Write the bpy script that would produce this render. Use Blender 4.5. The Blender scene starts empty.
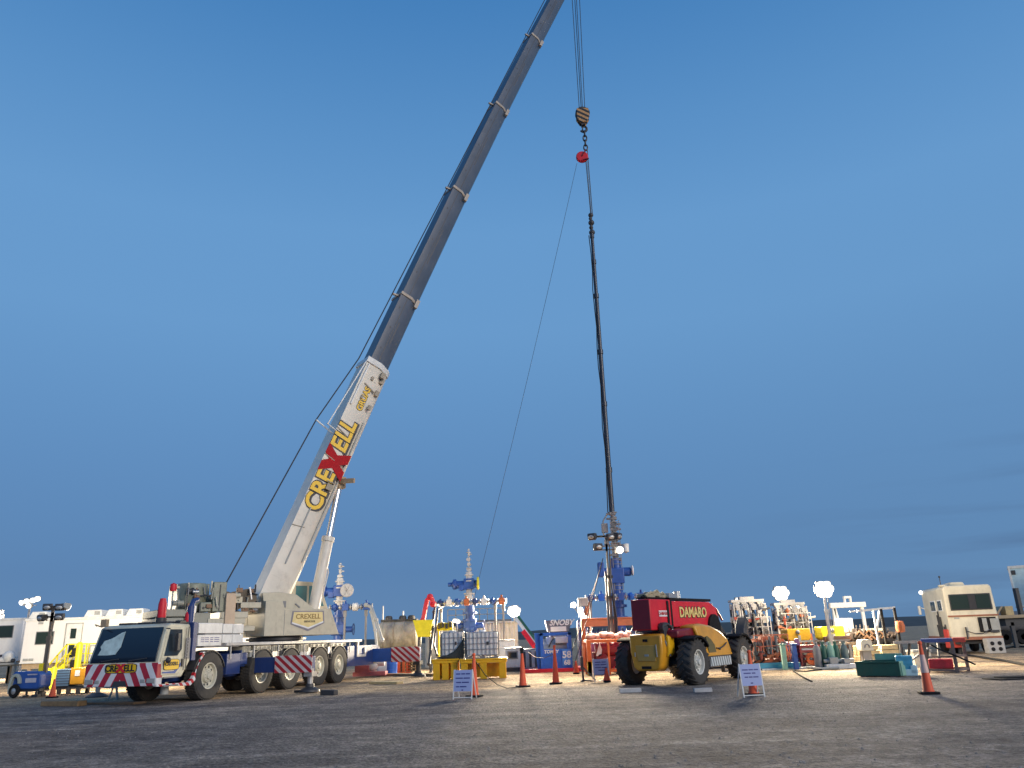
import bpy, bmesh, math, random
from mathutils import Vector, Matrix, Euler
R = math.radians
V = Vector
rnd = random.Random(7)
SC = bpy.context.scene
COL = SC.collection

# ------------------------------------------------------------------ camera
CAMH = 1.6; FPX = 785.0; PITCH = R(17.9); ROLL = R(2.0)
_f = V((0, math.cos(PITCH), math.sin(PITCH)))
_u0 = V((0, -math.sin(PITCH), math.cos(PITCH))); _r0 = V((1, 0, 0))
_u = _u0 * math.cos(ROLL) + _r0 * math.sin(ROLL)
_r = _r0 * math.cos(ROLL) - _u0 * math.sin(ROLL)
_C = V((0, 0, CAMH))

def proj(p):
    d = V(p) - _C; z = d.dot(_f)
    return (512 + FPX * d.dot(_r) / z, 384 - FPX * d.dot(_u) / z)
def ray(px, py):
    return _f + _r * ((px - 512) / FPX) + _u * ((384 - py) / FPX)
def G(px, py, z=0.0):
    d = ray(px, py); return _C + d * ((z - CAMH) / d.z)
def at(px, py, Y):
    d = ray(px, py); return _C + d * (Y / d.y)
def ztop(x, y, py):
    """height at plan point x,y whose image row is py"""
    lo, hi = -2.0, 90.0
    for _ in range(50):
        m = (lo + hi) / 2
        if proj((x, y, m))[1] > py: lo = m
        else: hi = m
    return lo

cam_d = bpy.data.cameras.new('camera'); cam = bpy.data.objects.new('camera', cam_d); COL.objects.link(cam)
cam_d.sensor_width = 36; cam_d.lens = FPX / 1024 * 36; cam_d.clip_end = 8000; cam_d.clip_start = 0.05
M = Matrix((_r, _u, -_f)).transposed().to_4x4(); M.translation = _C
cam.matrix_world = M
SC.camera = cam

# ------------------------------------------------------------------ materials
def nodes(m):
    m.use_nodes = True; nt = m.node_tree
    return nt, nt.nodes, nt.links, nt.nodes['Principled BSDF']
def mat(name, col, rough=0.5, metal=0.0, var=0.18, scale=3.0, dirt=0.0, bump=0.0, coat=0.0):
    m = bpy.data.materials.new(name); nt, N, L, B = nodes(m)
    tc = N.new('ShaderNodeTexCoord')
    n = N.new('ShaderNodeTexNoise'); n.inputs['Scale'].default_value = scale; n.inputs['Detail'].default_value = 6; n.inputs['Roughness'].default_value = .65
    L.new(tc.outputs['Object'], n.inputs['Vector'])
    r = N.new('ShaderNodeValToRGB')
    r.color_ramp.elements[0].position = .3; r.color_ramp.elements[1].position = .7
    c = V(col)
    lo = c * (1 - var); hi = c * (1 + var * .5)
    r.color_ramp.elements[0].color = (*lo, 1); r.color_ramp.elements[1].color = (*hi, 1)
    L.new(n.outputs['Fac'], r.inputs['Fac'])
    out = r.outputs['Color']
    if dirt > 0:
        n2 = N.new('ShaderNodeTexNoise'); n2.inputs['Scale'].default_value = scale * 2.3; n2.inputs['Detail'].default_value = 9; n2.inputs['Roughness'].default_value = .75
        mp = N.new('ShaderNodeMapping'); mp.inputs['Scale'].default_value = (1, 1, .35)
        L.new(tc.outputs['Object'], mp.inputs['Vector']); L.new(mp.outputs['Vector'], n2.inputs['Vector'])
        r2 = N.new('ShaderNodeValToRGB'); r2.color_ramp.elements[0].position = .52; r2.color_ramp.elements[1].position = .72
        r2.color_ramp.elements[0].color = (0, 0, 0, 1); r2.color_ramp.elements[1].color = (dirt, dirt, dirt, 1)
        L.new(n2.outputs['Fac'], r2.inputs['Fac'])
        mx = N.new('ShaderNodeMix'); mx.data_type = 'RGBA'
        L.new(r2.outputs['Color'], mx.inputs['Factor']); L.new(out, mx.inputs['A']); mx.inputs['B'].default_value = (.16, .12, .085, 1)
        out = mx.outputs['Result']
    L.new(out, B.inputs['Base Color'])
    B.inputs['Roughness'].default_value = rough; B.inputs['Metallic'].default_value = metal
    if coat: B.inputs['Coat Weight'].default_value = coat
    rr = N.new('ShaderNodeMapRange'); rr.inputs['To Min'].default_value = max(.05, rough - .12); rr.inputs['To Max'].default_value = min(1, rough + .15)
    L.new(n.outputs['Fac'], rr.inputs['Value']); L.new(rr.outputs['Result'], B.inputs['Roughness'])
    if bump:
        b = N.new('ShaderNodeBump'); b.inputs['Strength'].default_value = bump; b.inputs['Distance'].default_value = .02
        n3 = N.new('ShaderNodeTexNoise'); n3.inputs['Scale'].default_value = scale * 8; n3.inputs['Detail'].default_value = 5
        L.new(tc.outputs['Object'], n3.inputs['Vector']); L.new(n3.outputs['Fac'], b.inputs['Height']); L.new(b.outputs['Normal'], B.inputs['Normal'])
    return m
def stripes(name, ca, cb, wx, wy, wz, period, absx=False, duty=.5, off=0.0, rough=.5):
    """diagonal stripes in object space: frac((wx*x+wy*y+wz*z)/period)<duty"""
    m = bpy.data.materials.new(name); nt, N, L, B = nodes(m)
    tc = N.new('ShaderNodeTexCoord'); s = N.new('ShaderNodeSeparateXYZ'); L.new(tc.outputs['Object'], s.inputs[0])
    x = s.outputs['X']
    if absx:
        a = N.new('ShaderNodeMath'); a.operation = 'ABSOLUTE'; L.new(x, a.inputs[0]); x = a.outputs[0]
    acc = None
    for o, w in ((x, wx), (s.outputs['Y'], wy), (s.outputs['Z'], wz)):
        if not w: continue
        k = N.new('ShaderNodeMath'); k.operation = 'MULTIPLY'; k.inputs[1].default_value = w / period; L.new(o, k.inputs[0])
        if acc is None: acc = k.outputs[0]
        else:
            ad = N.new('ShaderNodeMath'); ad.operation = 'ADD'; L.new(acc, ad.inputs[0]); L.new(k.outputs[0], ad.inputs[1]); acc = ad.outputs[0]
    ad = N.new('ShaderNodeMath'); ad.operation = 'ADD'; ad.inputs[1].default_value = 100 + off; L.new(acc, ad.inputs[0])
    fr = N.new('ShaderNodeMath'); fr.operation = 'FRACT'; L.new(ad.outputs[0], fr.inputs[0])
    lt = N.new('ShaderNodeMath'); lt.operation = 'LESS_THAN'; lt.inputs[1].default_value = duty; L.new(fr.outputs[0], lt.inputs[0])
    mx = N.new('ShaderNodeMix'); mx.data_type = 'RGBA'; L.new(lt.outputs[0], mx.inputs['Factor'])
    mx.inputs['A'].default_value = (*ca, 1); mx.inputs['B'].default_value = (*cb, 1)
    n = N.new('ShaderNodeTexNoise'); n.inputs['Scale'].default_value = 4; n.inputs['Detail'].default_value = 6; L.new(tc.outputs['Object'], n.inputs['Vector'])
    mr = N.new('ShaderNodeMapRange'); mr.inputs['From Min'].default_value = .3; mr.inputs['From Max'].default_value = .7; mr.inputs['To Min'].default_value = .8; mr.inputs['To Max'].default_value = 1.05
    L.new(n.outputs['Fac'], mr.inputs['Value'])
    mm = N.new('ShaderNodeMix'); mm.data_type = 'RGBA'; mm.blend_type = 'MULTIPLY'; mm.inputs['Factor'].default_value = 1
    L.new(mx.outputs['Result'], mm.inputs['A']); L.new(mr.outputs['Result'], mm.inputs['B'])
    L.new(mm.outputs['Result'], B.inputs['Base Color']); B.inputs['Roughness'].default_value = rough
    return m
def glass(name, col, rough=.06):
    m = bpy.data.materials.new(name); nt, N, L, B = nodes(m)
    B.inputs['Base Color'].default_value = (*col, 1); B.inputs['Roughness'].default_value = rough
    B.inputs['Specular IOR Level'].default_value = .6
    return m
def glow(name, col, strength):
    m = bpy.data.materials.new(name); nt, N, L, B = nodes(m)
    B.inputs['Base Color'].default_value = (.8, .8, .8, 1)
    B.inputs['Emission Color'].default_value = (*col, 1); B.inputs['Emission Strength'].default_value = strength
    m.cycles.emission_sampling = 'NONE'
    return m

WHITE = mat('white_paint', (.74, .74, .72), .42, dirt=.25)
TRAILERW = mat('trailer_white', (.78, .77, .75), .45, var=.06, dirt=.12, scale=1.2)
CREAM = mat('cream_paint', (.60, .56, .42), .4, dirt=.35)
CREAMB = mat('boom_cream', (.74, .69, .60), .4, var=.12, scale=1.2, dirt=.25)
RVCREAM = mat('camper_cream', (.70, .64, .50), .5, dirt=.3, scale=1.5)
GREYB = mat('boom_grey', (.082, .102, .142), .40, var=.22, scale=.8, dirt=.10)
GREYP = mat('grey_paint', (.36, .37, .36), .5, dirt=.3)
MIDG = mat('mid_grey', (.22, .22, .23), .55, dirt=.3)
DARK = mat('dark_steel', (.045, .045, .05), .5, var=.3)
BLACK = mat('black_rubber', (.022, .022, .024), .75, var=.3, scale=8)
BLACK.node_tree.nodes['Principled BSDF'].inputs['Specular IOR Level'].default_value = .08
TYRE = mat('dusty_tyre', (.05, .047, .044), .85, var=.35, scale=5, dirt=.35, bump=.3)
NAVY = mat('navy_paint', (.018, .045, .17), .4, dirt=.15)
BLUE = mat('blue_paint', (.025, .085, .33), .4, dirt=.15)
BRBLUE = mat('bright_blue_paint', (.02, .13, .55), .4, dirt=.08)
PALEB = mat('pale_blue_paint', (.50, .68, .76), .45, dirt=.1)
TEAL = mat('teal_paint', (.06, .30, .42), .45, dirt=.15)
RED = mat('red_paint', (.66, .014, .03), .5, dirt=.12)
DRED = mat('shaded_red_paint', (.20, .008, .02), .4, dirt=.15)
ORANGE = mat('orange_paint', (.62, .12, .025), .45, dirt=.2)
RUST = mat('rust_orange', (.45, .13, .05), .6, dirt=.35, var=.35)
CONE = mat('cone_orange', (.75, .10, .03), .55, var=.1, dirt=.1)
YELLOW = mat('yellow_paint', (.78, .44, .01), .42, dirt=.15)
LYELLOW = mat('lemon_paint', (.80, .68, .02), .45, dirt=.12)
OCHRE = mat('ochre_paint', (.66, .31, .02), .38, dirt=.15, coat=.2)
LETTERY = mat('letter_yellow', (.85, .52, .01), .45, var=.06)
LETTERB = mat('letter_black', (.02, .02, .025), .5)
LETTERBL = mat('letter_blue', (.05, .06, .25), .5)
LETTERW = mat('letter_white', (.8, .8, .8), .5)
SIGNB = mat('shaded_sign_board', (.34, .40, .66), .5, var=.06)  # shade on the boards put into a darker, bluer colour
GREEN = mat('green_paint', (.02, .10, .07), .5, dirt=.2)
PALEG = mat('pale_green_paint', (.22, .42, .33), .5, dirt=.2)
STEEL = mat('galvanised_steel', (.50, .50, .50), .4, metal=.6, dirt=.15)
CHROME = mat('chrome_rod', (.75, .76, .78), .15, metal=.9, var=.05)
PURPLE = mat('mauve_paint', (.30, .14, .28), .5, dirt=.2)
WOOD = mat('timber', (.28, .18, .09), .8, var=.35, scale=6)
PINEW = mat('pale_timber', (.62, .47, .24), .75, var=.25, scale=5)
TAN = mat('tan_steel', (.42, .31, .19), .6, dirt=.3)
IBC = mat('tote_plastic', (.72, .73, .74), .35, var=.12, scale=2)
TARP = mat('dark_tarp', (.03, .035, .033), .7, var=.3)
CONC = mat('concrete', (.42, .41, .40), .85, var=.2, scale=8)
GLASS = glass('window_glass', (.02, .03, .04))
WSCREEN = glass('windscreen_glass', (.006, .016, .035), .09)
TINT = glass('tinted_glass', (.02, .032, .025), .2)
TEALG = glass('teal_glass', (.06, .18, .2), .1)
LAMPW = glow('lamp_glow', (1.0, .95, .84), 2.6)
LAMPS = glow('small_lamp_glow', (1.0, .94, .80), 2.2)
RWSTRIPE = stripes('front_stripes', (.70, .69, .70), (.42, .015, .035), 1, 0, .55, .44, absx=True, duty=.5, off=.02)
RWPLATE = stripes('plate_stripes', (.62, .56, .56), (.40, .018, .03), 1, 0, 1.25, .34, duty=.52)
RWEDGE = stripes('edge_stripes', (.78, .78, .78), (.55, .02, .03), 0, 1, 1, .30)
HOOKSTR = stripes('hook_stripes', (.03, .03, .03), (.55, .30, .12), .6, .6, 1.0, .30)
ARMSTR = stripes('arm_stripes', (.70, .71, .70), (.05, .16, .10), 1, 0, -.2, 40, duty=.5)
GRATE = stripes('vent_louvres', (.55, .60, .62), (.08, .10, .11), 0, 1, .25, .16, duty=.35)
PLOUV = stripes('side_louvres', (.42, .22, .40), (.10, .05, .10), 0, 0, 1, .16, duty=.3)
BLOUV = stripes('blue_louvres', (.10, .18, .30), (.04, .06, .11), 0, 0, 1, .10, duty=.4)
CORRW = mat('corrugated_white', (.55, .52, .45), .5, dirt=.25)

# ------------------------------------------------------------------ mesh builder
class MB:
    def __init__(s): s.v = []; s.f = []; s.m = []
    def add(s, vs, fs, m=0):
        o = len(s.v); s.v += [V(p) for p in vs]; s.f += [[i + o for i in q] for q in fs]; s.m += [m] * len(fs)
        return range(o, len(s.v))
    def box(s, c, d, rot=None, m=0, taper=None):
        x, y, z = d[0] / 2, d[1] / 2, d[2] / 2
        vs = []
        for k in (-1, 1):
            t = taper if (taper and k > 0) else 1
            for (a, b) in ((-1, -1), (1, -1), (1, 1), (-1, 1)): vs.append(V((a * x * t, b * y * t, k * z)))
        if rot is not None:
            q = rot if isinstance(rot, Matrix) else Euler(rot).to_matrix()
            vs = [q @ p for p in vs]
        c = V(c)
        return s.add([p + c for p in vs], [(3, 2, 1, 0), (4, 5, 6, 7), (0, 1, 5, 4), (1, 2, 6, 5), (2, 3, 7, 6), (3, 0, 4, 7)], m)
    def span(s, lo, hi, m=0):
        lo = V(lo); hi = V(hi); return s.box((lo + hi) / 2, hi - lo, m=m)
    def bar(s, p0, p1, w, h=None, m=0, up=(0, 0, 1)):
        p0 = V(p0); p1 = V(p1); h = h or w; d = p1 - p0; z = d.normalized(); u = V(up)
        if abs(z.dot(u)) > .98: u = V((0, 1, 0))
        x = z.cross(u).normalized(); y = x.cross(z).normalized()
        q = Matrix((x, y, z)).transposed()
        return s.box((p0 + p1) / 2, (w, h, d.length), q, m)
    def cyl(s, p0, p1, r0, r1=None, n=12, m=0, cap=True):
        p0 = V(p0); p1 = V(p1); r1 = r0 if r1 is None else r1; z = (p1 - p0).normalized()
        a = V((1, 0, 0)) if abs(z.x) < .8 else V((0, 1, 0)); x = z.cross(a).normalized(); y = z.cross(x)
        vs = []
        for i in range(n):
            t = 2 * math.pi * i / n; d = x * math.cos(t) + y * math.sin(t)
            vs += [p0 + d * r0, p1 + d * r1]
        fs = [(2 * i, 2 * ((i + 1) % n), 2 * ((i + 1) % n) + 1, 2 * i + 1) for i in range(n)]
        if cap: fs += [[2 * i for i in range(n)][::-1], [2 * i + 1 for i in range(n)]]
        return s.add(vs, fs, m)
    def tube(s, pts, r, n=8, m=0):
        pts = [V(p) for p in pts]; vs = []; px = None
        for i, p in enumerate(pts):
            t = (pts[min(i + 1, len(pts) - 1)] - pts[max(i - 1, 0)]).normalized()
            if px is None:
                a = V((0, 0, 1)) if abs(t.z) < .9 else V((1, 0, 0)); px = t.cross(a).normalized()
            else: px = (px - t * px.dot(t)).normalized()
            y = t.cross(px)
            for k in range(n):
                q = 2 * math.pi * k / n; vs.append(p + (px * math.cos(q) + y * math.sin(q)) * r)
        fs = []
        for i in range(len(pts) - 1):
            for k in range(n):
                a = i * n + k; b = i * n + (k + 1) % n; fs.append((a, b, b + n, a + n))
        fs += [list(range(n))[::-1], list(range((len(pts) - 1) * n, len(pts) * n))]
        return s.add(vs, fs, m)
    def prism(s, poly, ax, lo, hi, m=0):
        """poly in the two axes other than ax (cyclic order kept x<y<z), extruded along ax"""
        n = len(poly); vs = []
        for t in (lo, hi):
            for (a, b) in poly:
                vs.append({'x': (t, a, b), 'y': (a, t, b), 'z': (a, b, t)}[ax])
        fs = [list(range(n))[::-1], list(range(n, 2 * n))] + [(i, (i + 1) % n, n + (i + 1) % n, n + i) for i in range(n)]
        return s.add(vs, fs, m)
    def lathe(s, prof, c=(0, 0, 0), ax='z', n=24, m=0):
        vs = []; c = V(c); k = len(prof)
        for i in range(n):
            t = 2 * math.pi * i / n
            for (r, h) in prof:
                a, b = r * math.cos(t), r * math.sin(t)
                vs.append(c + V({'z': (a, b, h), 'x': (h, a, b), 'y': (b, h, a)}[ax]))
        fs = []
        for i in range(n):
            j = (i + 1) % n
            for q in range(k - 1): fs.append((i * k + q, j * k + q, j * k + q + 1, i * k + q + 1))
        return s.add(vs, fs, m)
    def ball(s, c, r, n=14, sc=(1, 1, 1), m=0):
        prof = [(max(.001, math.sin(math.pi * i / (n // 2))) * r, -math.cos(math.pi * i / (n // 2)) * r) for i in range(n // 2 + 1)]
        rg = s.lathe(prof, (0, 0, 0), 'z', n, m)
        for i in rg: s.v[i] = V((s.v[i].x * sc[0], s.v[i].y * sc[1], s.v[i].z * sc[2])) + V(c)
        return rg
    def wheel(s, c, r, ax='y', t=.02, spokes=4, m=0):
        """spoked handwheel"""
        pts = []
        for i in range(17):
            a = 2 * math.pi * i / 16; p = (math.cos(a) * r, math.sin(a) * r)
            pts.append(V(c) + V({'y': (p[0], 0, p[1]), 'x': (0, p[0], p[1]), 'z': (p[0], p[1], 0)}[ax]))
        s.tube(pts, t, 6, m)
        for i in range(spokes):
            s.bar(pts[0 + i * 16 // spokes], c, t, t, m)
    def build(s, name, mats, parent=None, loc=(0, 0, 0), rz=0, bevel=0.0, smooth=True, matrix=None):
        me = bpy.data.meshes.new(name)
        me.from_pydata([tuple(p) for p in s.v], [], s.f)
        if not isinstance(mats, (list, tuple)): mats = [mats]
        for q in mats:
            if q: me.materials.append(q)
        for p, i in zip(me.polygons, s.m): p.material_index = min(i, len(mats) - 1)
        bm = bmesh.new(); bm.from_mesh(me); bmesh.ops.recalc_face_normals(bm, faces=bm.faces); bm.to_mesh(me); bm.free()
        if smooth:
            for p in me.polygons: p.use_smooth = True
            me.set_sharp_from_angle(angle=R(38))
        o = bpy.data.objects.new(name, me); COL.objects.link(o)
        if parent is not None: o.parent = parent
        if matrix is not None: o.matrix_local = matrix
        else: o.location = loc; o.rotation_euler = (0, 0, rz)
        if bevel:
            b = o.modifiers.new('bevel', 'BEVEL'); b.width = bevel; b.segments = 2; b.limit_method = 'ANGLE'; b.angle_limit = R(40)
        return o

def tag(o, label=None, cat=None, group=None, kind=None):
    if label: o['label'] = label
    if cat: o['category'] = cat
    if group: o['group'] = group
    if kind: o['kind'] = kind
    return o
def thing(name, label, cat, loc=(0, 0, 0), rz=0.0, group=None):
    o = bpy.data.objects.new(name, None); COL.objects.link(o); o.empty_display_size = .2
    o.location = loc; o.rotation_euler = (0, 0, rz)
    return tag(o, label, cat, group)
def dup(o, parent=None):
    c = o.copy(); COL.objects.link(c)
    if parent is not None: c.parent = parent
    for ch in list(o.children): dup(ch, c)
    return c
def text(body, size, m, parent, matrix, name='lettering', ext=.012, bold=0.0, shear=0.0, sx=1.0):
    cu = bpy.data.curves.new('txt', 'FONT'); cu.body = body; cu.size = size; cu.extrude = ext; cu.offset = bold; cu.shear = shear
    cu.align_x = 'CENTER'; cu.align_y = 'CENTER'; cu.resolution_u = 3
    t = bpy.data.objects.new('txt', cu); COL.objects.link(t)
    dg = bpy.context.evaluated_depsgraph_get()
    me = bpy.data.meshes.new_from_object(t.evaluated_get(dg))
    bpy.data.objects.remove(t); bpy.data.curves.remove(cu)
    me.name = name; me.materials.clear(); me.materials.append(m)
    if sx != 1.0:
        for v in me.vertices: v.co.x *= sx
    o = bpy.data.objects.new(name, me); COL.objects.link(o); o.parent = parent; o.matrix_local = matrix
    return o
def TM(loc, rot): return Matrix.Translation(V(loc)) @ Euler(rot).to_matrix().to_4x4()
FRONT = (R(90), 0, 0)           # text faces -y
SIDE = (R(90), 0, R(90))        # text faces +x
def spot(parent, loc, aim, watts, ang=120, blend=.8, size=.25, col=(1.0, .83, .58)):
    d = bpy.data.lights.new('flood_beam', 'SPOT'); d.energy = watts; d.spot_size = R(ang); d.spot_blend = blend; d.shadow_soft_size = max(size, .8); d.color = col
    o = bpy.data.objects.new('flood_beam', d); COL.objects.link(o); o.parent = parent
    v = (V(aim) - V(loc)); o.location = loc; o.rotation_euler = v.to_track_quat('-Z', 'Y').to_euler()
    return o

# ------------------------------------------------------------------ sky, twilight, ground
def make_world():
    w = bpy.data.worlds.new('World'); SC.world = w; w.use_nodes = True
    nt = w.node_tree; N, L = nt.nodes, nt.links; bg = N['Background']
    tc = N.new('ShaderNodeTexCoord'); s = N.new('ShaderNodeSeparateXYZ'); L.new(tc.outputs['Generated'], s.inputs[0])
    r = N.new('ShaderNodeValToRGB'); cr = r.color_ramp
    stops = SKY_STOPS
    while len(cr.elements) < len(stops): cr.elements.new(.5)
    for e, (p, c) in zip(cr.elements, stops): e.position = p; e.color = (*c, 1)
    L.new(s.outputs['Z'], r.inputs['Fac'])
    # paler towards the right (where the light comes up), thin streaks of cloud near the horizon
    mr = N.new('ShaderNodeMapRange'); mr.inputs['From Min'].default_value = -.1; mr.inputs['From Max'].default_value = .65
    L.new(s.outputs['X'], mr.inputs['Value'])
    hz = N.new('ShaderNodeMapRange'); hz.inputs['From Min'].default_value = .5; hz.inputs['From Max'].default_value = .0; hz.inputs['To Max'].default_value = 1
    L.new(s.outputs['Z'], hz.inputs['Value'])
    mu = N.new('ShaderNodeMath'); mu.operation = 'MULTIPLY'; L.new(mr.outputs[0], mu.inputs[0]); L.new(hz.outputs[0], mu.inputs[1])
    mu2 = N.new('ShaderNodeMath'); mu2.operation = 'MULTIPLY'; L.new(mu.outputs[0], mu2.inputs[0]); mu2.inputs[1].default_value = .40
    mx = N.new('ShaderNodeMix'); mx.data_type = 'RGBA'; L.new(mu2.outputs[0], mx.inputs['Factor']); L.new(r.outputs['Color'], mx.inputs['A']); mx.inputs['B'].default_value = (*SKY_RIGHT, 1)
    mp = N.new('ShaderNodeMapping'); mp.inputs['Scale'].default_value = (2.2, 2.2, 26); L.new(tc.outputs['Generated'], mp.inputs['Vector'])
    n = N.new('ShaderNodeTexNoise'); n.inputs['Scale'].default_value = 1.6; n.inputs['Detail'].default_value = 7; L.new(mp.outputs[0], n.inputs['Vector'])
    cl = N.new('ShaderNodeMapRange'); cl.inputs['From Min'].default_value = .50; cl.inputs['From Max'].default_value = .72; cl.inputs['To Max'].default_value = .42
    L.new(n.outputs['Fac'], cl.inputs['Value'])
    band = N.new('ShaderNodeMapRange'); band.inputs['From Min'].default_value = .24; band.inputs['From Max'].default_value = .08; L.new(s.outputs['Z'], band.inputs['Value'])
    rt = N.new('ShaderNodeMapRange'); rt.inputs['From Min'].default_value = .25; rt.inputs['From Max'].default_value = .55; L.new(s.outputs['X'], rt.inputs['Value'])
    k1 = N.new('ShaderNodeMath'); k1.operation = 'MULTIPLY'; L.new(cl.outputs[0], k1.inputs[0]); L.new(band.outputs[0], k1.inputs[1])
    k2 = N.new('ShaderNodeMath'); k2.operation = 'MULTIPLY'; L.new(k1.outputs[0], k2.inputs[0]); L.new(rt.outputs[0], k2.inputs[1])
    m2 = N.new('ShaderNodeMix'); m2.data_type = 'RGBA'; L.new(k2.outputs[0], m2.inputs['Factor']); L.new(mx.outputs['Result'], m2.inputs['A']); m2.inputs['B'].default_value = (.055, .10, .21, 1)
    # a trace of the physical twilight sky under the colour of the hour
    sky = N.new('ShaderNodeTexSky'); sky.sky_type = 'NISHITA'; sky.sun_disc = False
    sky.sun_elevation = SUN_EL; sky.sun_rotation = SUN_AZ
    sm = N.new('ShaderNodeMix'); sm.data_type = 'RGBA'; sm.blend_type = 'ADD'; sm.inputs['Factor'].default_value = .004
    L.new(m2.outputs['Result'], sm.inputs['A']); L.new(sky.outputs[0], sm.inputs['B'])
    L.new(sm.outputs['Result'], bg.inputs['Color']); bg.inputs['Strength'].default_value = 1.0
SUN_EL = R(18); SUN_AZ = R(132)
SKY_STOPS = [(0.0, (.105, .222, .420)), (.08, (.088, .204, .415)), (.20, (.106, .248, .490)), (.37, (.134, .314, .588)), (.48, (.130, .316, .600)), (.58, (.098, .272, .556)), (.70, (.056, .208, .486)), (1.0, (.035, .15, .40))]
SKY_RIGHT = (.150, .305, .500)
make_world()
sd = bpy.data.lights.new('twilight_glow', 'SUN'); sd.energy = 2.0; sd.angle = R(30); sd.color = (1.0, .89, .76)
so = bpy.data.objects.new('twilight_glow', sd); COL.objects.link(so)
dv = V((math.sin(SUN_AZ) * math.cos(SUN_EL), math.cos(SUN_AZ) * math.cos(SUN_EL), math.sin(SUN_EL)))
so.rotation_euler = dv.to_track_quat('Z', 'Y').to_euler()

def ground_mat():
    m = bpy.data.materials.new('gravel_yard'); nt, N, L, B = nodes(m)
    tc = N.new('ShaderNodeTexCoord'); P = tc.outputs['Object']
    def noise(sc, det=6, ro=.6, vec=P):
        n = N.new('ShaderNodeTexNoise'); n.inputs['Scale'].default_value = sc; n.inputs['Detail'].default_value = det; n.inputs['Roughness'].default_value = ro; L.new(vec, n.inputs['Vector']); return n.outputs['Fac']
    def ramp(fac, a, b, ca, cb):
        r = N.new('ShaderNodeValToRGB'); r.color_ramp.elements[0].position = a; r.color_ramp.elements[1].position = b
        r.color_ramp.elements[0].color = (*ca, 1); r.color_ramp.elements[1].color = (*cb, 1); L.new(fac, r.inputs['Fac']); return r.outputs['Color']
    def mix(f, a, b, mode='MIX'):
        x = N.new('ShaderNodeMix'); x.data_type = 'RGBA'; x.blend_type = mode
        if isinstance(f, float): x.inputs['Factor'].default_value = f
        else: L.new(f, x.inputs['Factor'])
        L.new(a, x.inputs['A']); L.new(b, x.inputs['B']); return x.outputs['Result']
    road = ramp(noise(1.3, 9, .72), .35, .68, (.205, .192, .190), (.395, .368, .355))
    sand = ramp(noise(.5, 8, .68), .32, .7, (.47, .36, .235), (.70, .565, .40))
    mp = N.new('ShaderNodeMapping'); mp.inputs['Scale'].default_value = (.22, .8, 1); mp.inputs['Rotation'].default_value = (0, 0, R(5)); L.new(P, mp.inputs['Vector'])
    st = ramp(noise(.9, 7, .7, mp.outputs[0]), .38, .64, (.66, .66, .68), (1.10, 1.08, 1.05))
    road = mix(1.0, road, st, 'MULTIPLY')
    s = N.new('ShaderNodeSeparateXYZ'); L.new(P, s.inputs[0])
    nn = N.new('ShaderNodeMath'); nn.operation = 'MULTIPLY_ADD'; nn.inputs[1].default_value = 5.0; L.new(noise(.16, 6, .65), nn.inputs[0]); L.new(s.outputs['Y'], nn.inputs[2])
    br = N.new('ShaderNodeMapRange'); br.interpolation_type = 'SMOOTHSTEP'; br.inputs['From Min'].default_value = 28.5; br.inputs['From Max'].default_value = 31.5; L.new(nn.outputs[0], br.inputs['Value'])
    c = mix(br.outputs[0], road, sand)
    c = mix(1.0, c, ramp(noise(.33, 7, .7), .36, .64, (.66, .65, .66), (1.18, 1.13, 1.04)), 'MULTIPLY')
    c = mix(1.0, c, ramp(noise(4.5, 5, .75), .36, .66, (.62, .61, .62), (1.25, 1.22, 1.18)), 'MULTIPLY')
    mp2 = N.new('ShaderNodeMapping'); mp2.inputs['Scale'].default_value = (.05, .55, 1); mp2.inputs['Rotation'].default_value = (0, 0, R(-9)); L.new(P, mp2.inputs['Vector'])
    c = mix(1.0, c, ramp(noise(1.6, 4, .6, mp2.outputs[0]), .40, .62, (.70, .69, .72), (1.12, 1.10, 1.06)), 'MULTIPLY')
    dk = noise(.55, 3, .5); rs = N.new('ShaderNodeMapRange'); rs.inputs['From Min'].default_value = .62; rs.inputs['From Max'].default_value = .70; L.new(dk, rs.inputs['Value'])
    fs_ = N.new('ShaderNodeMath'); fs_.operation = 'MULTIPLY'; fs_.inputs[1].default_value = .45; L.new(rs.outputs[0], fs_.inputs[0])
    dc = N.new('ShaderNodeRGB'); dc.outputs[0].default_value = (.075, .068, .064, 1)
    c = mix(fs_.outputs[0], c, dc.outputs[0])
    # stones: cells of differing brightness
    for sc, lo, hi in ((7, .75, 1.22), (17, .55, 1.5), (38, .45, 1.6)):
        v = N.new('ShaderNodeTexVoronoi'); v.inputs['Scale'].default_value = sc; L.new(P, v.inputs['Vector'])
        q = N.new('ShaderNodeSeparateColor'); L.new(v.outputs['Color'], q.inputs[0])
        c = mix(.62, c, ramp(q.outputs[0], 0, 1, (lo,) * 3, (hi,) * 3), 'MULTIPLY')
    L.new(c, B.inputs['Base Color']); B.inputs['Roughness'].default_value = .9; B.inputs['Specular IOR Level'].default_value = .25
    v = N.new('ShaderNodeTexVoronoi'); v.inputs['Scale'].default_value = 16; L.new(P, v.inputs['Vector'])
    ad = N.new('ShaderNodeMath'); ad.operation = 'MULTIPLY_ADD'; ad.inputs[1].default_value = -.5; L.new(v.outputs['Distance'], ad.inputs[0]); L.new(noise(2.4, 10, .78), ad.inputs[2])
    b = N.new('ShaderNodeBump'); b.inputs['Strength'].default_value = 1.0; b.inputs['Distance'].default_value = .13; L.new(ad.outputs[0], b.inputs['Height'])
    b2 = N.new('ShaderNodeBump'); b2.inputs['Strength'].default_value = .6; b2.inputs['Distance'].default_value = .35; L.new(noise(1.6, 5, .6, mp2.outputs[0]), b2.inputs['Height']); L.new(b.outputs['Normal'], b2.inputs['Normal'])
    L.new(b2.outputs['Normal'], B.inputs['Normal'])
    return m
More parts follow.
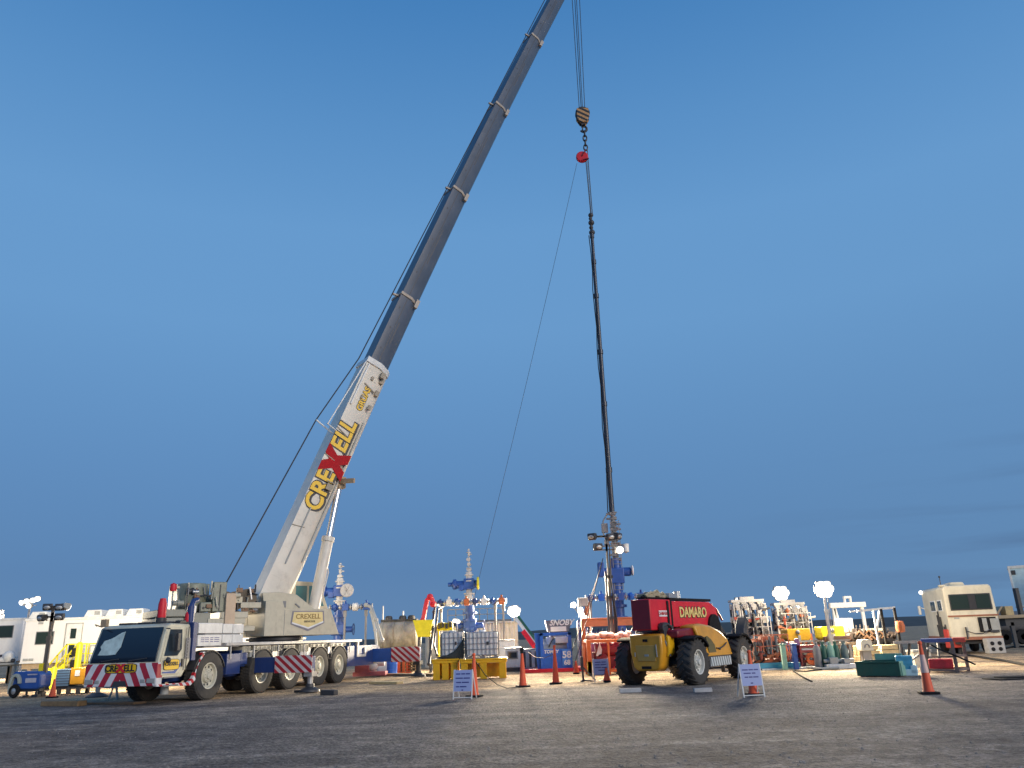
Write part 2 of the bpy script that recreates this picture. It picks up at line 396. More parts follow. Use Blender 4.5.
g = MB(); g.add([(-3000, -300, 0), (3000, -300, 0), (3000, 5000, 0), (-3000, 5000, 0)], [(0, 1, 2, 3)])
tag(g.build('ground', ground_mat(), smooth=False), kind='structure')
# stones scattered over the near yard
st = MB()
for i in range(4200):
    y = 3.5 + 27 * rnd.random() ** 1.5; x = (rnd.random() - .5) * 1.5 * y
    r = rnd.choice((.007, .009, .011, .013, .018)) * (.7 + .6 * rnd.random())
    a = rnd.random() * 6.28
    vs = []
    for k in range(6):
        q = a + k * 1.047; w = r * (.8 + .5 * rnd.random()); vs.append((x + w * math.cos(q), y + w * math.sin(q), -.002))
    for k in range(4):
        q = a + k * 1.57; w = r * .55; vs.append((x + w * math.cos(q), y + w * math.sin(q), r * (.6 + .35 * rnd.random())))
    st.add(vs, [(6, 7, 8, 9), (0, 1, 7, 6), (1, 2, 7), (2, 3, 8, 7), (3, 4, 8), (4, 5, 9, 8), (5, 0, 6, 9)])
tag(st.build('gravel', mat('pebbles', (.27, .25, .23), .95, var=.6, scale=1.7), smooth=False), 'loose grey stones scattered over the dark yard', 'gravel', kind='stuff')
# low ridge along the horizon
hm = MB(); n = 160; rows = 5; vs = []
for j in range(rows):
    for i in range(n):
        x = -700 + 1700 * i / (n - 1); t = j / (rows - 1)
        y = 560 + 190 * t
        hgt = 4.3 + 1.6 * math.sin(x * .006 + 1) + 1.0 * math.sin(x * .019) + (3.0 if x > 150 else 3.0 * max(0, (x + 60) / 210))
        vs.append((x, y, -.3 + hgt * math.sin(t * math.pi / 2) + (rnd.random() * .9 if j else 0)))
hm.add(vs, [(j * n + i, j * n + i + 1, (j + 1) * n + i + 1, (j + 1) * n + i) for j in range(rows - 1) for i in range(n - 1)])
tag(hm.build('hills', mat('scrub_hills', (.055, .062, .06), .95, var=.5, scale=.12)), kind='structure')

# ------------------------------------------------------------------ the mobile crane
WX = at(623, 665, 45).x; WELL = V((WX, 45, 0))
CA = R(-15.3); CO = V((-11.55, 27.73, 0))
crane = thing('mobile_crane', 'white and navy mobile crane with long raised boom and red striped bumper', 'crane', CO, CA)
CW = Matrix.Translation(CO) @ Matrix.Rotation(CA, 4, 'Z'); CI = CW.inverted()

def wheel_pair(parent, c, r, w, side, lug=None, rim=None, name='wheel', hubm=None, cleats=0):
    """tyre mesh (part) with rim (sub-part); side=+1 outer face towards +x"""
    t = MB(); k = side
    prof = [(r * .56, -w * .46), (r * .80, -w * .5), (r * .94, -w * .47), (r, -w * .36), (r, w * .36), (r * .94, w * .47), (r * .80, w * .5), (r * .56, w * .46), (r * .5, w * .3), (r * .5, -w * .3), (r * .56, -w * .46)]
    t.lathe(prof, (0, 0, 0), 'x', 40)
    if lug:       # slanted farm-tyre bars
        nl = 20
        for i in range(nl):
            for sd in (-1, 1):
                a = 2 * math.pi * (i + (.25 if sd > 0 else -.25)) / nl
                p0 = V((sd * w * .04, math.cos(a) * r, math.sin(a) * r)); a2 = a + .26
                p1 = V((sd * w * .48, math.cos(a2) * r * .965, math.sin(a2) * r * .965))
                t.bar(p0, p1, .055, .085, up=(0, math.cos(a), math.sin(a)))
    else:
        nl = 44
        for i in range(nl):
            a = 2 * math.pi * i / nl
            for xx in (-.33, -.11, .11, .33):
                aa = a + (.05 if abs(xx) > .2 else 0)
                t.box((xx * w, math.cos(aa) * r, math.sin(aa) * r), (w * .17, r * .085, .035), (aa - math.pi / 2, 0, 0))
    o = t.build(name, TYRE, parent, loc=c)
    h = MB(); e = w * .36 * k
    h.lathe([(r * .57, w * .40 * k), (r * .55, w * .44 * k), (r * .50, w * .42 * k), (r * .47, w * .22 * k), (r * .30, w * .18 * k), (r * .27, w * .36 * k), (r * .16, w * .38 * k), (r * .14, w * .5 * k), (.001, w * .52 * k)], (0, 0, 0), 'x', 28)
    for i in range(10):
        a = 2 * math.pi * i / 10
        h.cyl((w * .18 * k, math.cos(a) * r * .385, math.sin(a) * r * .385), (w * .21 * k, math.cos(a) * r * .385, math.sin(a) * r * .385), r * .055, n=8, m=1)
        h.cyl((w * .35 * k, math.cos(a + .3) * r * .22, math.sin(a + .3) * r * .22), (w * .42 * k, math.cos(a + .3) * r * .22, math.sin(a + .3) * r * .22), r * .025, n=6)
    h.lathe([(r * .57, -w * .40 * k), (r * .40, -w * .2 * k), (.001, -w * .2 * k)], (0, 0, 0), 'x', 20)
    h.build('rim', [rim or STEEL, DARK], o)
    return o
AX = (0.0, 3.05, 5.0, 7.25, 8.95)
RIMC = mat('cream_rim', (.60, .57, .46), .45, dirt=.3)
for i, y in enumerate(AX):
    for s in (1, -1): wheel_pair(crane, (s * 1.12, y, .745), .745, .46, s, rim=RIMC)

# chassis and deck
b = MB()
b.span((-.55, -1.7, .62), (.55, 12.9, 1.42)); b.span((-1.25, 9.9, .75), (1.25, 10.1, 1.4))
for y in AX: b.cyl((-.95, y, .745), (.95, y, .745), .13, n=10); b.ball((0, y, .75), .28)
b.span((-1.28, .95, .72), (1.28, 1.75, 1.40)); b.span((-1.2, 1.75, .95), (1.2, 2.15, 1.5))
b.span((-1.3, 9.75, .62), (1.3, 12.9, 1.50))
b.build('chassis', NAVY, crane, bevel=.015)
b = MB()
b.span((-1.35, .75, 1.66), (1.35, 11.0, 1.74)); b.span((1.33, .75, 1.66), (1.37, 11.0, 1.76))
b.span((-1.37, .75, 1.62), (-1.33, 11.0, 1.79))
for y in (1.0, 2.4, 4.0, 5.9, 8.1, 9.8): b.bar((1.36, y, 1.64), (1.36, y + .02, 1.22), .045)
b.span((1.25, 10.6, 1.0), (1.36, 10.75, 1.66)); b.span((1.25, 10.75, 1.0), (1.36, 11.5, 1.1)); b.span((1.25, 11.35, 1.1), (1.36, 11.5, 1.4))
b.build('deck', mat('deck_grey_white', (.55, .54, .52), .5, dirt=.45, var=.3, scale=2), crane, bevel=.008)
b = MB()      # equipment along the frame behind the deck edge: pale tanks, grilles, toolboxes
for (y0, y1, z0, z1) in ((1.8, 2.3, 1.42, 1.62), (2.5, 3.6, 1.48, 1.63), (3.7, 4.25, 1.42, 1.62), (4.5, 5.3, 1.5, 1.62), (5.6, 6.35, 1.35, 1.62), (6.5, 7.9, 1.50, 1.63), (8.1, 9.6, 1.5, 1.63)):
    b.span((.7, y0, z0), (1.30, y1, z1))
    for k in range(4): b.bar((1.31, y0 + (y1 - y0) * (k + .5) / 4, z0 + .02), (1.31, y0 + (y1 - y0) * (k + .5) / 4, z1 - .02), .05, .02)
b.build('side_box', mat('side_box_cream', (.48, .45, .36), .5, dirt=.35, var=.35, scale=4), crane, bevel=.008)
for (y0, y1, z0, z1, m_) in ((1.75, 2.15, 1.02, 1.5, NAVY), (3.75, 4.2, 1.0, 1.42, STEEL), (5.75, 6.2, .95, 1.36, NAVY), (6.25, 6.55, 1.15, 1.5, WHITE), (8.0, 8.3, 1.2, 1.5, STEEL), (2.3, 2.6, 1.25, 1.48, GREYP), (4.3, 4.5, 1.2, 1.62, DARK)):
    b = MB(); b.span((.8, y0, z0), (1.28, y1, z1)); b.build('frame_box', m_, crane, bevel=.01)
for y in AX:
    pts = [(y + math.cos(a) * .84, .745 + math.sin(a) * .80) for a in [R(18 + 144 * k / 14) for k in range(15)]]
    pin = [(a, c - .03) for a, c in pts][::-1]
    for s in (1, -1):
        f = MB(); f.prism(pts + pin, 'x', s * .88, s * 1.33); f.build('fender', DARK, crane)

_n0 = len(bpy.data.objects)
_before = set(bpy.data.objects)
# cab
def cab_shape(x, poly, taper_z, tw):
    m = MB(); m.prism(poly, 'x', -x, x)
    for v in m.v:
        if v.z > taper_z: v.x *= 1 - tw * (v.z - taper_z)
    return m
m = cab_shape(1.3, [(-2.1, .98), (-2.12, 1.28), (-1.80, 2.38), (-1.60, 2.46), (-.72, 2.44), (-.66, 2.3), (-.66, 1.3), (-1.0, .8), (-2.02, .8)], 1.3, .05)
cab = m.build('cab', CREAM, crane, bevel=.04)
m = cab_shape(1.19, [(-2.128, 1.31), (-2.138, 1.34), (-1.842, 2.345), (-1.825, 2.35), (-1.8, 2.3), (-2.09, 1.31)], 1.3, .05)
m.build('windscreen', WSCREEN, cab, bevel=.01)
m = MB()     # pale reflection in the glass, modelled as a thin sheet on it
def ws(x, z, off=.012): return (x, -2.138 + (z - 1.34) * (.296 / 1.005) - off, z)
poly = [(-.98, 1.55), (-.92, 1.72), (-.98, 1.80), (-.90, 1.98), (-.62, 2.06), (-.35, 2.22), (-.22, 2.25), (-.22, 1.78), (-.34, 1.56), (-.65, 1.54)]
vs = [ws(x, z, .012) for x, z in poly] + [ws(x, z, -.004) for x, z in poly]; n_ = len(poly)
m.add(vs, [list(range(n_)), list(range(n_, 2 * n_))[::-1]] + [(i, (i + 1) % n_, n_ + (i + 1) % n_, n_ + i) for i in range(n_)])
m.build('windscreen_reflection', mat('reflection_pale', (.50, .62, .60), .3, var=.3, scale=4), cab)
m = MB()
for x0 in (-.75, .25): m.bar(ws(x0, 1.36, .03), ws(x0 + .62, 1.42, .03), .03)
m.build('wiper', DARK, cab)
m = MB()     # bumper
m.prism([(-2.155, .58), (-2.155, 1.17), (-2.12, 1.25), (-1.9, 1.25), (-1.9, .58)], 'x', -1.31, 1.31)
bumper = m.build('bumper', RWSTRIPE, crane, bevel=.02)
m = MB(); m.prism([(-.28, .575), (-.2, .74), (.2, .74), (.28, .575)], 'y', -2.163, -2.0); m.build('tow_recess', DARK, bumper)
for s in (-1, 1):
    m = MB(); m.span((s * 1.12 - .15, -2.17, .66), (s * 1.12 + .15, -2.1, .80)); m.span((s * .83 - .09, -2.165, .67), (s * .83 + .09, -2.1, .78))
    m.build('headlight', GREYP, bumper, bevel=.015)
def plaque(parent, mtx, w, h, pm=None):
    q = MB(); n = 20; pts = []
    for i in range(n):
        a = 2 * math.pi * i / n; e = .35
        c, s = math.cos(a), math.sin(a); pts.append((math.copysign(abs(c) ** e, c) * w / 2, math.copysign(abs(s) ** e, s) * h / 2))
    q.prism(pts, 'z', 0, .012)
    big = MB(); big.prism([(a * 1.06, c * 1.12) for a, c in pts], 'z', -.004, .006); big.build('badge_rim', LETTERB, parent, matrix=mtx)
    return q.build('badge', pm or LETTERY, parent, matrix=mtx)
mt = TM((0, -2.157, 1.10), FRONT); plaque(bumper, mt, 1.1, .24)
fr = TM((-.33, -2.171, 1.10), FRONT); text('CRE', .26, LETTERB, bumper, fr, bold=.006)
text('X', .30, RED, bumper, TM((.0, -2.173, 1.10), FRONT), bold=.02, sx=1.2)
text('ELL', .26, LETTERB, bumper, TM((.31, -2.171, 1.10), FRONT), bold=.006)
# near door and far door
for s in (1, -1):
    d = MB()
    d.prism([(-1.98, .90), (-2.02, 1.32), (-1.72, 2.34), (-.98, 2.34), (-.98, 1.62), (-1.12, 1.40), (-1.12, .98), (-1.22, .90)], 'x', s * 1.285, s * 1.315)
    for v in d.v:
        if v.z > 1.3: v.x *= 1 - .05 * (v.z - 1.3)
    door = d.build('door', CREAM, cab, bevel=.012)
    d = MB(); d.prism([(-1.90, 1.46), (-1.66, 2.27), (-1.10, 2.27), (-1.10, 1.66), (-1.30, 1.46)], 'x', s * 1.30, s * 1.322)
    for v in d.v:
        if v.z > 1.3: v.x *= 1 - .05 * (v.z - 1.3)
    d.build('door_window', GLASS, cab)
    d = MB(); d.span((s * 1.315 - .02, -1.08, 1.12), (s * 1.315 + .03, -1.0, 1.36)); d.build('door_handle', DARK, cab)
d = MB(); d.prism([(-1.93, .95), (-1.93, 1.0), (-1.42, 1.0), (-1.12, 1.25), (-1.12, 1.15), (-1.35, .93)], 'x', 1.312, 1.322); d.build('door_stripe', BLUE, cab)
mt = TM((1.318, -1.55, 1.20), SIDE); plaque(cab, mt, .68, .30)
text('CREXELL', .15, LETTERB, cab, TM((1.332, -1.55, 1.22), SIDE), bold=.004)
d = MB(); d.span((1.312, -.98, 1.0), (1.320, -.965, 2.32)); d.span((1.300, -.86, 1.0), (1.318, -.84, 2.35)); d.build('panel_seam', DARK, cab)
d = MB(); d.span((1.295, -.93, 1.35), (1.31, -.72, 2.0))
for k in range(6): d.span((1.31, -.92, 1.4 + k * .1), (1.322, -.74, 1.43 + k * .1))
d.build('air_grille', MIDG, cab)
d = MB(); d.span((1.2, -1.85, .55), (1.36, -1.2, .60)); d.span((1.2, -1.85, .80), (1.34, -1.25, .84)); d.build('step', MIDG, cab)
d = MB(); d.tube([(1.32, -1.75, 1.42), (1.55, -1.95, 1.36), (1.55, -2.0, 1.36)], .02); d.ball((1.53, -1.98, 1.34), .09, sc=(1, .8, 1)); d.build('mirror_arm', DARK, cab)
d = MB(); d.tube([(1.28, -1.9, 2.3), (1.5, -1.98, 2.28)], .018); d.span((1.38, -1.52, 1.62), (1.46, -1.40, 2.15)); d.build('mirror', DARK, cab, bevel=.02)
d = MB(); d.tube([(-1.2, -1.8, 2.42), (-1.25, -2.05, 2.5), (-1.05, -2.2, 2.45)], .02); d.span((-1.12, -1.98, 2.42), (-.90, -1.86, 2.66)); d.build('mirror', TAN, cab, bevel=.02)
d = MB()
for x in (-.6, .1, .7): d.span((x - .25, -1.5, 2.46), (x + .25, -1.0, 2.53))
d.span((.95, -1.1, 2.44), (1.15, -.8, 2.56)); d.build('roof_hatch', DARK, cab, bevel=.02)
def beacon(parent, x, y, z, h, r, mt_=RED):
    d = MB(); d.cyl((x, y, z), (x, y, z + h * .2), r * 1.25, n=14); o = d.build('beacon_base', DARK, parent)
    d = MB(); d.lathe([(r, 0), (r * 1.05, h * .1), (r, h * .55), (r * .75, h * .72), (r * .7, h * .78), (.001, h * .8)], (x, y, z + h * .2), 'z', 14); d.build('beacon', mt_, o)
beacon(cab, .62, -1.35, 2.50, .78, .13)
beacon(cab, 1.0, -.55, 2.44, .40, .10)
d = MB()   # dark pillar behind the cab with exhaust
d.span((.55, -.62, 1.25), (1.31, -.42, 2.42)); d.cyl((1.05, -.5, 2.4), (1.05, -.5, 2.95), .12, n=12); d.tube([(1.05, -.5, 2.9), (1.05, -.4, 3.1), (1.05, -.2, 3.14)], .09)
d.build('exhaust_stack', NAVY, crane, bevel=.01)
d = MB()   # wheel-arch edge: red and white
d.prism([(-2.48, .56), (-2.48, .62), (-1.0, .60), (-.82, .72), (-.42, 1.5), (-.30, 1.5), (-.68, .66), (-.92, .50)], 'x', 1.20, 1.325); d.build('arch_edge', RWEDGE, crane, bevel=.008)
d = MB(); d.cyl((1.0, -1.35, .30), (1.0, -1.35, .52), .12, n=12); d.build('air_tank', GREYP, crane)
for o in set(bpy.data.objects) - _before:
    if o.parent is crane and o.name.split('.')[0] != 'arch_edge': o.location.y -= .36; o.scale.z = .97 if o.name.split('.')[0] == 'cab' else 1.0
# white ballast boxes on deck behind the cab
d = MB()
for (y0, y1, z0, z1) in ((-.74, .52, 2.07, 2.40), (-.74, .52, 1.67, 2.03), (.56, 1.10, 2.07, 2.38), (.56, 1.10, 1.75, 2.03), (1.13, 1.75, 2.06, 2.37), (1.13, 1.75, 1.75, 2.03)):
    d.span((-1.25, y0, z0), (1.32, y1, z1))
d.build('locker', WHITE, crane, bevel=.015)
d = MB(); d.span((-1.2, -.34, 1.62), (1.28, 1.6, 2.36)); d.build('locker_frame', MIDG, crane)
d = MB()
for z in (1.80, 1.86, 1.92):
    for y, w in ((-.5, .16), (-.28, .2), (-.02, .15), (.25, .26)): d.span((1.318, y - w / 2, z), (1.326, y + w / 2, z + .022))
d.build('notice', LETTERBL, crane)
# outriggers: near ones shown, far ones mirrored
def outrigger(y, s, out, z0, z1, stripe0):
    p = MB(); p.span((s * .5, y - .22, z0), (s * (1.38 + out), y + .22, z1)) if s > 0 else p.span((s * (1.38 + out), y - .22, z0), (s * .5, y + .22, z1))
    o = p.build('outrigger_beam', BLUE if y > 8 else NAVY, crane, bevel=.015)
    q = MB(); xa, xb = 1.38 + stripe0, 1.38 + out + .12
    lo, hi = (s * xa, s * xb) if s > 0 else (s * xb, s * xa)
    q.span((lo, y - .26, z0 - .02), (hi, y - .225, z1 + .04)); q.build('striped_plate', RWPLATE, o, bevel=.004)
    q = MB(); xf = s * (1.38 + out - .06)
    q.cyl((xf, y, .28), (xf, y, z0 + .1), .10, n=14); q.span((xf - .16, y - .18, z0 - .16), (xf + .16, y + .2, z0))
    q.build('outrigger_leg', STEEL if y < 8 else DARK, o)
    q = MB(); q.lathe([(.001, .30), (.14, .30), (.16, .20), (.34, .10), (.36, .03), (.001, .03)], (xf, y, 0), 'z', 20); q.build('outrigger_pad', DARK, o)
    return o
outrigger(2.75, 1, 2.15, .70, 1.22, .80); outrigger(2.75, -1, 2.15, .70, 1.22, .80)
outrigger(12.55, 1, 2.2, .72, 1.32, .88); outrigger(12.55, -1, 2.2, .72, 1.32, .88)
b = MB(); b.span((-1.32, 12.9, .85), (1.32, 13.02, 1.4)); b.build('rear_bumper', RWPLATE, crane)

# superstructure -------------------------------------------------------------
SL = V((0, 6.0, 0)); SW = CW @ SL
az = math.atan2(WELL.y - SW.y, WELL.x - SW.x)
SM = Matrix.Translation(SL) @ Matrix.Rotation(az - CA, 4, 'Z')      # superstructure frame inside the crane's
SB = mat('house_cream', (.53, .48, .36), .42, dirt=.35, var=.14)
d = MB(); d.cyl((0, 0, 1.74), (0, 0, 1.95), 1.05, n=36); d.cyl((0, 0, 1.82), (0, 0, 1.90), 1.18, n=36); d.build('slew_ring', DARK, crane, matrix=SM)
d = MB()
d.prism([(-1.0, 1.97), (-1.0, 3.3), (-.32, 3.3), (-.22, 2.98), (1.72, 2.98), (2.12, 1.97)], 'y', -1.38, -.75)
d.prism([(-1.0, 1.97), (-1.0, 3.25), (1.72, 2.8), (2.12, 1.97)], 'y', .70, 1.38)
d.span((-.98, -.75, 1.97), (1.9, .70, 3.2 - .75)); d.span((-.99, -.75, 1.97), (-.9, .70, 3.2))
d.prism([(-1.0, 3.3), (-1.05, 3.62), (-.4, 3.66), (.35, 3.55), (1.15, 2.98), (-.22, 2.98), (-.32, 3.3)], 'y', -1.10, -.80)   # boom-foot cheeks
d.prism([(-1.0, 3.25), (-1.05, 3.60), (-.4, 3.64), (.35, 3.5), (1.15, 2.9), (0, 2.9)], 'y', .80, 1.05)
sup = d.build('turntable_house', SB, crane, matrix=SM, bevel=.015)
d = MB(); d.span((-.22, -1.12, 3.05), (-.08, -1.105, 3.3)); d.bar((.30, -1.11, 3.2), (.5, -1.11, 3.05), .05); d.span((-.22, -1.387, 2.0), (-.205, -1.38, 2.95)); d.build('house_seam', MIDG, sup)
d = MB(); sh = [(.10, 2.90), (1.42, 2.90), (1.46, 2.42), (.78, 2.12), (.04, 2.40)]; d.prism(sh, 'y', -1.396, -1.382); d.build('shield', mat('shield_grey', (.22, .21, .25), .5), sup)
d = MB(); d.prism([(.16, 2.86), (1.36, 2.86), (1.40, 2.50), (.78, 2.27), (.10, 2.48)], 'y', -1.404, -1.396); d.build('shield_face', mat('shield_cream', (.78, .62, .28), .5), sup)
d = MB(); d.prism([(.10, 2.48), (.78, 2.27), (1.40, 2.50), (1.42, 2.45), (.78, 2.21), (.08, 2.43)], 'y', -1.406, -1.398); d.build('shield_line', LETTERW, sup)
text('CREXELL', .26, mat('shield_letter', (.30, .19, .05), .5), sup, TM((.76, -1.404, 2.68), FRONT), bold=.004)
text('SERVICIOS', .10, LETTERB, sup, TM((.82, -1.404, 2.49), FRONT), bold=.002)
SMR = SM @ Matrix.Translation((-.55, 0, .16))
# machinery deck: winches, counterweight blocks, engine covers behind the boom foot
d = MB(); d.span((-4.4, -1.2, 2.02), (-.75, 1.2, 2.22))
for (x, y, z, a, b_, c) in ((-1.0, -1.15, 2.98, .8, .34, .22), (-1.6, -1.2, 2.62, 1.0, .3, .24), (-1.9, -1.2, 2.40, 1.4, .3, .20)): d.box((x, y, z), (a, b_, c))
d.build('rear_frame', SB, crane, matrix=SMR, bevel=.02)
cwm = mat('counterweight_grey', (.30, .29, .23), .5, dirt=.35)
d = MB()
for (x0, x1, y0, y1, z0, z1) in ((-4.35, -3.45, -1.3, 1.3, 2.22, 2.55), (-4.35, -3.35, -1.25, 1.25, 2.58, 2.85), (-3.4, -2.5, -1.3, 1.3, 2.22, 2.72)): d.span((x0, y0, z0), (x1, y1, z1))
d.build('counterweight', cwm, crane, matrix=SMR, bevel=.03)
d = MB()
d.lathe([(.001, 2.75), (.52, 2.75), (.55, 2.8), (.55, 3.75), (.5, 3.82), (.001, 3.82)], (-3.05, -.55, 0), 'z', 22)
d.span((-3.5, -.2, 2.8), (-2.3, 1.1, 3.85)); d.span((-2.45, -1.25, 2.75), (-1.95, -.95, 3.85)); d.span((-2.9, -1.3, 2.75), (-2.5, -1.0, 3.1))
d.build('engine_cover', mat('dull_green_metal', (.25, .26, .19), .38, dirt=.5, var=.4), crane, matrix=SMR, bevel=.03)
d = MB(); d.span((-2.0, -1.42, 2.25), (-1.62, -1.1, 3.42)); d.build('hydraulic_box', mat('salmon_paint', (.62, .45, .30), .5, dirt=.2), crane, matrix=SMR, bevel=.02)
d = MB()
for (x, z) in ((-1.0, 3.25), (-1.85, 3.15)):
    d.lathe([(.001, -.8), (.38, -.8), (.38, -.72), (.28, -.70)] + [(.28 + (.012 if k % 2 else 0), -.70 + 1.4 * k / 36) for k in range(37)] + [(.38, .72), (.38, .8), (.001, .8)], (x, 0, z), 'y', 22)
d.build('winch_drum', mat('wound_rope', (.16, .12, .08), .6, var=.4, scale=9), crane, matrix=SMR)
for k in range(26):
    x = -3.6 + 2.9 * rnd.random(); y = -1.2 + .9 * rnd.random(); z = 2.75 + .8 * rnd.random()
    p = V((x, y, z)); q = p + rnd.choice((V((.4, 0, 0)), V((0, .3, 0)), V((0, 0, .3)), V((.2, .1, -.2))))
    d = MB(); d.tube([p, (p + q) / 2 + V((0, 0, .05)), q], .022 + .02 * rnd.random(), 6); d.build('hydraulic_hose', DARK, crane, matrix=SMR)
for x in (-3.4, -2.2, -1.5): d = MB(); d.bar((x, -1.25, 2.8), (x, -1.25, 3.75), .04); d.build('stanchion', DARK, crane, matrix=SMR)
FITM = mat('fitting_brown', (.24, .13, .07), .55, dirt=.3)
for (x, y, z, a) in ((-2.6, -1.32, 2.95, .14), (-3.3, -1.3, 3.0, .12), (-1.45, -1.2, 3.55, .16), (-.9, -.9, 3.55, .14), (-2.25, -1.0, 3.66, .16)): d = MB(); d.box((x, y, z), (a * 1.4, a, a)); d.build('fitting', FITM, crane, matrix=SMR, bevel=.01)
o_ = MB(); o_.cyl((-3.9, -1.2, 2.85), (-3.9, -1.2, 3.55), .03); bb = o_.build('lamp_post', GREYP, crane, matrix=SMR)
d = MB(); d.lathe([(.12, 0), (.13, .1), (.11, .25), (.001, .3)], (-3.9, -1.2, 3.5), 'z', 12); d.build('beacon', RED, bb)
cm = (SB, DARK, cwm, FITM, STEEL, MIDG, cwm, SB)
for k in range(34):
    x = -3.9 + 3.1 * rnd.random(); z = 2.7 + 1.05 * rnd.random() * (1 if x < -2.2 else .75); y = -1.34 + .35 * rnd.random()
    d = MB(); a = .08 + .16 * rnd.random()
    if k % 3 == 0: d.cyl((x - a, y, z), (x + a, y, z), a * .5, n=12); d.cyl((x - a * .2, y, z), (x + a * .2, y, z), a * .7, n=12)
    elif k % 3 == 1: d.box((x, y, z), (a * 1.5, a, a * (.6 + rnd.random()))); d.cyl((x, y - a * .7, z), (x, y, z), a * .25, n=8)
    else: d.bar((x, y, z - a), (x + a * rnd.uniform(-.6, .6), y, z + a * 1.3), a * .3)
    d.build('fitting', cm[k % len(cm)], crane, matrix=SMR, bevel=.008)
# operator cab (beyond the lifting cylinder)
d = MB(); d.prism([(1.3, 2.5), (1.3, 4.15), (1.45, 4.25), (2.55, 4.2), (2.95, 3.1), (2.9, 2.5)], 'y', .95, 1.95); oc = d.build('operator_cab', SB, crane, matrix=SM @ Matrix.Translation((-.35, 0, 0)), bevel=.03)
d = MB()
d.prism([(1.45, 3.2), (1.45, 4.05), (1.95, 4.05), (1.95, 3.2)], 'y', .935, .952); d.prism([(2.05, 3.2), (2.05, 4.05), (2.42, 4.05), (2.75, 3.2)], 'y', .935, .952)
d.build('cab_window', TEALG, oc)
d = MB(); d.prism([(2.97, 3.12), (2.99, 3.12), (2.60, 4.15), (2.58, 4.15)], 'y', 1.05, 1.85); d.build('cab_windscreen', TEALG, oc)

# boom -----------------------------------------------------------------------
SW4 = CW @ SM
BF = V((-.40, 0, 3.25))                         # boom foot
DROOP = 1.35; foot_w = SW4 @ BF
tip_xy = WELL.xy - V((math.cos(az), math.sin(az))) * (.9 + .92 * DROOP)
# height of the tip: so that the axis leans as in the photograph (checked against the end of the base section)
def tipz():
    lo, hi = 30, 70
    for _ in range(40):
        m = (lo + hi) / 2; t = V((tip_xy.x, tip_xy.y, m)); s0, s1 = 0, 1
        for _ in range(40):
            s = (s0 + s1) / 2
            if proj(foot_w.lerp(t, s))[1] > 192: s0 = s
            else: s1 = s
        if proj(foot_w.lerp(t, s0))[0] > 452: lo = m
        else: hi = m
    return lo
TIPZ = tipz()
tip_w = V((tip_xy.x, tip_xy.y, TIPZ)); tip = SW4.inverted() @ tip_w
ax_ = (tip - BF).normalized(); BL = (tip - BF).length
nrm = V((0, -1, 0)); top_ = nrm.cross(ax_).normalized()
BM = SM @ (Matrix.Translation(BF) @ Matrix((ax_, top_, nrm)).transposed().to_4x4())
print('boom', BL, TIPZ, math.degrees(az), proj(foot_w), proj(tip_w))
def bs(py):          # distance along the boom where its axis crosses an image row
    s0, s1 = 0.0, 1.0
    for _ in range(50):
        s = (s0 + s1) / 2
        if proj(foot_w.lerp(tip_w, s))[1] > py: s0 = s
        else: s1 = s
    return s0 * BL
def xsec(w, h):      # (top axis, near axis): flat back, chamfered belly
    return [(h * .5, -w / 2), (h * .5, w / 2), (-h * .02, w / 2), (-h * .40, w * .26), (-h * .5, w * .10), (-h * .5, -w * .10), (-h * .40, -w * .26), (-h * .02, -w / 2)]
E0 = bs(367); BW, BH = 1.12, 1.36; ZN = BW / 2
d = MB(); d.prism(xsec(BW, BH), 'x', -.6, E0)
for k in range(9): d.span((1 + k * (E0 - 2) / 8, -.15, ZN), (1.02 + k * (E0 - 2) / 8, .6, ZN + .008))
boom = d.build('boom', CREAMB, crane, matrix=BM, bevel=.02)
d = MB()
d.prism([(a * 1.08, c * 1.12) for a, c in xsec(BW, BH)], 'x', E0 - .25, E0 + .05)
d.span((E0 - 2.6, .5, ZN), (E0 - .3, .58, ZN + .08)); d.bar((E0 - .2, .72, ZN), (E0 - 4.0, 1.1, ZN), .06)
d.bar((E0 - 4.2, .6, .3), (E0 - 4.0, 1.6, .3), .06); d.bar((E0 - 4.0, 1.15, ZN), (E0 - 4.1, .6, ZN), .05)
d.build('boom_nose', WHITE, boom, bevel=.015)
WBR = mat('worn_bracket', (.30, .26, .20), .5, dirt=.4)
for (x, y, z, a) in ((E0 - .5, -.3, ZN + .04, .22), (E0 - .7, -.42, .4, .2), (E0 - 1.4, -.45, .42, .2), (E0 - .9, .1, ZN + .02, .14), (E0 - 2.3, -.35, ZN + .02, .16), (E0 - 2.0, .2, ZN + .02, .12)):
    d = MB(); d.box((x, y, z), (a * 1.4, a, a * .7)); d.build('boom_bracket', WBR, boom, bevel=.01)
d = MB(); d.bar((E0 - 1.3, .35, ZN), (E0 - 1.5, -.3, ZN), .07); d.build('boom_bracket', WBR, boom, bevel=.01)
d = MB(); d.bar((E0 - 3.9, .66, ZN), (E0 - 4.1, .05, ZN), .06); d.build('boom_bracket', WBR, boom, bevel=.01)
d = MB(); d.bar((E0 - 5.3, .66, ZN), (E0 - 5.4, .1, ZN), .05); d.build('boom_bracket', WBR, boom, bevel=.01)
d = MB(); d.bar((3.2, .66, ZN), (3.3, .1, ZN), .04); d.build('boom_bracket', WBR, boom, bevel=.01)
d = MB(); d.bar((6.4, .6, ZN), (6.5, -.1, ZN), .035); d.build('boom_bracket', WBR, boom, bevel=.01)
d = MB(); d.span((5.2, -.3, ZN), (5.5, -.0, ZN + .12)); d.build('boom_bracket', WBR, boom, bevel=.01)
d = MB(); d.bar((5.6, -.4, ZN + .12), (5.55, .1, ZN + .12), .05); d.build('boom_bracket', WBR, boom, bevel=.01)
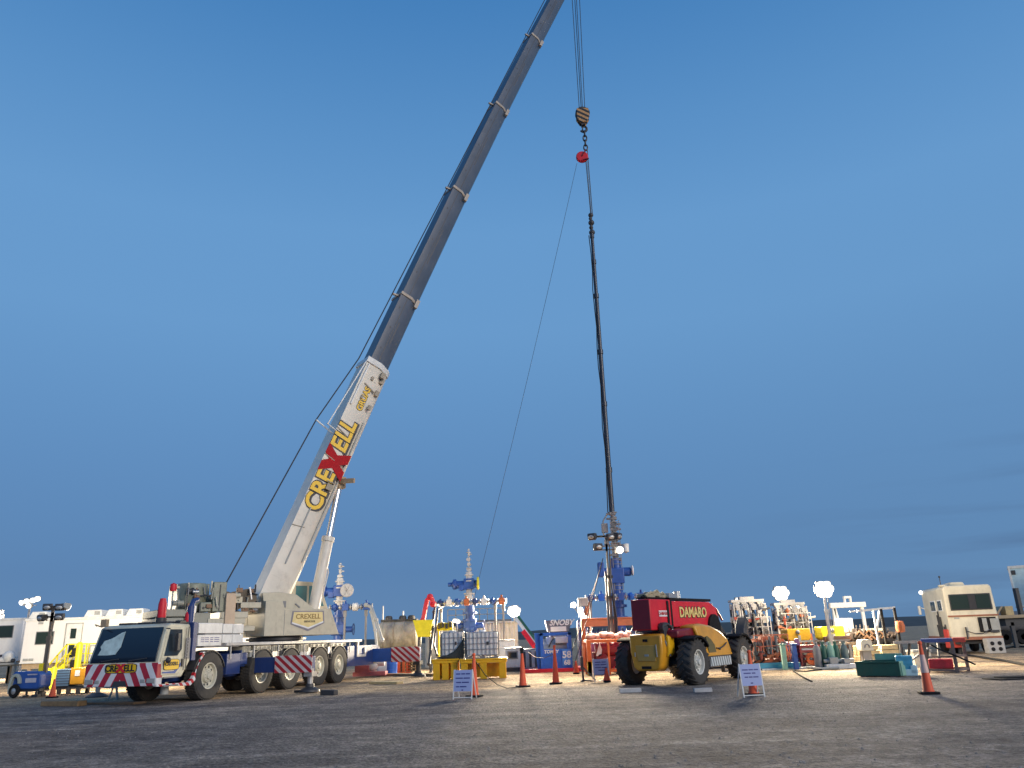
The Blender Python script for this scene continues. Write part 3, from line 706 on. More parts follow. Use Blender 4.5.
d = MB(); d.span((1.6, .2, ZN), (4.2, .25, ZN + .06)); d.span((2.0, -.50, ZN - .2), (E0 - 3.0, -.44, ZN - .12)); d.build('boom_conduit', GREYP, boom)
# telescopic sections with collars
cy = (300, 192, 105, 33); xs = [E0] + [bs(p) for p in cy] + [BL]
w0, h0 = 1.0, 1.14
for i in range(5):
    w = w0 - i * .03; h = h0 - i * .035
    d = MB(); d.prism(xsec(w, h), 'x', xs[i] - .3, xs[i + 1]); sec = d.build('boom_section', GREYB, boom, bevel=.012)
    d = MB(); L_ = xs[i + 1] - xs[i]; d.span((xs[i] + .1, h * .12, w / 2), (xs[i + 1] - .2, h * .16, w / 2 + .004)); d.span((xs[i] + L_ * .3, -h * .01, w / 2), (xs[i] + L_ * .62, h * .05, w / 2 + .003))
    for k in range(3): d.box((xs[i] + L_ * (.2 + .3 * k), h * .3, w / 2), (.10, .06, .02))
    d.build('grease_streak', mat('grease_dark', (.05, .055, .07), .5, var=.4) if i == 0 else bpy.data.materials['grease_dark'], sec)
    if i < 4:
        d = MB(); d.prism([(a * 1.07, c * 1.10) for a, c in xsec(w, h)], 'x', xs[i + 1] - .10, xs[i + 1] + .06)
        d.bar((xs[i + 1] - .1, h * .5, .2), (xs[i + 1] - .2, h * .5 + .32, .2), .10); d.box((xs[i + 1] - .1, -h * .35, w * .45), (.5, .2, .16))
        d.build('boom_collar', mat('collar_tan', (.42, .36, .30), .45, dirt=.3) if i == 0 else bpy.data.materials['collar_tan'], boom, bevel=.01)
d = MB(); d.prism([(-.5, -.45), (.45, -.45), (.75, .1), (.6, .55), (-.5, .5)], 'z', -.38, .38)
for v in d.v: v.x += BL
tip_head = d.build('boom_head', WHITE, boom, bevel=.02)
d = MB()
for z in (-.24, -.08, .08, .24): d.lathe([(.001, -.05), (.36, -.05), (.30, 0), (.36, .05), (.001, .05)], (BL + .55, -.55, z), 'z', 20)
d.build('sheave', DARK, boom)
# writing along the boom
def boom_text(body, s, size, m, off, z=0.0, **k): return text(body, size, m, boom, Matrix.Translation(V((s, off, ZN + .006 + z))), **k)
sC = (bs(512), bs(424)); mid = (sC[0] + sC[1]) / 2; Lw = sC[1] - sC[0]
for body, s_, sh in (('CRE', mid - Lw * .30, 0.0), ('ELL', mid + Lw * .31, .1)):
    boom_text(body, s_, 1.10, LETTERB, .10, 0, bold=.10, ext=.004, sx=.95, shear=sh, name='lettering_outline')
    boom_text(body, s_, 1.10, LETTERY, .14, .006, bold=.03, ext=.006, sx=.95, shear=sh)
d = MB(); d.prism([(mid - .62, -.52), (mid - .15, -.52), (mid + .05, -.18), (mid + .25, -.52), (mid + .72, -.52), (mid + .42, .1), (mid + .80, .66), (mid + .30, .66), (mid + .10, .38), (mid - .12, .66), (mid - .60, .66), (mid - .22, .08)], 'z', ZN + .012, ZN + .024)
d.build('lettering', mat('letter_crimson', (.42, .006, .012), .85, var=.08), boom)
boom_text('GRUAS', bs(402), .40, LETTERB, .0, 0, bold=.035, ext=.004, name='lettering_outline')
boom_text('GRUAS', bs(402), .40, LETTERY, .0, .006, bold=.012, ext=.006)
for o in [boom] + list(boom.children_recursive):          # the long boom droops a little under its own weight
    for v in o.data.vertices: v.co.y -= DROOP * (max(0.0, v.co.x) / BL) ** 2
# luffing cylinder
c0 = V((1.45, 0, 2.45)); ca = BF + ax_ * bs(476) - top_ * .74
sp = c0.lerp(ca, .60)
d = MB(); d.cyl(c0, sp, .24, n=20); d.cyl(sp - (sp - c0).normalized() * .2, sp, .28, n=20); d.tube([c0 + V((.25, -.1, .3)), c0.lerp(ca, .35) + V((.28, -.12, 0)), c0.lerp(ca, .38) + V((.2, -.1, 0))], .03)
lc = d.build('lifting_cylinder', CREAMB, crane, matrix=SM)
d = MB(); d.cyl(sp, ca, .15, n=18); d.build('cylinder_rod', CHROME, lc)
d = MB(); d.bar(ca - V((0, .3, 0)), ca + V((0, .3, 0)), .34, .5); d.bar(ca, ca + top_ * .3, .5, .5); d.bar(ca - V((0, .35, 0)) + top_ * .1, ca - V((-.3, .9, .0)), .12, .2); d.build('cylinder_bracket', TAN, lc)
# hoist ropes: winch to boom head along the back, then down to the block
hook_w = V((WELL.x - .05, WELL.y, ztop(WELL.x, WELL.y, 108)))
inv = SW4.inverted()
d = MB(); head = BF + ax_ * (BL + .3) + top_ * (.75 - DROOP)
d.tube([V((-2.35, -.1, 3.75)), BF + ax_ * (E0 - 4.0) + top_ * 1.55 - V((0, .3, 0)), BF + ax_ * (E0 - .2) + top_ * .95 - V((0, .3, 0)), head], .030, 6)
rtop = V((WELL.x - .1, WELL.y, TIPZ - .9))
for k, (dx, dy) in enumerate(((-.28, -.05), (-.08, .05), (.03, -.05), (.26, .05))):
    e = hook_w + V((dx * .7, dy, -.35)); d.tube([inv @ (rtop + V((dx + .18, dy, -.4))), inv @ e], .024, 6)
d.build('hoist_rope', DARK, crane, matrix=SM)

# ------------------------------------------------------------------ lifting gear above the well
def chain(mb, a, b, r, n):
    a, b = V(a), V(b); L = (b - a).length / n
    for i in range(n):
        c = a.lerp(b, (i + .5) / n); pts = []
        for k in range(13):
            t = 2 * math.pi * k / 12; w = V((math.cos(t) * L * .34, 0, math.sin(t) * L * .62))
            if i % 2: w = V((0, w.x, w.z))
            pts.append(c + w)
        mb.tube(pts, r, 6)
WZ = lambda py: ztop(WELL.x, WELL.y, py)
hb = thing('hook_block', 'black and tan striped crane hook block hanging high against the sky', 'hook block', hook_w); hb.scale = (1.22, 1.22, 1.22)
d = MB(); s = (WZ(108) - WZ(131))
d.prism([(-.32, -.15), (-.36, -.7), (-.16, -1.05), (.16, -1.05), (.36, -.7), (.32, -.15)], 'y', -.22, -.14); d.prism([(-.32, -.15), (-.36, -.7), (-.16, -1.05), (.16, -1.05), (.36, -.7), (.32, -.15)], 'y', .14, .22)
d.build('cheek_plate', HOOKSTR, hb, bevel=.02)
d = MB()
for y in (-.08, .08): d.lathe([(.001, -.05), (.40, -.05), (.34, 0), (.40, .05), (.001, .05)], (0, y, -.4), 'y', 22)
d.build('sheave', DARK, hb)
d = MB(); d.box((0, 0, -1.1), (.2, .3, .16)); d.tube([(math.sin(t) * .19 * (1 if t < 3.6 else .95), 0, -1.38 - math.cos(t) * -.19) for t in [R(-10 + 25 * k) for k in range(11)]], .055, 8); d.bar((0, 0, -1.15), (0, 0, -1.25), .1)
d.build('hook', DARK, hb)
z0, z1 = hook_w.z - 1.5, WZ(150)
cs = MB(); chain(cs, (WELL.x, WELL.y, z0), (WELL.x, WELL.y, z1), .05, 5)
tag(cs.build('lifting_chain', DARK), 'short dark chain linking the hook block to the red sheave', 'chain')
sv = thing('wireline_sheave', 'round red wireline sheave hanging under the hook chain', 'sheave', (WELL.x - .28, WELL.y, WZ(157)))
d = MB(); d.lathe([(.001, -.12), (.36, -.12), (.40, -.08), (.40, .08), (.36, .12), (.001, .12)], (0, 0, 0), 'y', 28); d.build('sheave_wheel', RED, sv, bevel=.01)
d = MB(); d.bar((0, -.16, 0), (.26, -.16, .46), .12, .05); d.bar((0, .16, 0), (.26, .16, .46), .12, .05); d.bar((.0, -.15, -.3), (.42, -.15, -.22), .1, .06); d.build('side_strap', DRED, sv)
d = MB()
d.tube([(WELL.x + .1, WELL.y, WZ(150)), (WELL.x + .13, WELL.y, WZ(214))], .03, 6); d.tube([(WELL.x - .06, WELL.y, WZ(150)), (WELL.x + .02, WELL.y, WZ(214))], .03, 6)
d.tube([(WELL.x + .02, WELL.y - .02, WZ(158)), (WELL.x + .06, WELL.y, WZ(214))], .016, 6)
tag(d.build('sling', DARK), 'pair of thin dark slings between red sheave and top of the long rod', 'sling')
lub = thing('lubricator', 'long thin dark grey lubricator pipe standing in sections up into the sky', 'pipe', (WELL.x, WELL.y, WZ(512)))
zb = WZ(512); ztp = WZ(236)
segs = [WZ(p) for p in (512, 470, 404, 352, 296, 262, 236)]
for i in range(len(segs) - 1):
    d = MB(); r = .155 - .010 * i; a, c = segs[i] - zb, segs[i + 1] - zb
    d.cyl((0, 0, a), (0, 0, c), r, n=14); d.cyl((0, 0, c - .14), (0, 0, c + .14), r + .035, n=14)
    d.build('pipe_section', mat('lubricator_dark', (.05, .055, .07), .35, metal=.4) if i == 0 else bpy.data.materials['lubricator_dark'], lub)
d = MB(); d.tube([(-.24, -.05, 0)] + [(-.17 - .04 * math.sin(k * 1.9), -.08, (ztp - zb) * k / 14) for k in range(1, 15)], .03, 6); d.build('grease_hose', BLACK, lub)
d = MB(); tz = ztp - zb
for (z, r) in ((.25, .2), (.6, .14), (.95, .2), (1.25, .12), (1.5, .17)): d.ball((.02 * math.sin(z * 9), 0, tz + z), r, 10)
d.cyl((0, 0, tz), (0, 0, tz + 1.6), .09); d.build('stuffing_box', DARK, lub)
# the slick line from the sheave down to its winch behind the tote stand
a = V((WELL.x - .65, WELL.y, WZ(163))); e = at(462, 640, 58); e.z = 1.2
pts = []
for k in range(25):
    t = k / 24; p = a.lerp(e, t); p.z -= 9.5 * 4 * t * (1 - t) * .05; pts.append(p)
d = MB(); d.tube(pts, .013, 5)
tag(d.build('wireline_cable', DARK), 'thin dark wireline cable sagging from the red sheave to the ground behind the totes', 'cable')

# ------------------------------------------------------------------ wellheads
def flange(mb, z, r, h=.10, x=0, y=0): mb.cyl((x, y, z), (x, y, z + h), r, n=16)
def frac_tree(px, Y, pt, py_valve, label, wheel_m, wdx, upper, group, gid=640):
    gx = at(px, gid, Y).x; H = ztop(gx, Y, pt); zv = ztop(gx, Y, py_valve)
    t = thing('frac_tree', label, 'wellhead', (gx, Y, 0), 0, group)
    d = MB(); d.cyl((0, 0, 0), (0, 0, zv - 1.0), .26, n=16)
    for z in (.4, 1.0, 1.6, 2.1, 2.6, 3.0):
        if z < zv - .8: flange(d, z, .42, .14)
    d.build('casing_spool', BLUE, t)
    for z in (1.3, 2.35):
        d = MB(); d.box((0, 0, z), (.72, .6, .62)); d.cyl((-.8, 0, z), (.8, 0, z), .16, n=12); o = d.build('lower_valve', BLUE, t, bevel=.04)
        d = MB(); d.wheel((.85, 0, z), .3, 'x'); d.build('handwheel', NAVY, o)
    d = MB(); d.cyl((0, 0, zv - 1.0), (0, 0, zv + .7), .18, n=14)
    for k in range(5): flange(d, zv - .95 + k * .36, .32 if k % 2 else .26, .07)
    d.build('spool', mat('spool_white', (.50, .50, .50), .45, dirt=.3, var=.3) if 'spool_white' not in bpy.data.materials else bpy.data.materials['spool_white'], t)
    d = MB(); d.box((0, 0, zv), (.62, .55, .62)); d.cyl((-1.0, 0, zv - .03), (.5, 0, zv), .22, n=14); d.cyl((-.95, 0, zv), (-.75, 0, zv), .3, n=14); d.cyl((-1.25, 0, zv), (-1.0, 0, zv), .12, n=10)
    d.box((-.45, -.1, zv - .2), (.3, .4, .35)); v_ = d.build('swab_valve', BLUE, t, bevel=.03)
    d = MB(); d.lathe([(.001, -.06), (.34, -.06), (.38, -.02), (.38, .02), (.34, .06), (.001, .06)], (wdx, -.4, zv), 'y' if wheel_m is not LYELLOW else 'x', 24)
    for k in range(6):
        a = k * 1.047; d.bar((wdx, -.47, zv), (wdx + .3 * math.cos(a), -.47, zv + .3 * math.sin(a)), .04) if wheel_m is not LYELLOW else None
    d.build('valve_wheel', wheel_m, v_)
    d = MB(); z = zv + .7; r = .165
    while z < H - .15:
        h = .15 + .05 * (upper % 3) + .05 * rnd.random(); q = rnd.choice((.8, 1.5, 1.15)); d.box((rnd.uniform(-.04, .04), 0, z + h / 2), (r * q, r * 1.3, h * .6)); d.cyl((0, 0, z), (0, 0, z + h), r * .42, n=10); d.cyl((r * .2, 0, z + h * .5), (r * rnd.uniform(.9, 1.5), 0, z + h * .5), r * .25, n=8)
        flange(d, z + h * .78, r * rnd.choice((.62, .75, .95)), .04); z += h + .04; r = max(.09, r * .955)
    d.cyl((0, 0, z), (0, 0, H), .06, n=8); d.build('flow_stack', bpy.data.materials['spool_white'], t)
    d = MB()
    for s in (-.26, .26):
        d.bar((s, .25, zv - 2.0), (s, .25, zv - .5), .05)
    for k in range(6): d.bar((-.26, .25, zv - 1.9 + k * .27), (.26, .25, zv - 1.9 + k * .27), .05)
    d.build('ladder_frame', WHITE, t)
    return t
GW = 'wellheads with blue valves'
frac_tree(338, 46, 563, 591, 'blue and white wellhead tree with round white valve wheel, behind crane cabin', mat('wheel_grey_white', (.42, .42, .43), .5, dirt=.3), .5, 1, GW)
frac_tree(470, 48, 549, 584, 'blue and white wellhead tree with yellow valve wheel, behind the white totes', LYELLOW, .55, 2, GW)
# the well under the lubricator
t = thing('frac_tree', 'tall blue and white wellhead tree under the long dark pipe', 'wellhead', (WELL.x, WELL.y, 0), 0, GW)
zt = WZ(512); zm = WZ(562); zl = WZ(590)
d = MB(); d.cyl((0, 0, 0), (0, 0, zl), .3, n=16)
for k in range(6): flange(d, .5 + k * (zl - .8) / 5, .46, .14)
d.build('casing_spool', BLUE, t)
d = MB(); d.box((0, 0, (zm + zl) / 2), (.8, .7, .85)); d.cyl((-1.0, 0, zm - .55), (.8, 0, zm - .55), .24, n=14); d.box((-.85, 0, zm - .4), (.35, .5, .8)); d.cyl((0, 0, zl - .2), (0, 0, zm + .2), .3); o = d.build('main_valve', BLUE, t, bevel=.05)
d = MB(); d.lathe([(.001, -.05), (.26, -.05), (.3, 0), (.26, .05), (.001, .05)], (.88, -.1, zm - .5), 'x', 20); d.build('valve_wheel', WHITE, o)
d = MB(); z = zm; k = 0; d.cyl((.04, 0, zm), (.02, 0, zt), .17, .12, n=12)
while z < zt - .1:
    h = .2 + .1 * rnd.random(); w = (.42 if k % 3 else .56) * (1.15 - .25 * (z - zm) / (zt - zm))
    d.box((.05 + rnd.uniform(-.05, .05), 0, z + h / 2), (w * .7, w * .7, h * .7)); flange(d, z + h * .72, w * .45, .05, .05); d.cyl((.05, -.1, z + h * .4), (rnd.choice((-.36, .42)), -.1, z + h * .4), .06, n=8); z += h + .04; k += 1
d.build('blowout_preventer', mat('bop_grey', (.24, .24, .25), .45, dirt=.3, var=.7, scale=2.5), t)
d = MB()
for x in (-.18, .30):
    d.bar((x, -.30, zl), (x, -.30, zt - .5), .035)
for k in range(17): d.bar((-.18, -.30, zl + k * (zt - zl - .6) / 16), (.30, -.30, zl + k * (zt - zl - .6) / 16), .03)
d.tube([(-.45, -.1, zt - 1.6), (-.62, -.1, zt - 1.1), (-.55, -.1, zt - .5), (-.2, 0, zt)], .04); d.box((-.48, 0, zt - .9), (.34, .3, .5)); d.box((-.42, 0, zt - 1.7), (.25, .3, .3))
d.build('service_frame', MIDG, t)
d = MB(); d.lathe([(.001, -.3), (.17, -.22), (.18, .22), (.001, .22)], (.62, -.1, zm + .75), 'z', 14); d.build('accumulator', WHITE, t)

def flow_arm(px0, px1, py, Y, label, drop=(), cols=(NAVY, WHITE, BLUE, RUST)):
    """row of valves and spools lying level on posts"""
    a = at(px0, py, Y); b = at(px1, py, Y); z = (a.z + b.z) / 2; L = b.x - a.x
    t = thing('flow_line', label, 'flow line', (a.x, Y, 0), 0, 'flow arms of wellheads')
    d = MB(); d.cyl((0, 0, z), (L, 0, z), .09, n=10)
    n = max(3, int(L / .5))
    for k in range(n + 1): d.cyl((L * k / n - .03, 0, z), (L * k / n + .03, 0, z), .17, n=12)
    d.build('pipe', STEEL, t)
    for k in range(n):
        c = L * (k + .5) / n; w = L / n * .62; d = MB()
        if k % 2: d.box((c, 0, z), (w, .32, .36)); d.cyl((c, 0, z), (c, -.1, z + .34), .06)
        else: d.cyl((c - w / 2, 0, z), (c + w / 2, 0, z), .15 + .04 * (k % 3), .12, n=12); d.cyl((c - w * .2, 0, z), (c + w * .2, 0, z), .22, n=12); d.cyl((c, -.25, z + .05), (c, .1, z + .05), .10, n=10)
        d.build('valve', cols[k % len(cols)], t, bevel=.02)
    for px in drop:
        x = at(px, py, Y).x - a.x; d = MB(); d.cyl((x, .05, 0), (x, .05, z), .06, n=8); d.box((x, .05, z - .3), (.16, .14, .4)); d.build('post', MIDG, t)
    return t
flow_arm(436, 506, 602, 46.5, 'row of dark blue, white and rusty valves across the wellhead behind the totes', (441, 495, 503))
flow_arm(330, 372, 607, 45, 'row of blue valves with sloping pipe beside the crane cabin', (345, 366), (BLUE, BLUE, WHITE))
flow_arm(586, 646, 597, 44, 'long bright blue valve row crossing in front of tall wellhead under the pipe', (590, 640), (BLUE, BRBLUE, BLUE))
# pipes curving down from the left arm, and goose-necks
def pipe_obj(name, pts, r, m, label, cat, group=None):
    d = MB(); d.tube(pts, r, 8)
    for i in (0, len(pts) // 2, -1):
        p = V(pts[i]); d.ball(p, r * 1.5, 8)
    return tag(d.build(name, m), label, cat, group)
pp = lambda l: [at(*q) for q in l]
pipe_obj('flow_pipe', pp([(366, 605, 44.6), (371, 607, 44.4), (376, 620, 44), (382, 640, 43.4)]), .09, GREYP, 'pale pipe sloping down to the right of the blue valve row', 'pipe')
pipe_obj('flow_pipe', pp([(371, 612, 44.9), (375, 630, 44.6), (377, 648, 44)]), .07, GREYP, 'steeper pale pipe beside the crane outrigger, nearer the wellhead', 'pipe')
pipe_obj('flow_pipe', pp([(441, 606, 46), (436, 604, 45), (434, 612, 44), (432, 640, 43), (429, 664, 42)]), .07, DARK, 'dark pipe running down from the end of the valve row to the ground', 'pipe')
pipe_obj('flow_pipe', pp([(443, 606, 46), (438, 609, 45), (437, 620, 44), (434, 645, 43), (437, 655, 42.5)]), .05, DARK, 'thin dark hose beside the dropping pipe by the yellow hopper', 'hose')
pipe_obj('crane_arm', pp([(423, 621, 44), (425, 610, 44), (427, 600, 44), (430, 597, 44), (432, 599, 44), (433, 604, 44)]), .125, RED, 'red curved loading arm bent like a hook above yellow hopper', 'arm')

def quad_prism(px_list, Y, th):    # outline at depth Y as a slab of real thickness
    pts = [at(px, py, Y) for px, py in px_list]; return [(p.x, p.z) for p in pts]
# yellow hopper and barrier boards
t = thing('hopper', 'yellow hopper narrowing downwards below the red curved arm', 'hopper', at(425, 640, 43.6) * V((1, 1, 0)) if False else (at(425, 640, 43.6).x, 43.6, 0))
zt_, zb_ = ztop(t.location.x, 43.6, 620), ztop(t.location.x, 43.6, 637)
d = MB(); d.prism([(-.34, zb_), (.28, zb_), (.48, zt_), (-.60, zt_)], 'y', -.4, .4); d.build('bin', LYELLOW, t, bevel=.02)
d = MB()
for x in (-.3, .3): d.bar((x, -.3, 0), (x, -.3, zb_), .08); d.bar((x, .3, 0), (x, .3, zb_), .08)
d.build('leg', DARK, t)
t = thing('guard_rail', 'yellow rail with black blocks behind the left tote', 'rail', (at(437, 640, 44.5).x, 44.5, 0))
w_ = at(453, 640, 44.5).x - t.location.x; zz = ztop(t.location.x, 44.5, 626)
d = MB(); d.span((0, -.06, zz - .25), (w_, .06, zz + .15)); d.bar((.1, 0, 0), (.1, 0, zz), .09); d.bar((w_ - .1, 0, 0), (w_ - .1, 0, zz), .09); d.build('rail', LYELLOW, t)
d = MB()
for k in range(4): d.box((.12 + w_ * .24 * k, -.1, zz - .02 + .06 * (k % 2)), (.12, .14, .26))
d.build('clamp', DARK, t)

# ------------------------------------------------------------------ light towers
def light_tower(label, gx, Y, z_head, heads, body=None, mast=STEEL, group='light towers', head_s=.3, watts=0, aim=None, tank=None, rz=0.0, blob=LAMPW):
    t = thing('light_tower', label, 'light tower', (gx, Y, 0), rz, group)
    if body is not None:
        w, h = 1.5, .95
        d = MB(); d.prism([(-.85, .32), (-.85, .95), (-.72, 1.02), (.6, 1.0), (.70, .9), (.70, .40), (.55, .30)], 'y', -.45, .45); bo = d.build('trailer_body', body, t, bevel=.05)
        d = MB(); d.span((-.18, -.462, .58), (.38, -.452, .78)); d.span((-.1, -.462, .87), (.38, -.452, .93)); d.build('label_plate', GREYP, bo)
        d = MB(); a = [R(180 * k / 10) for k in range(11)]
        d.prism([(-.52 + .30 * math.cos(q), .58 + .36 * math.sin(q)) for q in a] + [(-.52 - .18 * math.cos(q), .58 + .25 * math.sin(q)) for q in a], 'y', -.58, -.44); d.span((-.82, -.58, .34), (-.70, -.46, .6)); d.build('mudguard', PALEG, t)
        d = MB(); d.lathe([(.12, -.08), (.24, -.08), (.26, 0), (.24, .08), (.12, .08)], (-.52, -.52, .26), 'y', 20); d.cyl((-.52, -.6, .26), (-.52, -.46, .26), .13); d.build('tyre', BLACK, t)
        d = MB(); d.span((-.8, -.4, .22), (.9, .4, .32)); d.bar((.45, -.3, .05), (.45, -.3, .3), .08); d.box((.5, -.3, .05), (.3, .2, .1)); d.bar((-.1, -.3, .08), (-.1, -.3, .3), .08); d.build('frame', DARK, t)
    d = MB(); z = 0 if body is None else 1.0; zz = z_head
    for k in range(3):
        a, c = z + (zz - z) * k / 3, z + (zz - z) * (k + 1) / 3; d.box((0, 0, (a + c) / 2), (.17 - .04 * k, .17 - .04 * k, c - a + .1))
        d.box((0, 0, a + .1), (.24 - .04 * k, .24 - .04 * k, .16))
    d.tube([(.12, -.05, z), (.10, -.1, (z + zz) / 2), (.14, -.05, zz)], .02, 6)
    d.build('mast', mast, t)
    xs_ = [h[0] for h in heads] + [0]; zs = sorted(set(h[1] for h in heads)); d = MB()
    for q in zs: d.bar((min(xs_), 0, z_head + q), (max(xs_), 0, z_head + q), .05)
    d.bar((0, 0, z_head - .3), (0, 0, z_head + max(zs + [0])), .09); d.build('crossbar', mast, t)
    for (x, q, lit, yaw) in heads:
        m_ = Matrix.Translation(V((x, -.02, z_head + q))) @ Matrix.Rotation(yaw, 4, 'Z') @ Matrix.Rotation(R(18), 4, 'X')
        d = MB(); s = head_s; d.prism([(-.10, -s * .55), (-.16, -s * .3), (-.16, s * .3), (-.10, s * .55), (.10, s * .36), (.12, 0), (.10, -s * .36)], 'x', -s * .62, s * .62); d.bar((0, .05, -s * .2), (0, .16, -s * .7), .05)
        o = d.build('lamp_head', DARK if not lit else GREYP, t, matrix=m_, bevel=.015)
        d = MB(); d.ball((0, -.165, 0), s * (.62 if lit else .5), 18, (1, .28, .9 if lit else .6)); d.build('lens', blob if lit else STEEL, o)
    if watts:
        spot(t, V((0, -.4, z_head)), V((0, -.4, z_head)) + V(aim), watts)
    return t
# near blue light plant on the left, three of its four lamps dark
gp = G(31, 697)
mx_ = at(46, 660, gp.y).x - gp.x
t = light_tower('blue wheeled light plant with four lamp heads on a dark mast, by the yellow stair', gp.x + mx_, gp.y, ztop(gp.x + mx_, gp.y, 614), [(-.22, .30, False, .3), (-.36, -.12, False, -.4), (.28, .28, False, .3), (.33, -.10, False, .2), (.48, .30, True, 2.6)], body=None, mast=mat('mast_brown', (.13, .11, .09), .5, dirt=.3), head_s=.26)
d = MB(); d.prism([(-1.30, .34), (-1.30, .98), (-1.18, 1.06), (.10, 1.04), (.24, .92), (.24, .42), (.10, .32)], 'y', -.5, .4); bo = d.build('trailer_body', BLUE, t, bevel=.06)
d = MB(); d.span((-.55, -.515, .60), (.02, -.502, .78)); d.span((-.48, -.515, .90), (.04, -.502, .95)); d.build('label_plate', mat('label_lilac', (.45, .44, .52), .5), bo)
d = MB(); a = [R(180 * k / 10) for k in range(11)]
d.prism([(-1.02 + .28 * math.cos(q), .58 + .40 * math.sin(q)) for q in a] + [(-1.02 - .17 * math.cos(q), .58 + .28 * math.sin(q)) for q in a], 'y', -.66, -.49); d.span((-1.32, -.66, .18), (-1.2, -.5, .6)); d.build('mudguard', mat('mudguard_grey', (.36, .40, .36), .5, dirt=.2), t, bevel=.01)
d = MB(); d.lathe([(.13, -.09), (.25, -.09), (.28, 0), (.25, .09), (.13, .09)], (-1.0, -.58, .28), 'y', 22); d.build('tyre', BLACK, t)
d = MB(); d.lathe([(.13, -.05), (.08, -.06), (.001, -.08)], (-1.0, -.6, .28), 'y', 16); d.build('wheel_rim', STEEL, t)
d = MB(); d.span((-1.25, -.4, .24), (.2, .35, .34)); d.bar((.05, -.4, .06), (.05, -.4, .34), .09); d.box((.05, -.4, .06), (.34, .24, .12)); d.bar((-.5, -.35, .06), (-.5, -.35, .3), .08); d.box((-.5, -.4, .05), (.2, .2, .1)); d.build('chassis', DARK, t)
d = MB(); d.span((-.16, -.2, 1.04), (.02, 0, 1.36)); d.build('jack', LYELLOW, t, bevel=.01)
lampz = ztop(gp.x + mx_, gp.y, 606)
spot(t, V((.55, .35, lampz)), V((.2, 10, .5)), 9500, ang=140)
spot(t, V((.5, .2, lampz)), V((9, 3.5, 1)), 1500, ang=120)
for o in t.children:
    if o.name.split('.')[0] in ('trailer_body', 'mudguard', 'tyre', 'wheel_rim', 'chassis', 'jack'): o.scale = (.74, .9, .92); o.location.x = -.03

WARM = (1.0, .80, .52)
# floodlights further back (lit)
def flood(label, px, py, Y, watts, aim, heads, mast_top=None, blob=LAMPW, hs=.34, more=()):
    x = at(px, 640, Y).x; z = ztop(x, Y, py)
    # follow the vertical: solve plan x so that the head lands on px
    for _ in range(6): x += (px - proj((x, Y, z))[0]) * Y / FPX; z = ztop(x, Y, py)
    t = light_tower(label, x, Y, z, heads, body=None, head_s=hs, watts=watts, aim=aim, blob=blob)
    for (a2, w2) in more: spot(t, V((0, .3, z)), V((0, .3, z)) + V(a2), w2)
    return t
H4 = [(-.42, .22, True, -.4), (.42, .22, True, .4), (-.38, -.2, True, -.3), (.38, -.2, True, .3), (0, .05, True, 0)]
H4 = [(0, .02, True, 0)] + [(.17 * math.cos(R(60 * k + 15)), .02 + .17 * math.sin(R(60 * k + 15)), True, .3 * math.cos(R(60 * k))) for k in range(6)]
H6 = [(0, .02, True, 0)] + [(.21 * math.cos(R(60 * k)), .02 + .21 * math.sin(R(60 * k)), True, .3 * math.cos(R(60 * k))) for k in range(6)]
flood('thin light mast with blazing lamps behind the white office trailer', 30, 604, 62, 14000, (6, -8, -5.5), [(-.55, .15, True, -.3), (-.2, .25, True, .1), (.25, .3, True, .2), (.55, .4, True, .4), (0, -.1, True, 0)])
flood('blazing floodlight on a pole above corrugated grey shed', 514, 611, 50, 29000, (-.2, -9, -4.4), H4)
flood('small bright lamp low above the left tote', 455, 621, 47.5, 2500, (-2, -9, -3.5), [(0, .05, True, 0), (.16, 0, True, .2)], hs=.2, more=(((-9, -3, -2), 1800),))
flood('blazing floodlight rising from the white valve manifold', 780, 593, 43.5, 8000, (1, -9, -4.0), H6, hs=.34)
flood('blazing floodlight on a white mast standing beside the yellow tank', 823, 589, 37.5, 14000, (2.5, -8, -4.0), H6, hs=.34, more=(((-6, 5, -3.5), 1300), ((10, 5, -1.8), 6000)))
flood('lamp cut by the left edge of the picture above the cropped trailer', 0, 614, 60, 4000, (5, -8, -4), [(0, .15, True, 0), (.1, -.2, True, 0)])
flood('small lamp on thin pole behind white manifold and telescopic handler', 738, 600, 55, 0, (0, -1, -1), [(0, 0, True, 0)], blob=LAMPS, hs=.4)
# tall work-light mast in front of the middle well
x = at(613, 640, 37).x
t = light_tower('tall jointed work light mast with four lamp heads, one lit, before the tall wellhead', x, 37, ztop(x, 37, 545), [(-.62, .42, False, -.6), (-.42, -.05, False, .4), (.20, .38, False, .3), (.52, .40, False, .9), (.55, -.22, True, .2)], body=None, mast=mat('mast_grey', (.20, .19, .16), .5, dirt=.35), head_s=.30, watts=9000, aim=(1.5, -8, -5))
d = MB(); zz = ztop(x, 37, 545)
for z in (.5, 1.4, 2.3, 3.2, 4.1): d.box((0, 0, z), (.36, .34, .12)); 
d.bar((-.16, -.14, .3), (-.14, -.14, zz - 1.2), .09); d.bar((.16, -.14, .3), (.14, -.14, zz - 2.2), .09); d.tube([(.1, -.2, .4), (.22, -.22, 2.2), (.05, -.2, 4.0), (.12, -.2, zz)], .03, 6)
d.build('mast_frame', DARK, t)
d = MB(); a = V((x - .2, 37, ztop(x, 37, 558))); e = at(572, 640, 37.5); e.z = .2; e2 = at(566, 640, 40); e2.z = .3
d.tube([a, e], .022, 6); tag(d.build('guy_wire', DARK), 'guy wire slanting left from the work light mast, nearer strand', 'wire', 'guy wires of the work light mast')
d = MB(); d.tube([a + V((-.1, .1, -.4)), e2], .018, 6); tag(d.build('guy_wire', DARK), 'guy wire slanting left from the work light mast, further strand', 'wire', 'guy wires of the work light mast')

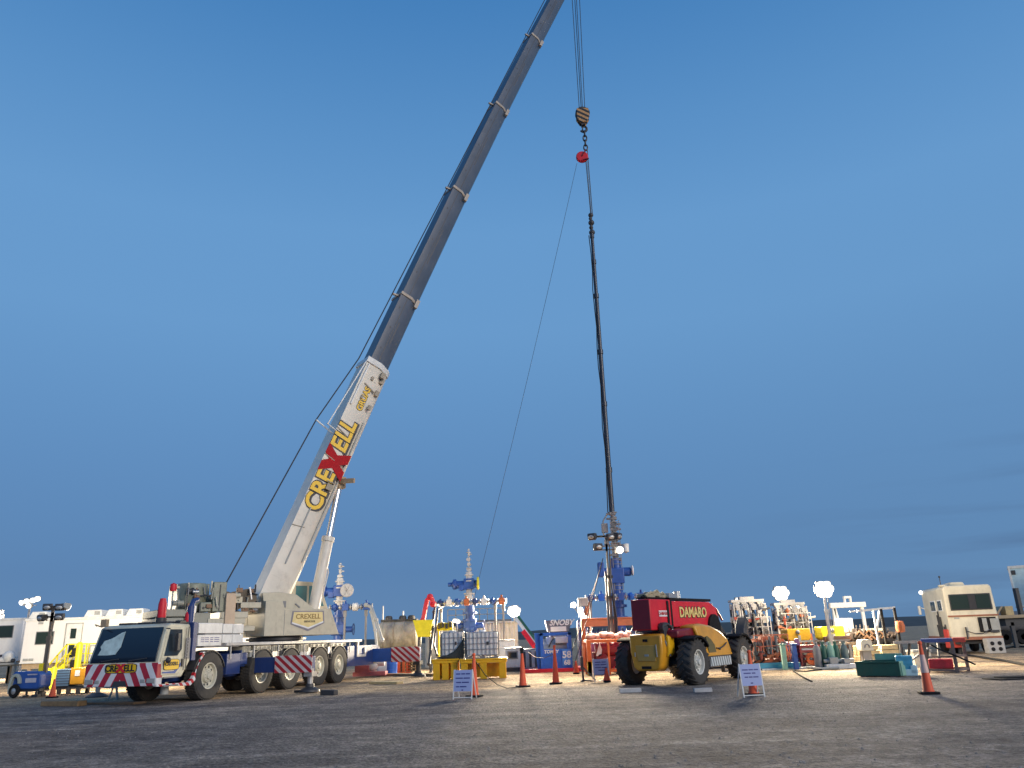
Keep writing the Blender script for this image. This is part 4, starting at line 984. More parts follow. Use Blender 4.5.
# ------------------------------------------------------------------ office trailers on the left
def trailer(label, x0, Y, L, rz, zb, zt, wins, door=None, acs=(), steps=False, crop=False):
    t = thing('office_trailer', label, 'trailer', (x0, Y, 0), rz, 'white office trailers')
    d = MB(); d.span((0, 0, zb), (L, 2.6, zt)); w = d.build('wall', TRAILERW, t, bevel=.05)
    d = MB(); d.span((-.03, -.03, zt - .10), (L + .03, 2.63, zt + .03)); d.span((0, -.025, zb), (L, -.005, zb + .06)); d.build('roof_edge', WHITE, t, bevel=.02)
    d = MB(); d.span((.1, .1, zb - .28), (L - .1, 2.5, zb)); d.build('underframe', TAN, t)
    for x in (1.2, L * .55, L - 2.2):
        d = MB(); d.lathe([(.2, -.1), (.36, -.12), (.4, 0), (.36, .12), (.2, .1)], (x, .3, .4), 'y', 20); d.cyl((x, .22, .4), (x, .38, .4), .2); d.build('wheel', BLACK, t)
    for x in (.5, 3.2, L - .6): d = MB(); d.bar((x, .2, 0), (x, .2, zb - .2), .16); d.build('jack', TAN, t)
    for (x, z, a, b_) in wins:
        d = MB(); d.span((x - .04, -.03, z - .04), (x + a + .04, .02, z + b_ + .04)); f = d.build('window', MIDG, t)
        d = MB(); d.span((x, -.04, z), (x + a, -.025, z + b_)); d.build('pane', TINT, f)
    if door:
        x, a = door; d = MB(); d.span((x, -.035, zb + .02), (x + a, .02, zt - .32)); f = d.build('door', WHITE, t, bevel=.02)
        d = MB(); d.span((x + .26, -.05, zb + 1.25), (x + a - .28, -.03, zb + 1.78)); d.span((x + .26, -.05, zb + .25), (x + a - .28, -.03, zb + .95)); d.build('door_pane', TINT, f)
        d = MB(); d.span((x - .05, -.045, zb), (x - .015, .01, zt - .28)); d.span((x + a + .015, -.045, zb), (x + a + .05, .01, zt - .28)); d.span((x - .05, -.045, zt - .31), (x + a + .05, .01, zt - .27)); d.build('door_frame', GREYP, f)
    for x in acs:
        d = MB(); d.prism([(x - .5, zt + .03), (x + .5, zt + .03), (x + .45, zt + .42), (x - .32, zt + .42)], 'y', .3, 1.3); o = d.build('air_conditioner', WHITE, t, bevel=.04)
        d = MB(); d.span((x + .1, .28, zt + .14), (x + .4, .3, zt + .34)); d.build('vent', GREYP, o)
    d = MB()
    for (x, z) in ((.75, zt - .28), (1.35, zt - .22), (.2, zb + .15), (.5, zb + .15)): d.span((x, -.05, z), (x + .25, 0, z + .12))
    d.build('marker_lamp', GREYP, t)
    return t
g0 = at(19, 664, 45.5); xa = g0.x; LX = lambda px, Y=46.0: at(px, 640, Y).x - xa
zt = ztop(xa, 45.5, 619.5)
trailer('long white office trailer with door, yellow stair and three roof coolers, left of crane', xa, 45.5, 13.0, R(3), 1.12, zt,
        [(LX(41), 1.12 + 1.02, LX(57) - LX(41), .62)], door=(LX(69), LX(84) - LX(69)), acs=(LX(36), LX(90), LX(111), LX(131)))
xb = at(-40, 640, 50).x
trailer('white trailer cut by the left picture edge, with one small dark window', xb, 50, at(23, 640, 50).x - xb - .1, 0, 1.25, ztop(at(10, 640, 50).x, 50, 618.5),
        [(at(0, 640, 50).x - xb - .5, 2.65, at(11.5, 640, 50).x - at(0, 640, 50).x + .5, .66)], acs=())
# white compressor on tongue in front of the left trailer
x = at(8, 650, 48.6).x
t = thing('compressor', 'small white compressor on a stand under the cropped trailer window', 'compressor', (x, 48.6, 0))
d = MB(); d.span((-.7, -.3, 1.08), (.7, .3, 1.18)); d.bar((-.6, 0, 0), (-.6, 0, 1.1), .1); d.bar((.6, 0, 0), (.6, 0, 1.1), .1); d.build('stand', GREYP, t)
d = MB(); d.ball((.1, 0, 1.5), .32, 14, (1, .8, 1.1)); d.cyl((-.35, 0, 1.35), (.5, 0, 1.35), .18); d.build('body', WHITE, t)
d = MB(); d.box((-.42, -.1, 1.4), (.2, .3, .5)); d.bar((-.5, -.1, 1.18), (.55, -.1, 1.22), .08); d.ball((.45, -.1, 1.3), .13); d.build('pump', DARK, t)
# yellow access stair
x0 = at(50, 660, 44).x; x1 = at(66, 660, 44).x; x2 = at(86, 660, 44).x
t = thing('access_stair', 'yellow steel stair with handrails up to the trailer door', 'stairs', (x0, 44.0, 0))
w = x1 - x0; w2 = x2 - x0; zp = 1.05
d = MB(); d.span((w, -.1, zp - .08), (w2, 1.2, zp)); 
for k in range(5): d.span((w * (k + .1) / 5, -.05, zp * (k + .7) / 5), (w * (k + 1.1) / 5, .9, zp * (k + .7) / 5 + .05))
d.build('tread', mat('stair_grate', (.45, .40, .15), .6, dirt=.3), t)
for s in (-.1, .95):
    d = MB()
    d.bar((0, s, 0), (w, s, zp), .10, .16); d.bar((0, s, 1.0), (w, s, zp + 1.0), .06); d.bar((0, s, .55), (w, s, zp + .5), .045)
    for k in range(3): d.bar((w * k / 2, s, zp * k / 2), (w * k / 2, s, zp * k / 2 + 1.02), .06)
    d.bar((w, s, zp + 1.0), (w2, s, zp + 1.0), .06); d.bar((w, s, zp + .5), (w2, s, zp + .5), .045)
    d.bar((w2, s, zp), (w2, s, zp + 1.0), .06); d.bar((w2 * .6 + w * .4, s, zp), (w2 * .6 + w * .4, s, zp + 1.0), .05); d.bar((w2 - .2, s, 0), (w2 - .2, s, zp), .09); d.bar((w, s, 0), (w, s, zp), .09)
    d.build('handrail', LYELLOW, t)
x = at(78, 660, 43).x
t = thing('guard_post', 'thick lemon yellow post standing before the trailer door stair', 'post', (x, 43, 0))
z1 = ztop(x, 43, 645); d = MB(); d.cyl((0, 0, 0), (0, 0, z1), .16, n=16); d.ball((0, 0, z1), .16, 12); d.build('tube', LYELLOW, t)
d = MB(); d.box((0, 0, .03), (.5, .5, .06)); d.build('base_plate', DARK, t)
d = MB(); d.box((-.24, -.02, z1 - .35), (.2, .2, .42)); d.box((-.26, -.02, z1 - .9), (.18, .2, .36)); d.build('black_box', BLACK, t, bevel=.04)
x = at(52.5, 680, 40).x
t = thing('guard_post', 'short yellow post with crosspiece behind the small red cone', 'post', (x, 40, 0))
z1 = ztop(x, 40, 667); d = MB(); d.cyl((0, 0, 0), (0, 0, z1), .11, n=14); d.build('tube', LYELLOW, t); d = MB(); d.bar((-.35, 0, z1 - .1), (.2, 0, z1 - .1), .1); d.build('crosspiece', LYELLOW, t)
# orange generator with blue louvred side
gx = G(68, 697); gx.y = 34; x = at(54, 690, 34).x; xx = at(83, 690, 34).x; xm = at(67.5, 690, 34).x
t = thing('generator', 'small orange generator with blue louvred side panel on dark legs', 'generator', (x, 34, 0))
za, zb2 = ztop(xm, 34, 669), ztop(xm, 34, 685)
d = MB(); d.span((xm - x + .02, 0, zb2), (xx - x, .9, za + .05)); d.build('housing', ORANGE if False else OCHRE, t, bevel=.04)
d = MB(); d.span((0, .02, zb2 - .05), (xm - x - .02, .85, za)); d.build('louvred_panel', BLOUV, t, bevel=.02)
d = MB(); d.span((xm - x + .22, -.012, za - .28), (xm - x + .42, -.002, za - .06)); d.build('sticker', LETTERW, t)
d = MB(); d.span((-.05, .05, zb2 - .16), (xx - x + .05, .9, zb2 - .06))
for q in (.15, .55, .95):
    d.bar((q, .1, 0), (q, .1, zb2 - .1), .12); d.bar((q, .8, 0), (q, .8, zb2 - .1), .12)
d.build('skid', DARK, t)
# boards on the ground
def board(px0, px1, py, h, dep, m, label, cat='timber', name='dunnage_board', group='boards laid on the ground'):
    a, b = G(px0, py), G(px1, py); c = (a + b) / 2; y = (a.y + b.y) / 2
    d = MB(); d.box((0, 0, h / 2), ((b - a).length, dep, h))
    o = d.build(name, m, loc=(c.x, c.y, .0), rz=math.atan2(b.y - a.y, b.x - a.x), bevel=.015); return tag(o, label, cat, group)
board(45, 82, 706, .16, .35, WOOD, 'dark heavy timber on the ground, left of the crane bumper')
board(84, 140, 704, .07, .5, mat('plank', (.20, .13, .08), .85, var=.3, scale=6), 'long low plank lying under the crane bumper')
board(322, 336, 695, .16, .22, DARK, 'short dark block on the gravel in front of rear crane wheels')
board(295, 301, 692.5, .08, .12, DARK, 'smallest dark block near the crane outrigger foot')
board(372, 400, 684, .10, .4, PINEW, 'pale plank on the sand under the rear outrigger beam')
board(150, 215, 699, .03, .5, WOOD, 'flat brown plank under the crane front wheel')
board(380, 436, 676, .12, .5, mat('mat_timber', (.34, .25, .14), .85, var=.3, scale=5), 'brown timber mat beneath rear outrigger pad')
for px0, px1, py, lab in ((619, 642, 692.5, 'pale concrete stop on the gravel behind left rear wheel of red handler'), (693, 713, 692.2, 'pale concrete stop on the gravel behind right rear wheel of red handler')):
    a, b = G(px0, py), G(px1, py); d = MB(); L = b.x - a.x; d.prism([(-.09, 0), (.09, 0), (.06, .11), (-.06, .11)], 'x', -L / 2, L / 2)
    tag(d.build('wheel_stop', CONC, loc=((a.x + b.x) / 2, (a.y + b.y) / 2, 0), bevel=.012), lab, 'wheel stop', 'concrete wheel stops')
# jack stand and tripod under the bumper
p = G(97, 697); t = thing('jack_stand', 'black cone shaped stand under left end of striped bumper', 'stand', p)
d = MB(); d.lathe([(.001, .16), (.2, .14), (.40, .03), (.40, 0), (.001, 0)], (0, 0, 0), 'z', 18); d.build('foot', DARK, t)
d = MB(); d.cyl((0, 0, .14), (0, 0, .62), .09); d.bar((0, 0, .35), (.6, .1, .30), .05); d.build('column', GREYP, t)
p = G(114, 699); t = thing('tripod_stand', 'grey folding stand with splayed legs below the crane bumper', 'stand', p)
for (x, y) in ((-.14, -.1), (.16, -.1), (.02, .2)):
    d = MB(); d.bar((0, 0, .62), (x, y, 0), .055); d.build('leg', GREYP, t)
d = MB(); d.box((0, 0, .62), (.2, .2, .06)); d.build('head', DARK, t)

# ------------------------------------------------------------------ cones and A-frame signs
def cone(px, py, label, ptop=None, h=1.2, collar=False, lean=0.0, dark_top=False):
    p = G(px, py); p.z = 0
    if ptop: h = ztop(p.x, p.y, ptop)
    t = thing('traffic_cone', label, 'cone', p, rnd.random() * .6 - .3, 'orange traffic cones')
    k = h / 1.2
    d = MB(); d.box((0, 0, .03), (.42 * min(1, k + .2), .42 * min(1, k + .2), .06)); d.build('base', BLACK, t, bevel=.02)
    pr = [(.14, .06), (.118, .10), (.036, h * .93), (.048, h * .94), (.052, h * .97), (.035, h), (.001, h)]
    d = MB(); d.lathe(pr, (0, 0, 0), 'z', 22); b = d.build('body', CONE, t)
    if collar:
        r = lambda z: .118 + (.036 - .118) * (z - .10) / (h * .93 - .10) + .004
        d = MB(); a, c = h * .40, h * .74; d.lathe([(r(a), a), (r(c), c)], (0, 0, 0), 'z', 22); d.build('reflective_collar', mat('reflective_pink', (.78, .52, .44), .4), b)
    if dark_top:
        d = MB(); d.cyl((0, 0, h * .93), (0, 0, h + .02), .07); d.box((0, 0, h * .9), (.09, .09, .1)); d.build('cap', BLACK, b)
    return t
cone(929, 694, 'tall orange cone with pale reflective collar, nearest at the right by the steel table', 641, collar=True)
cone(754, 695.5, 'tall orange cone standing behind square notice beside the handler front wheel', 650)
cone(474.5, 697, 'slim orange cone standing behind the tilted notice before yellow tote stand', 653)
cone(523, 687, 'orange cone with dark cap left of the blue pump skid', 648, dark_top=True)
cone(556, 684, 'tall slim orange cone in front of the blue pump skid', 645)
cone(52, 698, 'small red cone beside the blue light plant', 679)
cone(607, 682, 'orange cone mostly hidden by the notice at the orange frame', 668)
cone(576.5, 674, 'small red cone at the right corner of blue pump skid', 661)
def aframe(px, py, label, rz, size=(.50, .50), lines=(), back=.36):
    p = G(px, py); p.z = 0
    t = thing('notice_stand', label, 'notice', p, rz, 'folding notice stands')
    w, h = size; H = .78; tl = .16
    def fp(x, z, o=0): return (x, -.02 - (H - z) * tl - o, z)       # front leg plane
    for s in (-1, 1):
        d = MB(); d.bar(fp(s * w * .52, 0), fp(s * w * .52, H), .028); d.build('front_leg', WHITE, t)
        d = MB(); d.bar((s * w * .50, back, 0), (s * w * .50, 0, H), .026); d.build('rear_leg', WHITE, t)
    d = MB(); d.bar(fp(-w * .52, .05), fp(w * .52, .05), .022); d.build('cross_rail', WHITE, t)
    d = MB(); z0, z1 = H - h - .01, H - .01
    a = [fp(-w / 2, z0, .018), fp(w / 2, z0, .018), fp(w / 2, z1, .018), fp(-w / 2, z1, .018)]; b = [(x, y + .012, z) for x, y, z in a]
    d.add(a + b, [(0, 1, 2, 3), (7, 6, 5, 4), (0, 4, 5, 1), (1, 5, 6, 2), (2, 6, 7, 3), (3, 7, 4, 0)]); bo = d.build('board', SIGNB, t)
    d = MB()
    for (zz, segs) in lines:
        for (u0, u1) in segs:
            z = z0 + h * zz; q = h * .028
            a = [fp(-w / 2 + w * u0, z - q, .022), fp(-w / 2 + w * u1, z - q, .022), fp(-w / 2 + w * u1, z + q, .022), fp(-w / 2 + w * u0, z + q, .022)]
            d.add(a + [(x, y + .005, c) for x, y, c in a], [(0, 1, 2, 3), (7, 6, 5, 4), (0, 4, 5, 1), (1, 5, 6, 2), (2, 6, 7, 3), (3, 7, 4, 0)])
    d.build('printed_line', LETTERBL, bo); return t
aframe(464, 699, 'tilted white notice stand with four printed lines, before the yellow tote stand', R(-14), (.52, .56), [(.82, [(.10, .35), (.40, .62), (.66, .9)]), (.62, [(.08, .5), (.54, .9)]), (.42, [(.12, .4), (.45, .85)]), (.22, [(.12, .3), (.34, .72)]), (.06, [(.44, .54)])])
aframe(752.5, 697, 'square notice stand, board tinted blue for shade, with three printed lines, in front of an orange cone', R(4), (.50, .50), [(.74, [(.08, .38), (.42, .64), (.68, .9)]), (.58, [(.14, .5), (.56, .74)]), (.40, [(.16, .34), (.38, .56), (.6, .86)]), (.12, [(.42, .54)])])
aframe(601.5, 682, 'shade-tinted notice stand leaning before orange frame, left of handler rear wheel', R(6), (.52, .52), [(.80, [(.1, .5), (.56, .86)]), (.64, [(.1, .42), (.48, .88)]), (.46, [(.08, .5), (.54, .9)]), (.28, [(.3, .82)])])

# ------------------------------------------------------------------ yellow stands with totes
def tote_stand(px0, px1, pyb, pyt, label, depth=1.3, rz=0.0):
    a = G((px0 + px1) / 2, pyb); y = a.y; x0, x1 = at(px0, pyb, y).x, at(px1, pyb, y).x; z = ztop(a.x, y, pyt)
    t = thing('tote_stand', label, 'stand', ((x0 + x1) / 2, y, 0), rz, 'yellow steel tote stands'); w = (x1 - x0) / 2
    d = MB(); d.span((-w, 0, z - .16), (w, depth, z)); d.span((-w - .03, -.03, z - .04), (w + .03, depth + .03, z + .02)); d.build('tray', YELLOW, t, bevel=.015)
    n = 3
    for k in range(n):
        c = -w + .18 + (2 * w - .36) * k / (n - 1)
        for yy in (.12, depth - .15):
            d = MB(); d.span((c - .14, yy - .1, 0), (c + .14, yy + .1, z - .16)); d.build('leg', YELLOW, t, bevel=.01)
    d = MB(); d.span((-w + .1, depth * .4, .05), (w - .1, depth * .45, z - .18)); d.build('panel', YELLOW, t)
    return t, z, y
ta, tz, ty = tote_stand(432, 458.5, 680, 659.5, 'yellow steel stand carrying the tote with dark tarp, nearer crane')
tb, tz2, ty2 = tote_stand(460, 507, 679, 659, 'wider yellow steel stand under the large white tote')
def ibc(px0, px1, z, y, dep, label, rz=0.0, hpy=632):
    x0, x1 = at(px0, 655, y).x, at(px1, 655, y).x; c = (x0 + x1) / 2; w = (x1 - x0) / 2; h = ztop(c, y, hpy) - z
    t = thing('tote_tank', label, 'tank', (c, y + .12, z + .02), rz, 'white caged liquid totes')
    d = MB(); d.span((-w + .04, .04, .12), (w - .04, dep - .04, h - .03)); d.cyl((0, dep / 2, h - .03), (0, dep / 2, h + .05), .16); d.build('bottle', IBC, t, bevel=.09)
    d = MB(); n = max(4, int(w * 2 / .17))
    for k in range(n + 1):
        x = -w + 2 * w * k / n; d.bar((x, 0, .1), (x, 0, h), .022); d.bar((x, dep, .1), (x, dep, h), .022)
    for k in range(5):
        z_ = .14 + (h - .16) * k / 4
        d.bar((-w, 0, z_), (w, 0, z_), .022); d.bar((-w, dep, z_), (w, dep, z_), .022); d.bar((-w, 0, z_), (-w, dep, z_), .022); d.bar((w, 0, z_), (w, dep, z_), .022)
    for k in range(5):
        yy = dep * k / 4; d.bar((-w, yy, .1), (-w, yy, h), .022); d.bar((w, yy, .1), (w, yy, h), .022)
    d.build('cage', mat('cage_grey', (.30, .31, .34), .4, metal=.5) if 'cage_grey' not in bpy.data.materials else bpy.data.materials['cage_grey'], t)
    d = MB(); d.span((-w, 0, 0), (w, dep, .04)); 
    for k in (-1, 0, 1): d.span((k * (w - .12) - .1, 0, .04), (k * (w - .12) + .1, dep, .1))
    d.build('pallet', MIDG, t)
    d = MB(); d.span((w * .28, -.014, h * .5), (w * .42, -.004, h * .62)); d.build('label_plate', DARK, t)
    return t, h, w, c
t1, h1, w1, c1 = ibc(440.5, 463, tz, ty + .05, 1.05, 'white caged tote with dark tarp slung across its front')
ibc(465.5, 498.5, tz2, ty2 + .05, 1.1, 'larger white caged tote on the wider yellow stand', hpy=632)
# dark tarp hanging over the first tote
d = MB(); pts = []; y0 = ty + .05 + .12 - .05
prof = [(-.58, .10), (-.2, .17), (.1, .32), (.3, .55), (.44, .78), (.50, .84)]
top = [(c1 + a * 1.05, y0 - .03 - .02 * math.sin(i * 2), tz + b) for i, (a, b) in enumerate(prof)]; bot = [(c1 + a * 1.05, y0 - .10 - .05 * math.sin(i * 1.7), tz + .04) for i, (a, b) in enumerate(prof)]
mid = [((a[0] + b[0]) / 2, min(a[1], b[1]) - .05 * ((i % 2)), (a[2] + b[2]) / 2) for i, (a, b) in enumerate(zip(top, bot))]
n = len(prof); allv = top + mid + bot; back_ = [(x, y + .025, z) for x, y, z in allv]
fs = []
for r_ in range(2):
    for i in range(n - 1):
        a = r_ * n + i; fs.append((a, a + 1, a + n + 1, a + n)); fs.append((a + 3 * n, a + n + 3 * n, a + n + 1 + 3 * n, a + 1 + 3 * n))
for i in range(n - 1): fs.append((i, i + 3 * n, i + 1 + 3 * n, i + 1)); fs.append((2 * n + i, 2 * n + i + 1, 5 * n + i + 1, 5 * n + i))
d.add(allv + back_, fs); tag(d.build('tarp', TARP), 'dark triangular tarp draped across front of the left tote', 'tarp')

# ------------------------------------------------------------------ behind the totes: shed, cabins, tank
x0, x1 = at(474, 640, 49).x, at(518, 640, 49).x
t = thing('shed', 'pale corrugated shed with flat roof behind the large tote', 'shed', (x0, 49, 0))
zt = ztop(x0, 49, 624); L = x1 - x0
d = MB(); n = int(L / .13); poly = []
for k in range(n + 1): poly.append((L * k / n, -.03 if k % 2 else .03))
poly += [(L, 3), (0, 3)]
d.prism(poly, 'z', 0, zt); d.build('wall', CORRW, t, smooth=False)
d = MB(); d.span((-.1, -.15, zt), (L + .1, 3.1, zt + .1)); d.build('roof', GREYP, t)
d = MB(); d.span((.3, -.06, zt - 2.0), (1.0, -.035, zt - 1.2)); d.build('hatch', MIDG, t)
x0, x1 = at(448, 640, 52).x, at(512, 640, 52).x
t = thing('work_platform', 'dark grey railed work platform behind the wellhead and corrugated shed', 'platform', (x0, 52, 0)); L = x1 - x0
za = ztop(x0, 52, 627)
d = MB(); d.span((0, 0, za - .3), (L, 1.6, za + .35)); d.build('deck', MIDG, t)
d = MB()
for k in range(9): d.bar((L * k / 8, 0, za + .3), (L * k / 8, 0, za + 1.05), .05)
d.bar((0, 0, za + 1.05), (L, 0, za + 1.05), .06); d.bar((0, 0, za + .7), (L, 0, za + .7), .05); d.build('handrail', GREYP, t)
for x in (.2, L / 2, L - .2):
    d = MB(); d.bar((x, .1, 0), (x, .1, za - .2), .2); d.bar((x, 1.4, 0), (x, 1.4, za - .2), .2); d.build('post', MIDG, t)
x0, x1 = at(428, 640, 51).x, at(450, 640, 51).x
t = thing('tank', 'pale upright tank wall behind the yellow hopper and left tote', 'tank', ((x0 + x1) / 2, 52.5, 0)); z1 = ztop(x0, 51, 627)
d = MB(); d.cyl((0, 0, 0), (0, 0, z1), (x1 - x0) * .75, n=28); d.build('shell', CORRW, t)
d = MB(); d.lathe([((x1 - x0) * .77, z1 - .1), ((x1 - x0) * .77, z1), (.001, z1 + .25)], (0, 0, 0), 'z', 28); d.build('lid', GREYP, t)
def cabinet(px0, px1, py0, py1, Y, dep, m, label, name='equipment_cabin', cat='cabin', win=None, stripes_=0, legs=True):
    x0, x1 = at(px0, 650, Y).x, at(px1, 650, Y).x; z1, z0 = ztop(x0, Y, py0), max(.1, ztop(x0, Y, py1))
    t = thing(name, label, cat, (x0, Y, 0)); w = x1 - x0
    d = MB(); d.span((0, 0, z0), (w, dep, z1)); d.build('body', m, t, bevel=.03)
    d = MB(); d.span((-.03, -.03, z1), (w + .03, dep + .03, z1 + .05)); d.build('roof', GREYP, t)
    if win:
        a, b, c, e = win; d = MB(); d.span((w * a, -.02, z0 + (z1 - z0) * c), (w * b, .01, z0 + (z1 - z0) * e)); f = d.build('window', MIDG, t)
        d = MB(); d.span((w * a + .06, -.03, z0 + (z1 - z0) * c + .06), (w * b - .06, -.02, z0 + (z1 - z0) * e - .06)); d.build('pane', GLASS, f)
    for k in range(stripes_):
        d = MB(); q = w * (k + .5) / stripes_; d.span((q - .07, -.03, z0 + .05), (q + .05, .0, z1 - .08)); d.build('door_bar', DARK, t)
    if legs:
        d = MB(); d.span((.02, .02, 0), (w - .02, dep - .02, z0)); d.build('skid', DARK, t)
    return t
cabinet(505, 521, 649, 668, 41.5, 1.4, WHITE, 'small white cabin with one dark window right of the totes', win=(.15, .8, .45, .88))
cabinet(521.5, 539, 650, 669, 42.2, 1.3, mat('cabinet_grey', (.50, .46, .42), .5, dirt=.3), 'grey cabinet with dark upright bars next to blue pump skid', stripes_=3)
cabinet(499, 515, 641, 662, 44.5, 1.2, WHITE, 'white metal box behind small cabin, below the corrugated shed')
d = MB(); a = at(517, 618, 46); b = at(537, 645, 44.5)
t = thing('loading_arm', 'diagonal arm striped white, green and red, sloping down to the blue skid', 'arm', (0, 0, 0))
t.location = b; q = a - b
d.bar((0, 0, 0), q, .30, .16, up=(0, 1, 0)); d.build('beam', WHITE, t)
nrm2 = V((q.z, 0, -q.x)).normalized()
d = MB(); d.bar(nrm2 * .10, q + nrm2 * .10, .14, .18, up=(0, 1, 0)); d.build('green_stripe', GREEN, t)
d = MB(); d.bar(-nrm2 * .16, q * .55 - nrm2 * .16, .26, .2, up=(0, 1, 0)); d.build('red_stripe', RED, t)
d = MB(); d.bar(V((0, 0, 0)), V((.1, 0, -b.z + .02)), .22); d.build('support', DARK, t)
# tank trailer with dirty grey barrel behind the rear outrigger
x0, x1 = at(378, 640, 47).x, at(421, 640, 47).x
t = thing('tank_trailer', 'dirty grey barrel tank lying behind the rear striped outrigger beam', 'tank', (x0, 47, 0)); L = x1 - x0; zc = ztop(x0, 47, 636); r = .82
d = MB(); d.lathe([(.001, 0), (r * .7, .02), (r, .22), (r, L - .22), (r * .7, L - .02), (.001, L)], (0, 0, zc), 'x', 28)
for k in range(4): d.lathe([(r, L * (k + .5) / 4 - .05), (r + .03, L * (k + .5) / 4 - .05), (r + .03, L * (k + .5) / 4 + .05), (r, L * (k + .5) / 4 + .05)], (0, 0, zc), 'x', 28)
d.build('barrel', mat('dirty_tank', (.33, .32, .29), .6, dirt=.9, var=.35, scale=1.6), t)
d = MB(); d.span((0, -.6, zc - 1.0), (L, .6, zc - .75)); d.span((.2, -.4, zc + r - .05), (L - .2, .4, zc + r + .05)); d.build('frame', DARK, t)
for x in (L * .6, L * .85):
    d = MB(); d.lathe([(.2, -.2), (.48, -.2), (.5, 0), (.48, .2), (.2, .2)], (x, -.5, .5), 'y', 20); d.cyl((x, -.6, .5), (x, -.4, .5), .22); d.build('wheel', BLACK, t)
for k, x in enumerate((.6, 1.4, 1.9)):
    d = MB(); d.lathe([(.2, 0), (.22, .15), (.16, .25), (.001, .27)], (x, 0, zc + r), 'z', 14); d.build('hatch', DARK, t)
for px, py, lab in ((382.5, 606, 'taller thin white pole behind the grey barrel tank'), (403, 611, 'shorter thin white pole behind the grey barrel tank')):
    x = at(px, 640, 49).x; d = MB(); d.cyl((0, 0, 0), (0, 0, ztop(x, 49, py)), .06, .045, n=10); d.cyl((0, 0, 0), (0, 0, .06), .2)
    tag(d.build('pole', WHITE, loc=(x, 49, 0)), lab, 'pole', 'white poles')
# things under the rear outrigger beam
cabinet(377.5, 388, 659, 676, 43, .9, WHITE, 'plain white crate glowing under the rear outrigger beam', name='storage_crate', cat='crate')
x = at(392, 670, 42).x; t = thing('drum', 'bright blue drum beside the white crate under the outrigger', 'drum', (x, 42, 0))
h = ztop(x, 42, 658); d = MB(); d.lathe([(.001, 0), (.27, 0), (.28, .02), (.27, .04), (.27, h * .33), (.285, h * .34), (.27, h * .36), (.27, h * .66), (.285, h * .67), (.27, h * .69), (.27, h - .03), (.28, h), (.001, h)], (0, 0, 0), 'z', 24); d.build('shell', BRBLUE, t); d = MB(); d.cyl((.1, 0, h), (.1, 0, h + .03), .05); d.build('bung', DARK, t)
t = thing('pump_unit', 'low red and white pump with a dark motor under the crane rear', 'pump', (at(370, 672, 41).x, 41, 0))
d = MB(); d.span((-.8, -.3, .05), (.8, .5, .25)); d.span((-.7, -.3, .25), (.0, .3, .55)); d.build('base', mat('pink_red', (.55, .16, .16), .5, dirt=.2), t, bevel=.02)
d = MB(); d.cyl((-.1, .1, .75), (.7, .1, .75), .26, n=18); d.ball((.1, 0, .55), .3, 12); d.build('casing', WHITE, t)
d = MB(); d.cyl((-.75, .1, .85), (-.2, .1, .85), .22); d.span((-.8, 0, 1.0), (.2, .4, 1.15)); d.build('motor', DARK, t)
t = thing('barrier_stack', 'upright orange barrier boards stacked right of blue drum', 'barrier', (at(402, 670, 43).x, 43, 0))
h = ztop(t.location.x, 43, 657)
for k, (x, w) in enumerate(((-.42, .12), (-.18, .2), (.08, .14), (.3, .2))):
    d = MB(); d.box((x, .1 * (k % 2), h / 2), (w, .1, h)); d.box((x, .1 * (k % 2), .05), (w + .1, .4, .1)); d.build('board', ORANGE if k % 2 == 0 else CONE, t, bevel=.01)
t = thing('pallet_stack', 'stack of weathered timber pallets right of orange barriers', 'pallets', (at(410, 670, 43.5).x, 43.5, 0))
for k in range(7):
    d = MB(); z = .02 + k * .145
    for s in (-.4, 0, .4): d.box((s * .9, 0, z + .05), (.1, .9, .08))
    for s in range(5): d.box((0, -.4 + s * .2, z + .105), (.95, .12, .022))
    d.build('pallet', WOOD, t)

# ------------------------------------------------------------------ blue pump skid
p = G(557, 672); Y = p.y; x0, x1 = at(541, 670, Y).x, at(573, 670, Y).x; W_ = x1 - x0; H_ = ztop(p.x, Y, 632.5)
t = thing('pump_skid', 'bright blue open-topped pump skid with white number panel on red base', 'skid', (x0, Y, 0))
d = MB(); d.span((-.75, -.2, .0), (W_ + .9, 2.2, .16)); d.build('base_rail', RED, t, bevel=.01)
d = MB(); hb_ = H_ * .58
d.span((0, 0, .16), (W_, .06, hb_)); d.span((0, 0, .16), (.08, 1.8, hb_)); d.span((W_ - .08, 0, .16), (W_, 1.8, hb_)); d.span((0, 1.75, .16), (W_, 1.8, hb_))
for x in (.0, W_ - .16): d.span((x, -.03, .16), (x + .16, .13, H_)); d.span((x, 1.7, .16), (x + .16, 1.84, H_))
d.span((0, -.03, H_ - .14), (W_, .1, H_)); d.span((0, 1.7, H_ - .14), (W_, 1.84, H_)); d.span((0, 0, H_ - .14), (.14, 1.8, H_)); d.span((W_ - .14, 0, H_ - .14), (W_, 1.8, H_))
d.prism([(0, .16), (-.15, .16), (-.25, H_), (0, H_)], 'y', .1, .2)
d.build('frame', BRBLUE, t, bevel=.012)
d = MB(); d.cyl((.2, .8, hb_ + .12), (W_ - .2, .8, hb_ + .12), .34, n=18); d.span((.2, .3, hb_ - .1), (W_ - .2, 1.4, hb_ + .15)); d.build('engine', GREYP, t)
d = MB(); d.span((W_ * .5, .25, hb_ + .25), (W_ * .9, .8, H_ - .2)); d.cyl((.45, .6, hb_ + .2), (.45, .6, H_ - .18), .14); d.build('tank', WHITE, t, bevel=.03)
d = MB()
for k in range(9): q = V((.25 + (W_ - .5) * rnd.random(), .3 + .5 * rnd.random(), hb_ + .1)); d.tube([q, q + V((.12, -.05, .25)), q + V((.3, 0, .3 + .2 * rnd.random()))], .03, 6)
d.build('hose', DARK, t)
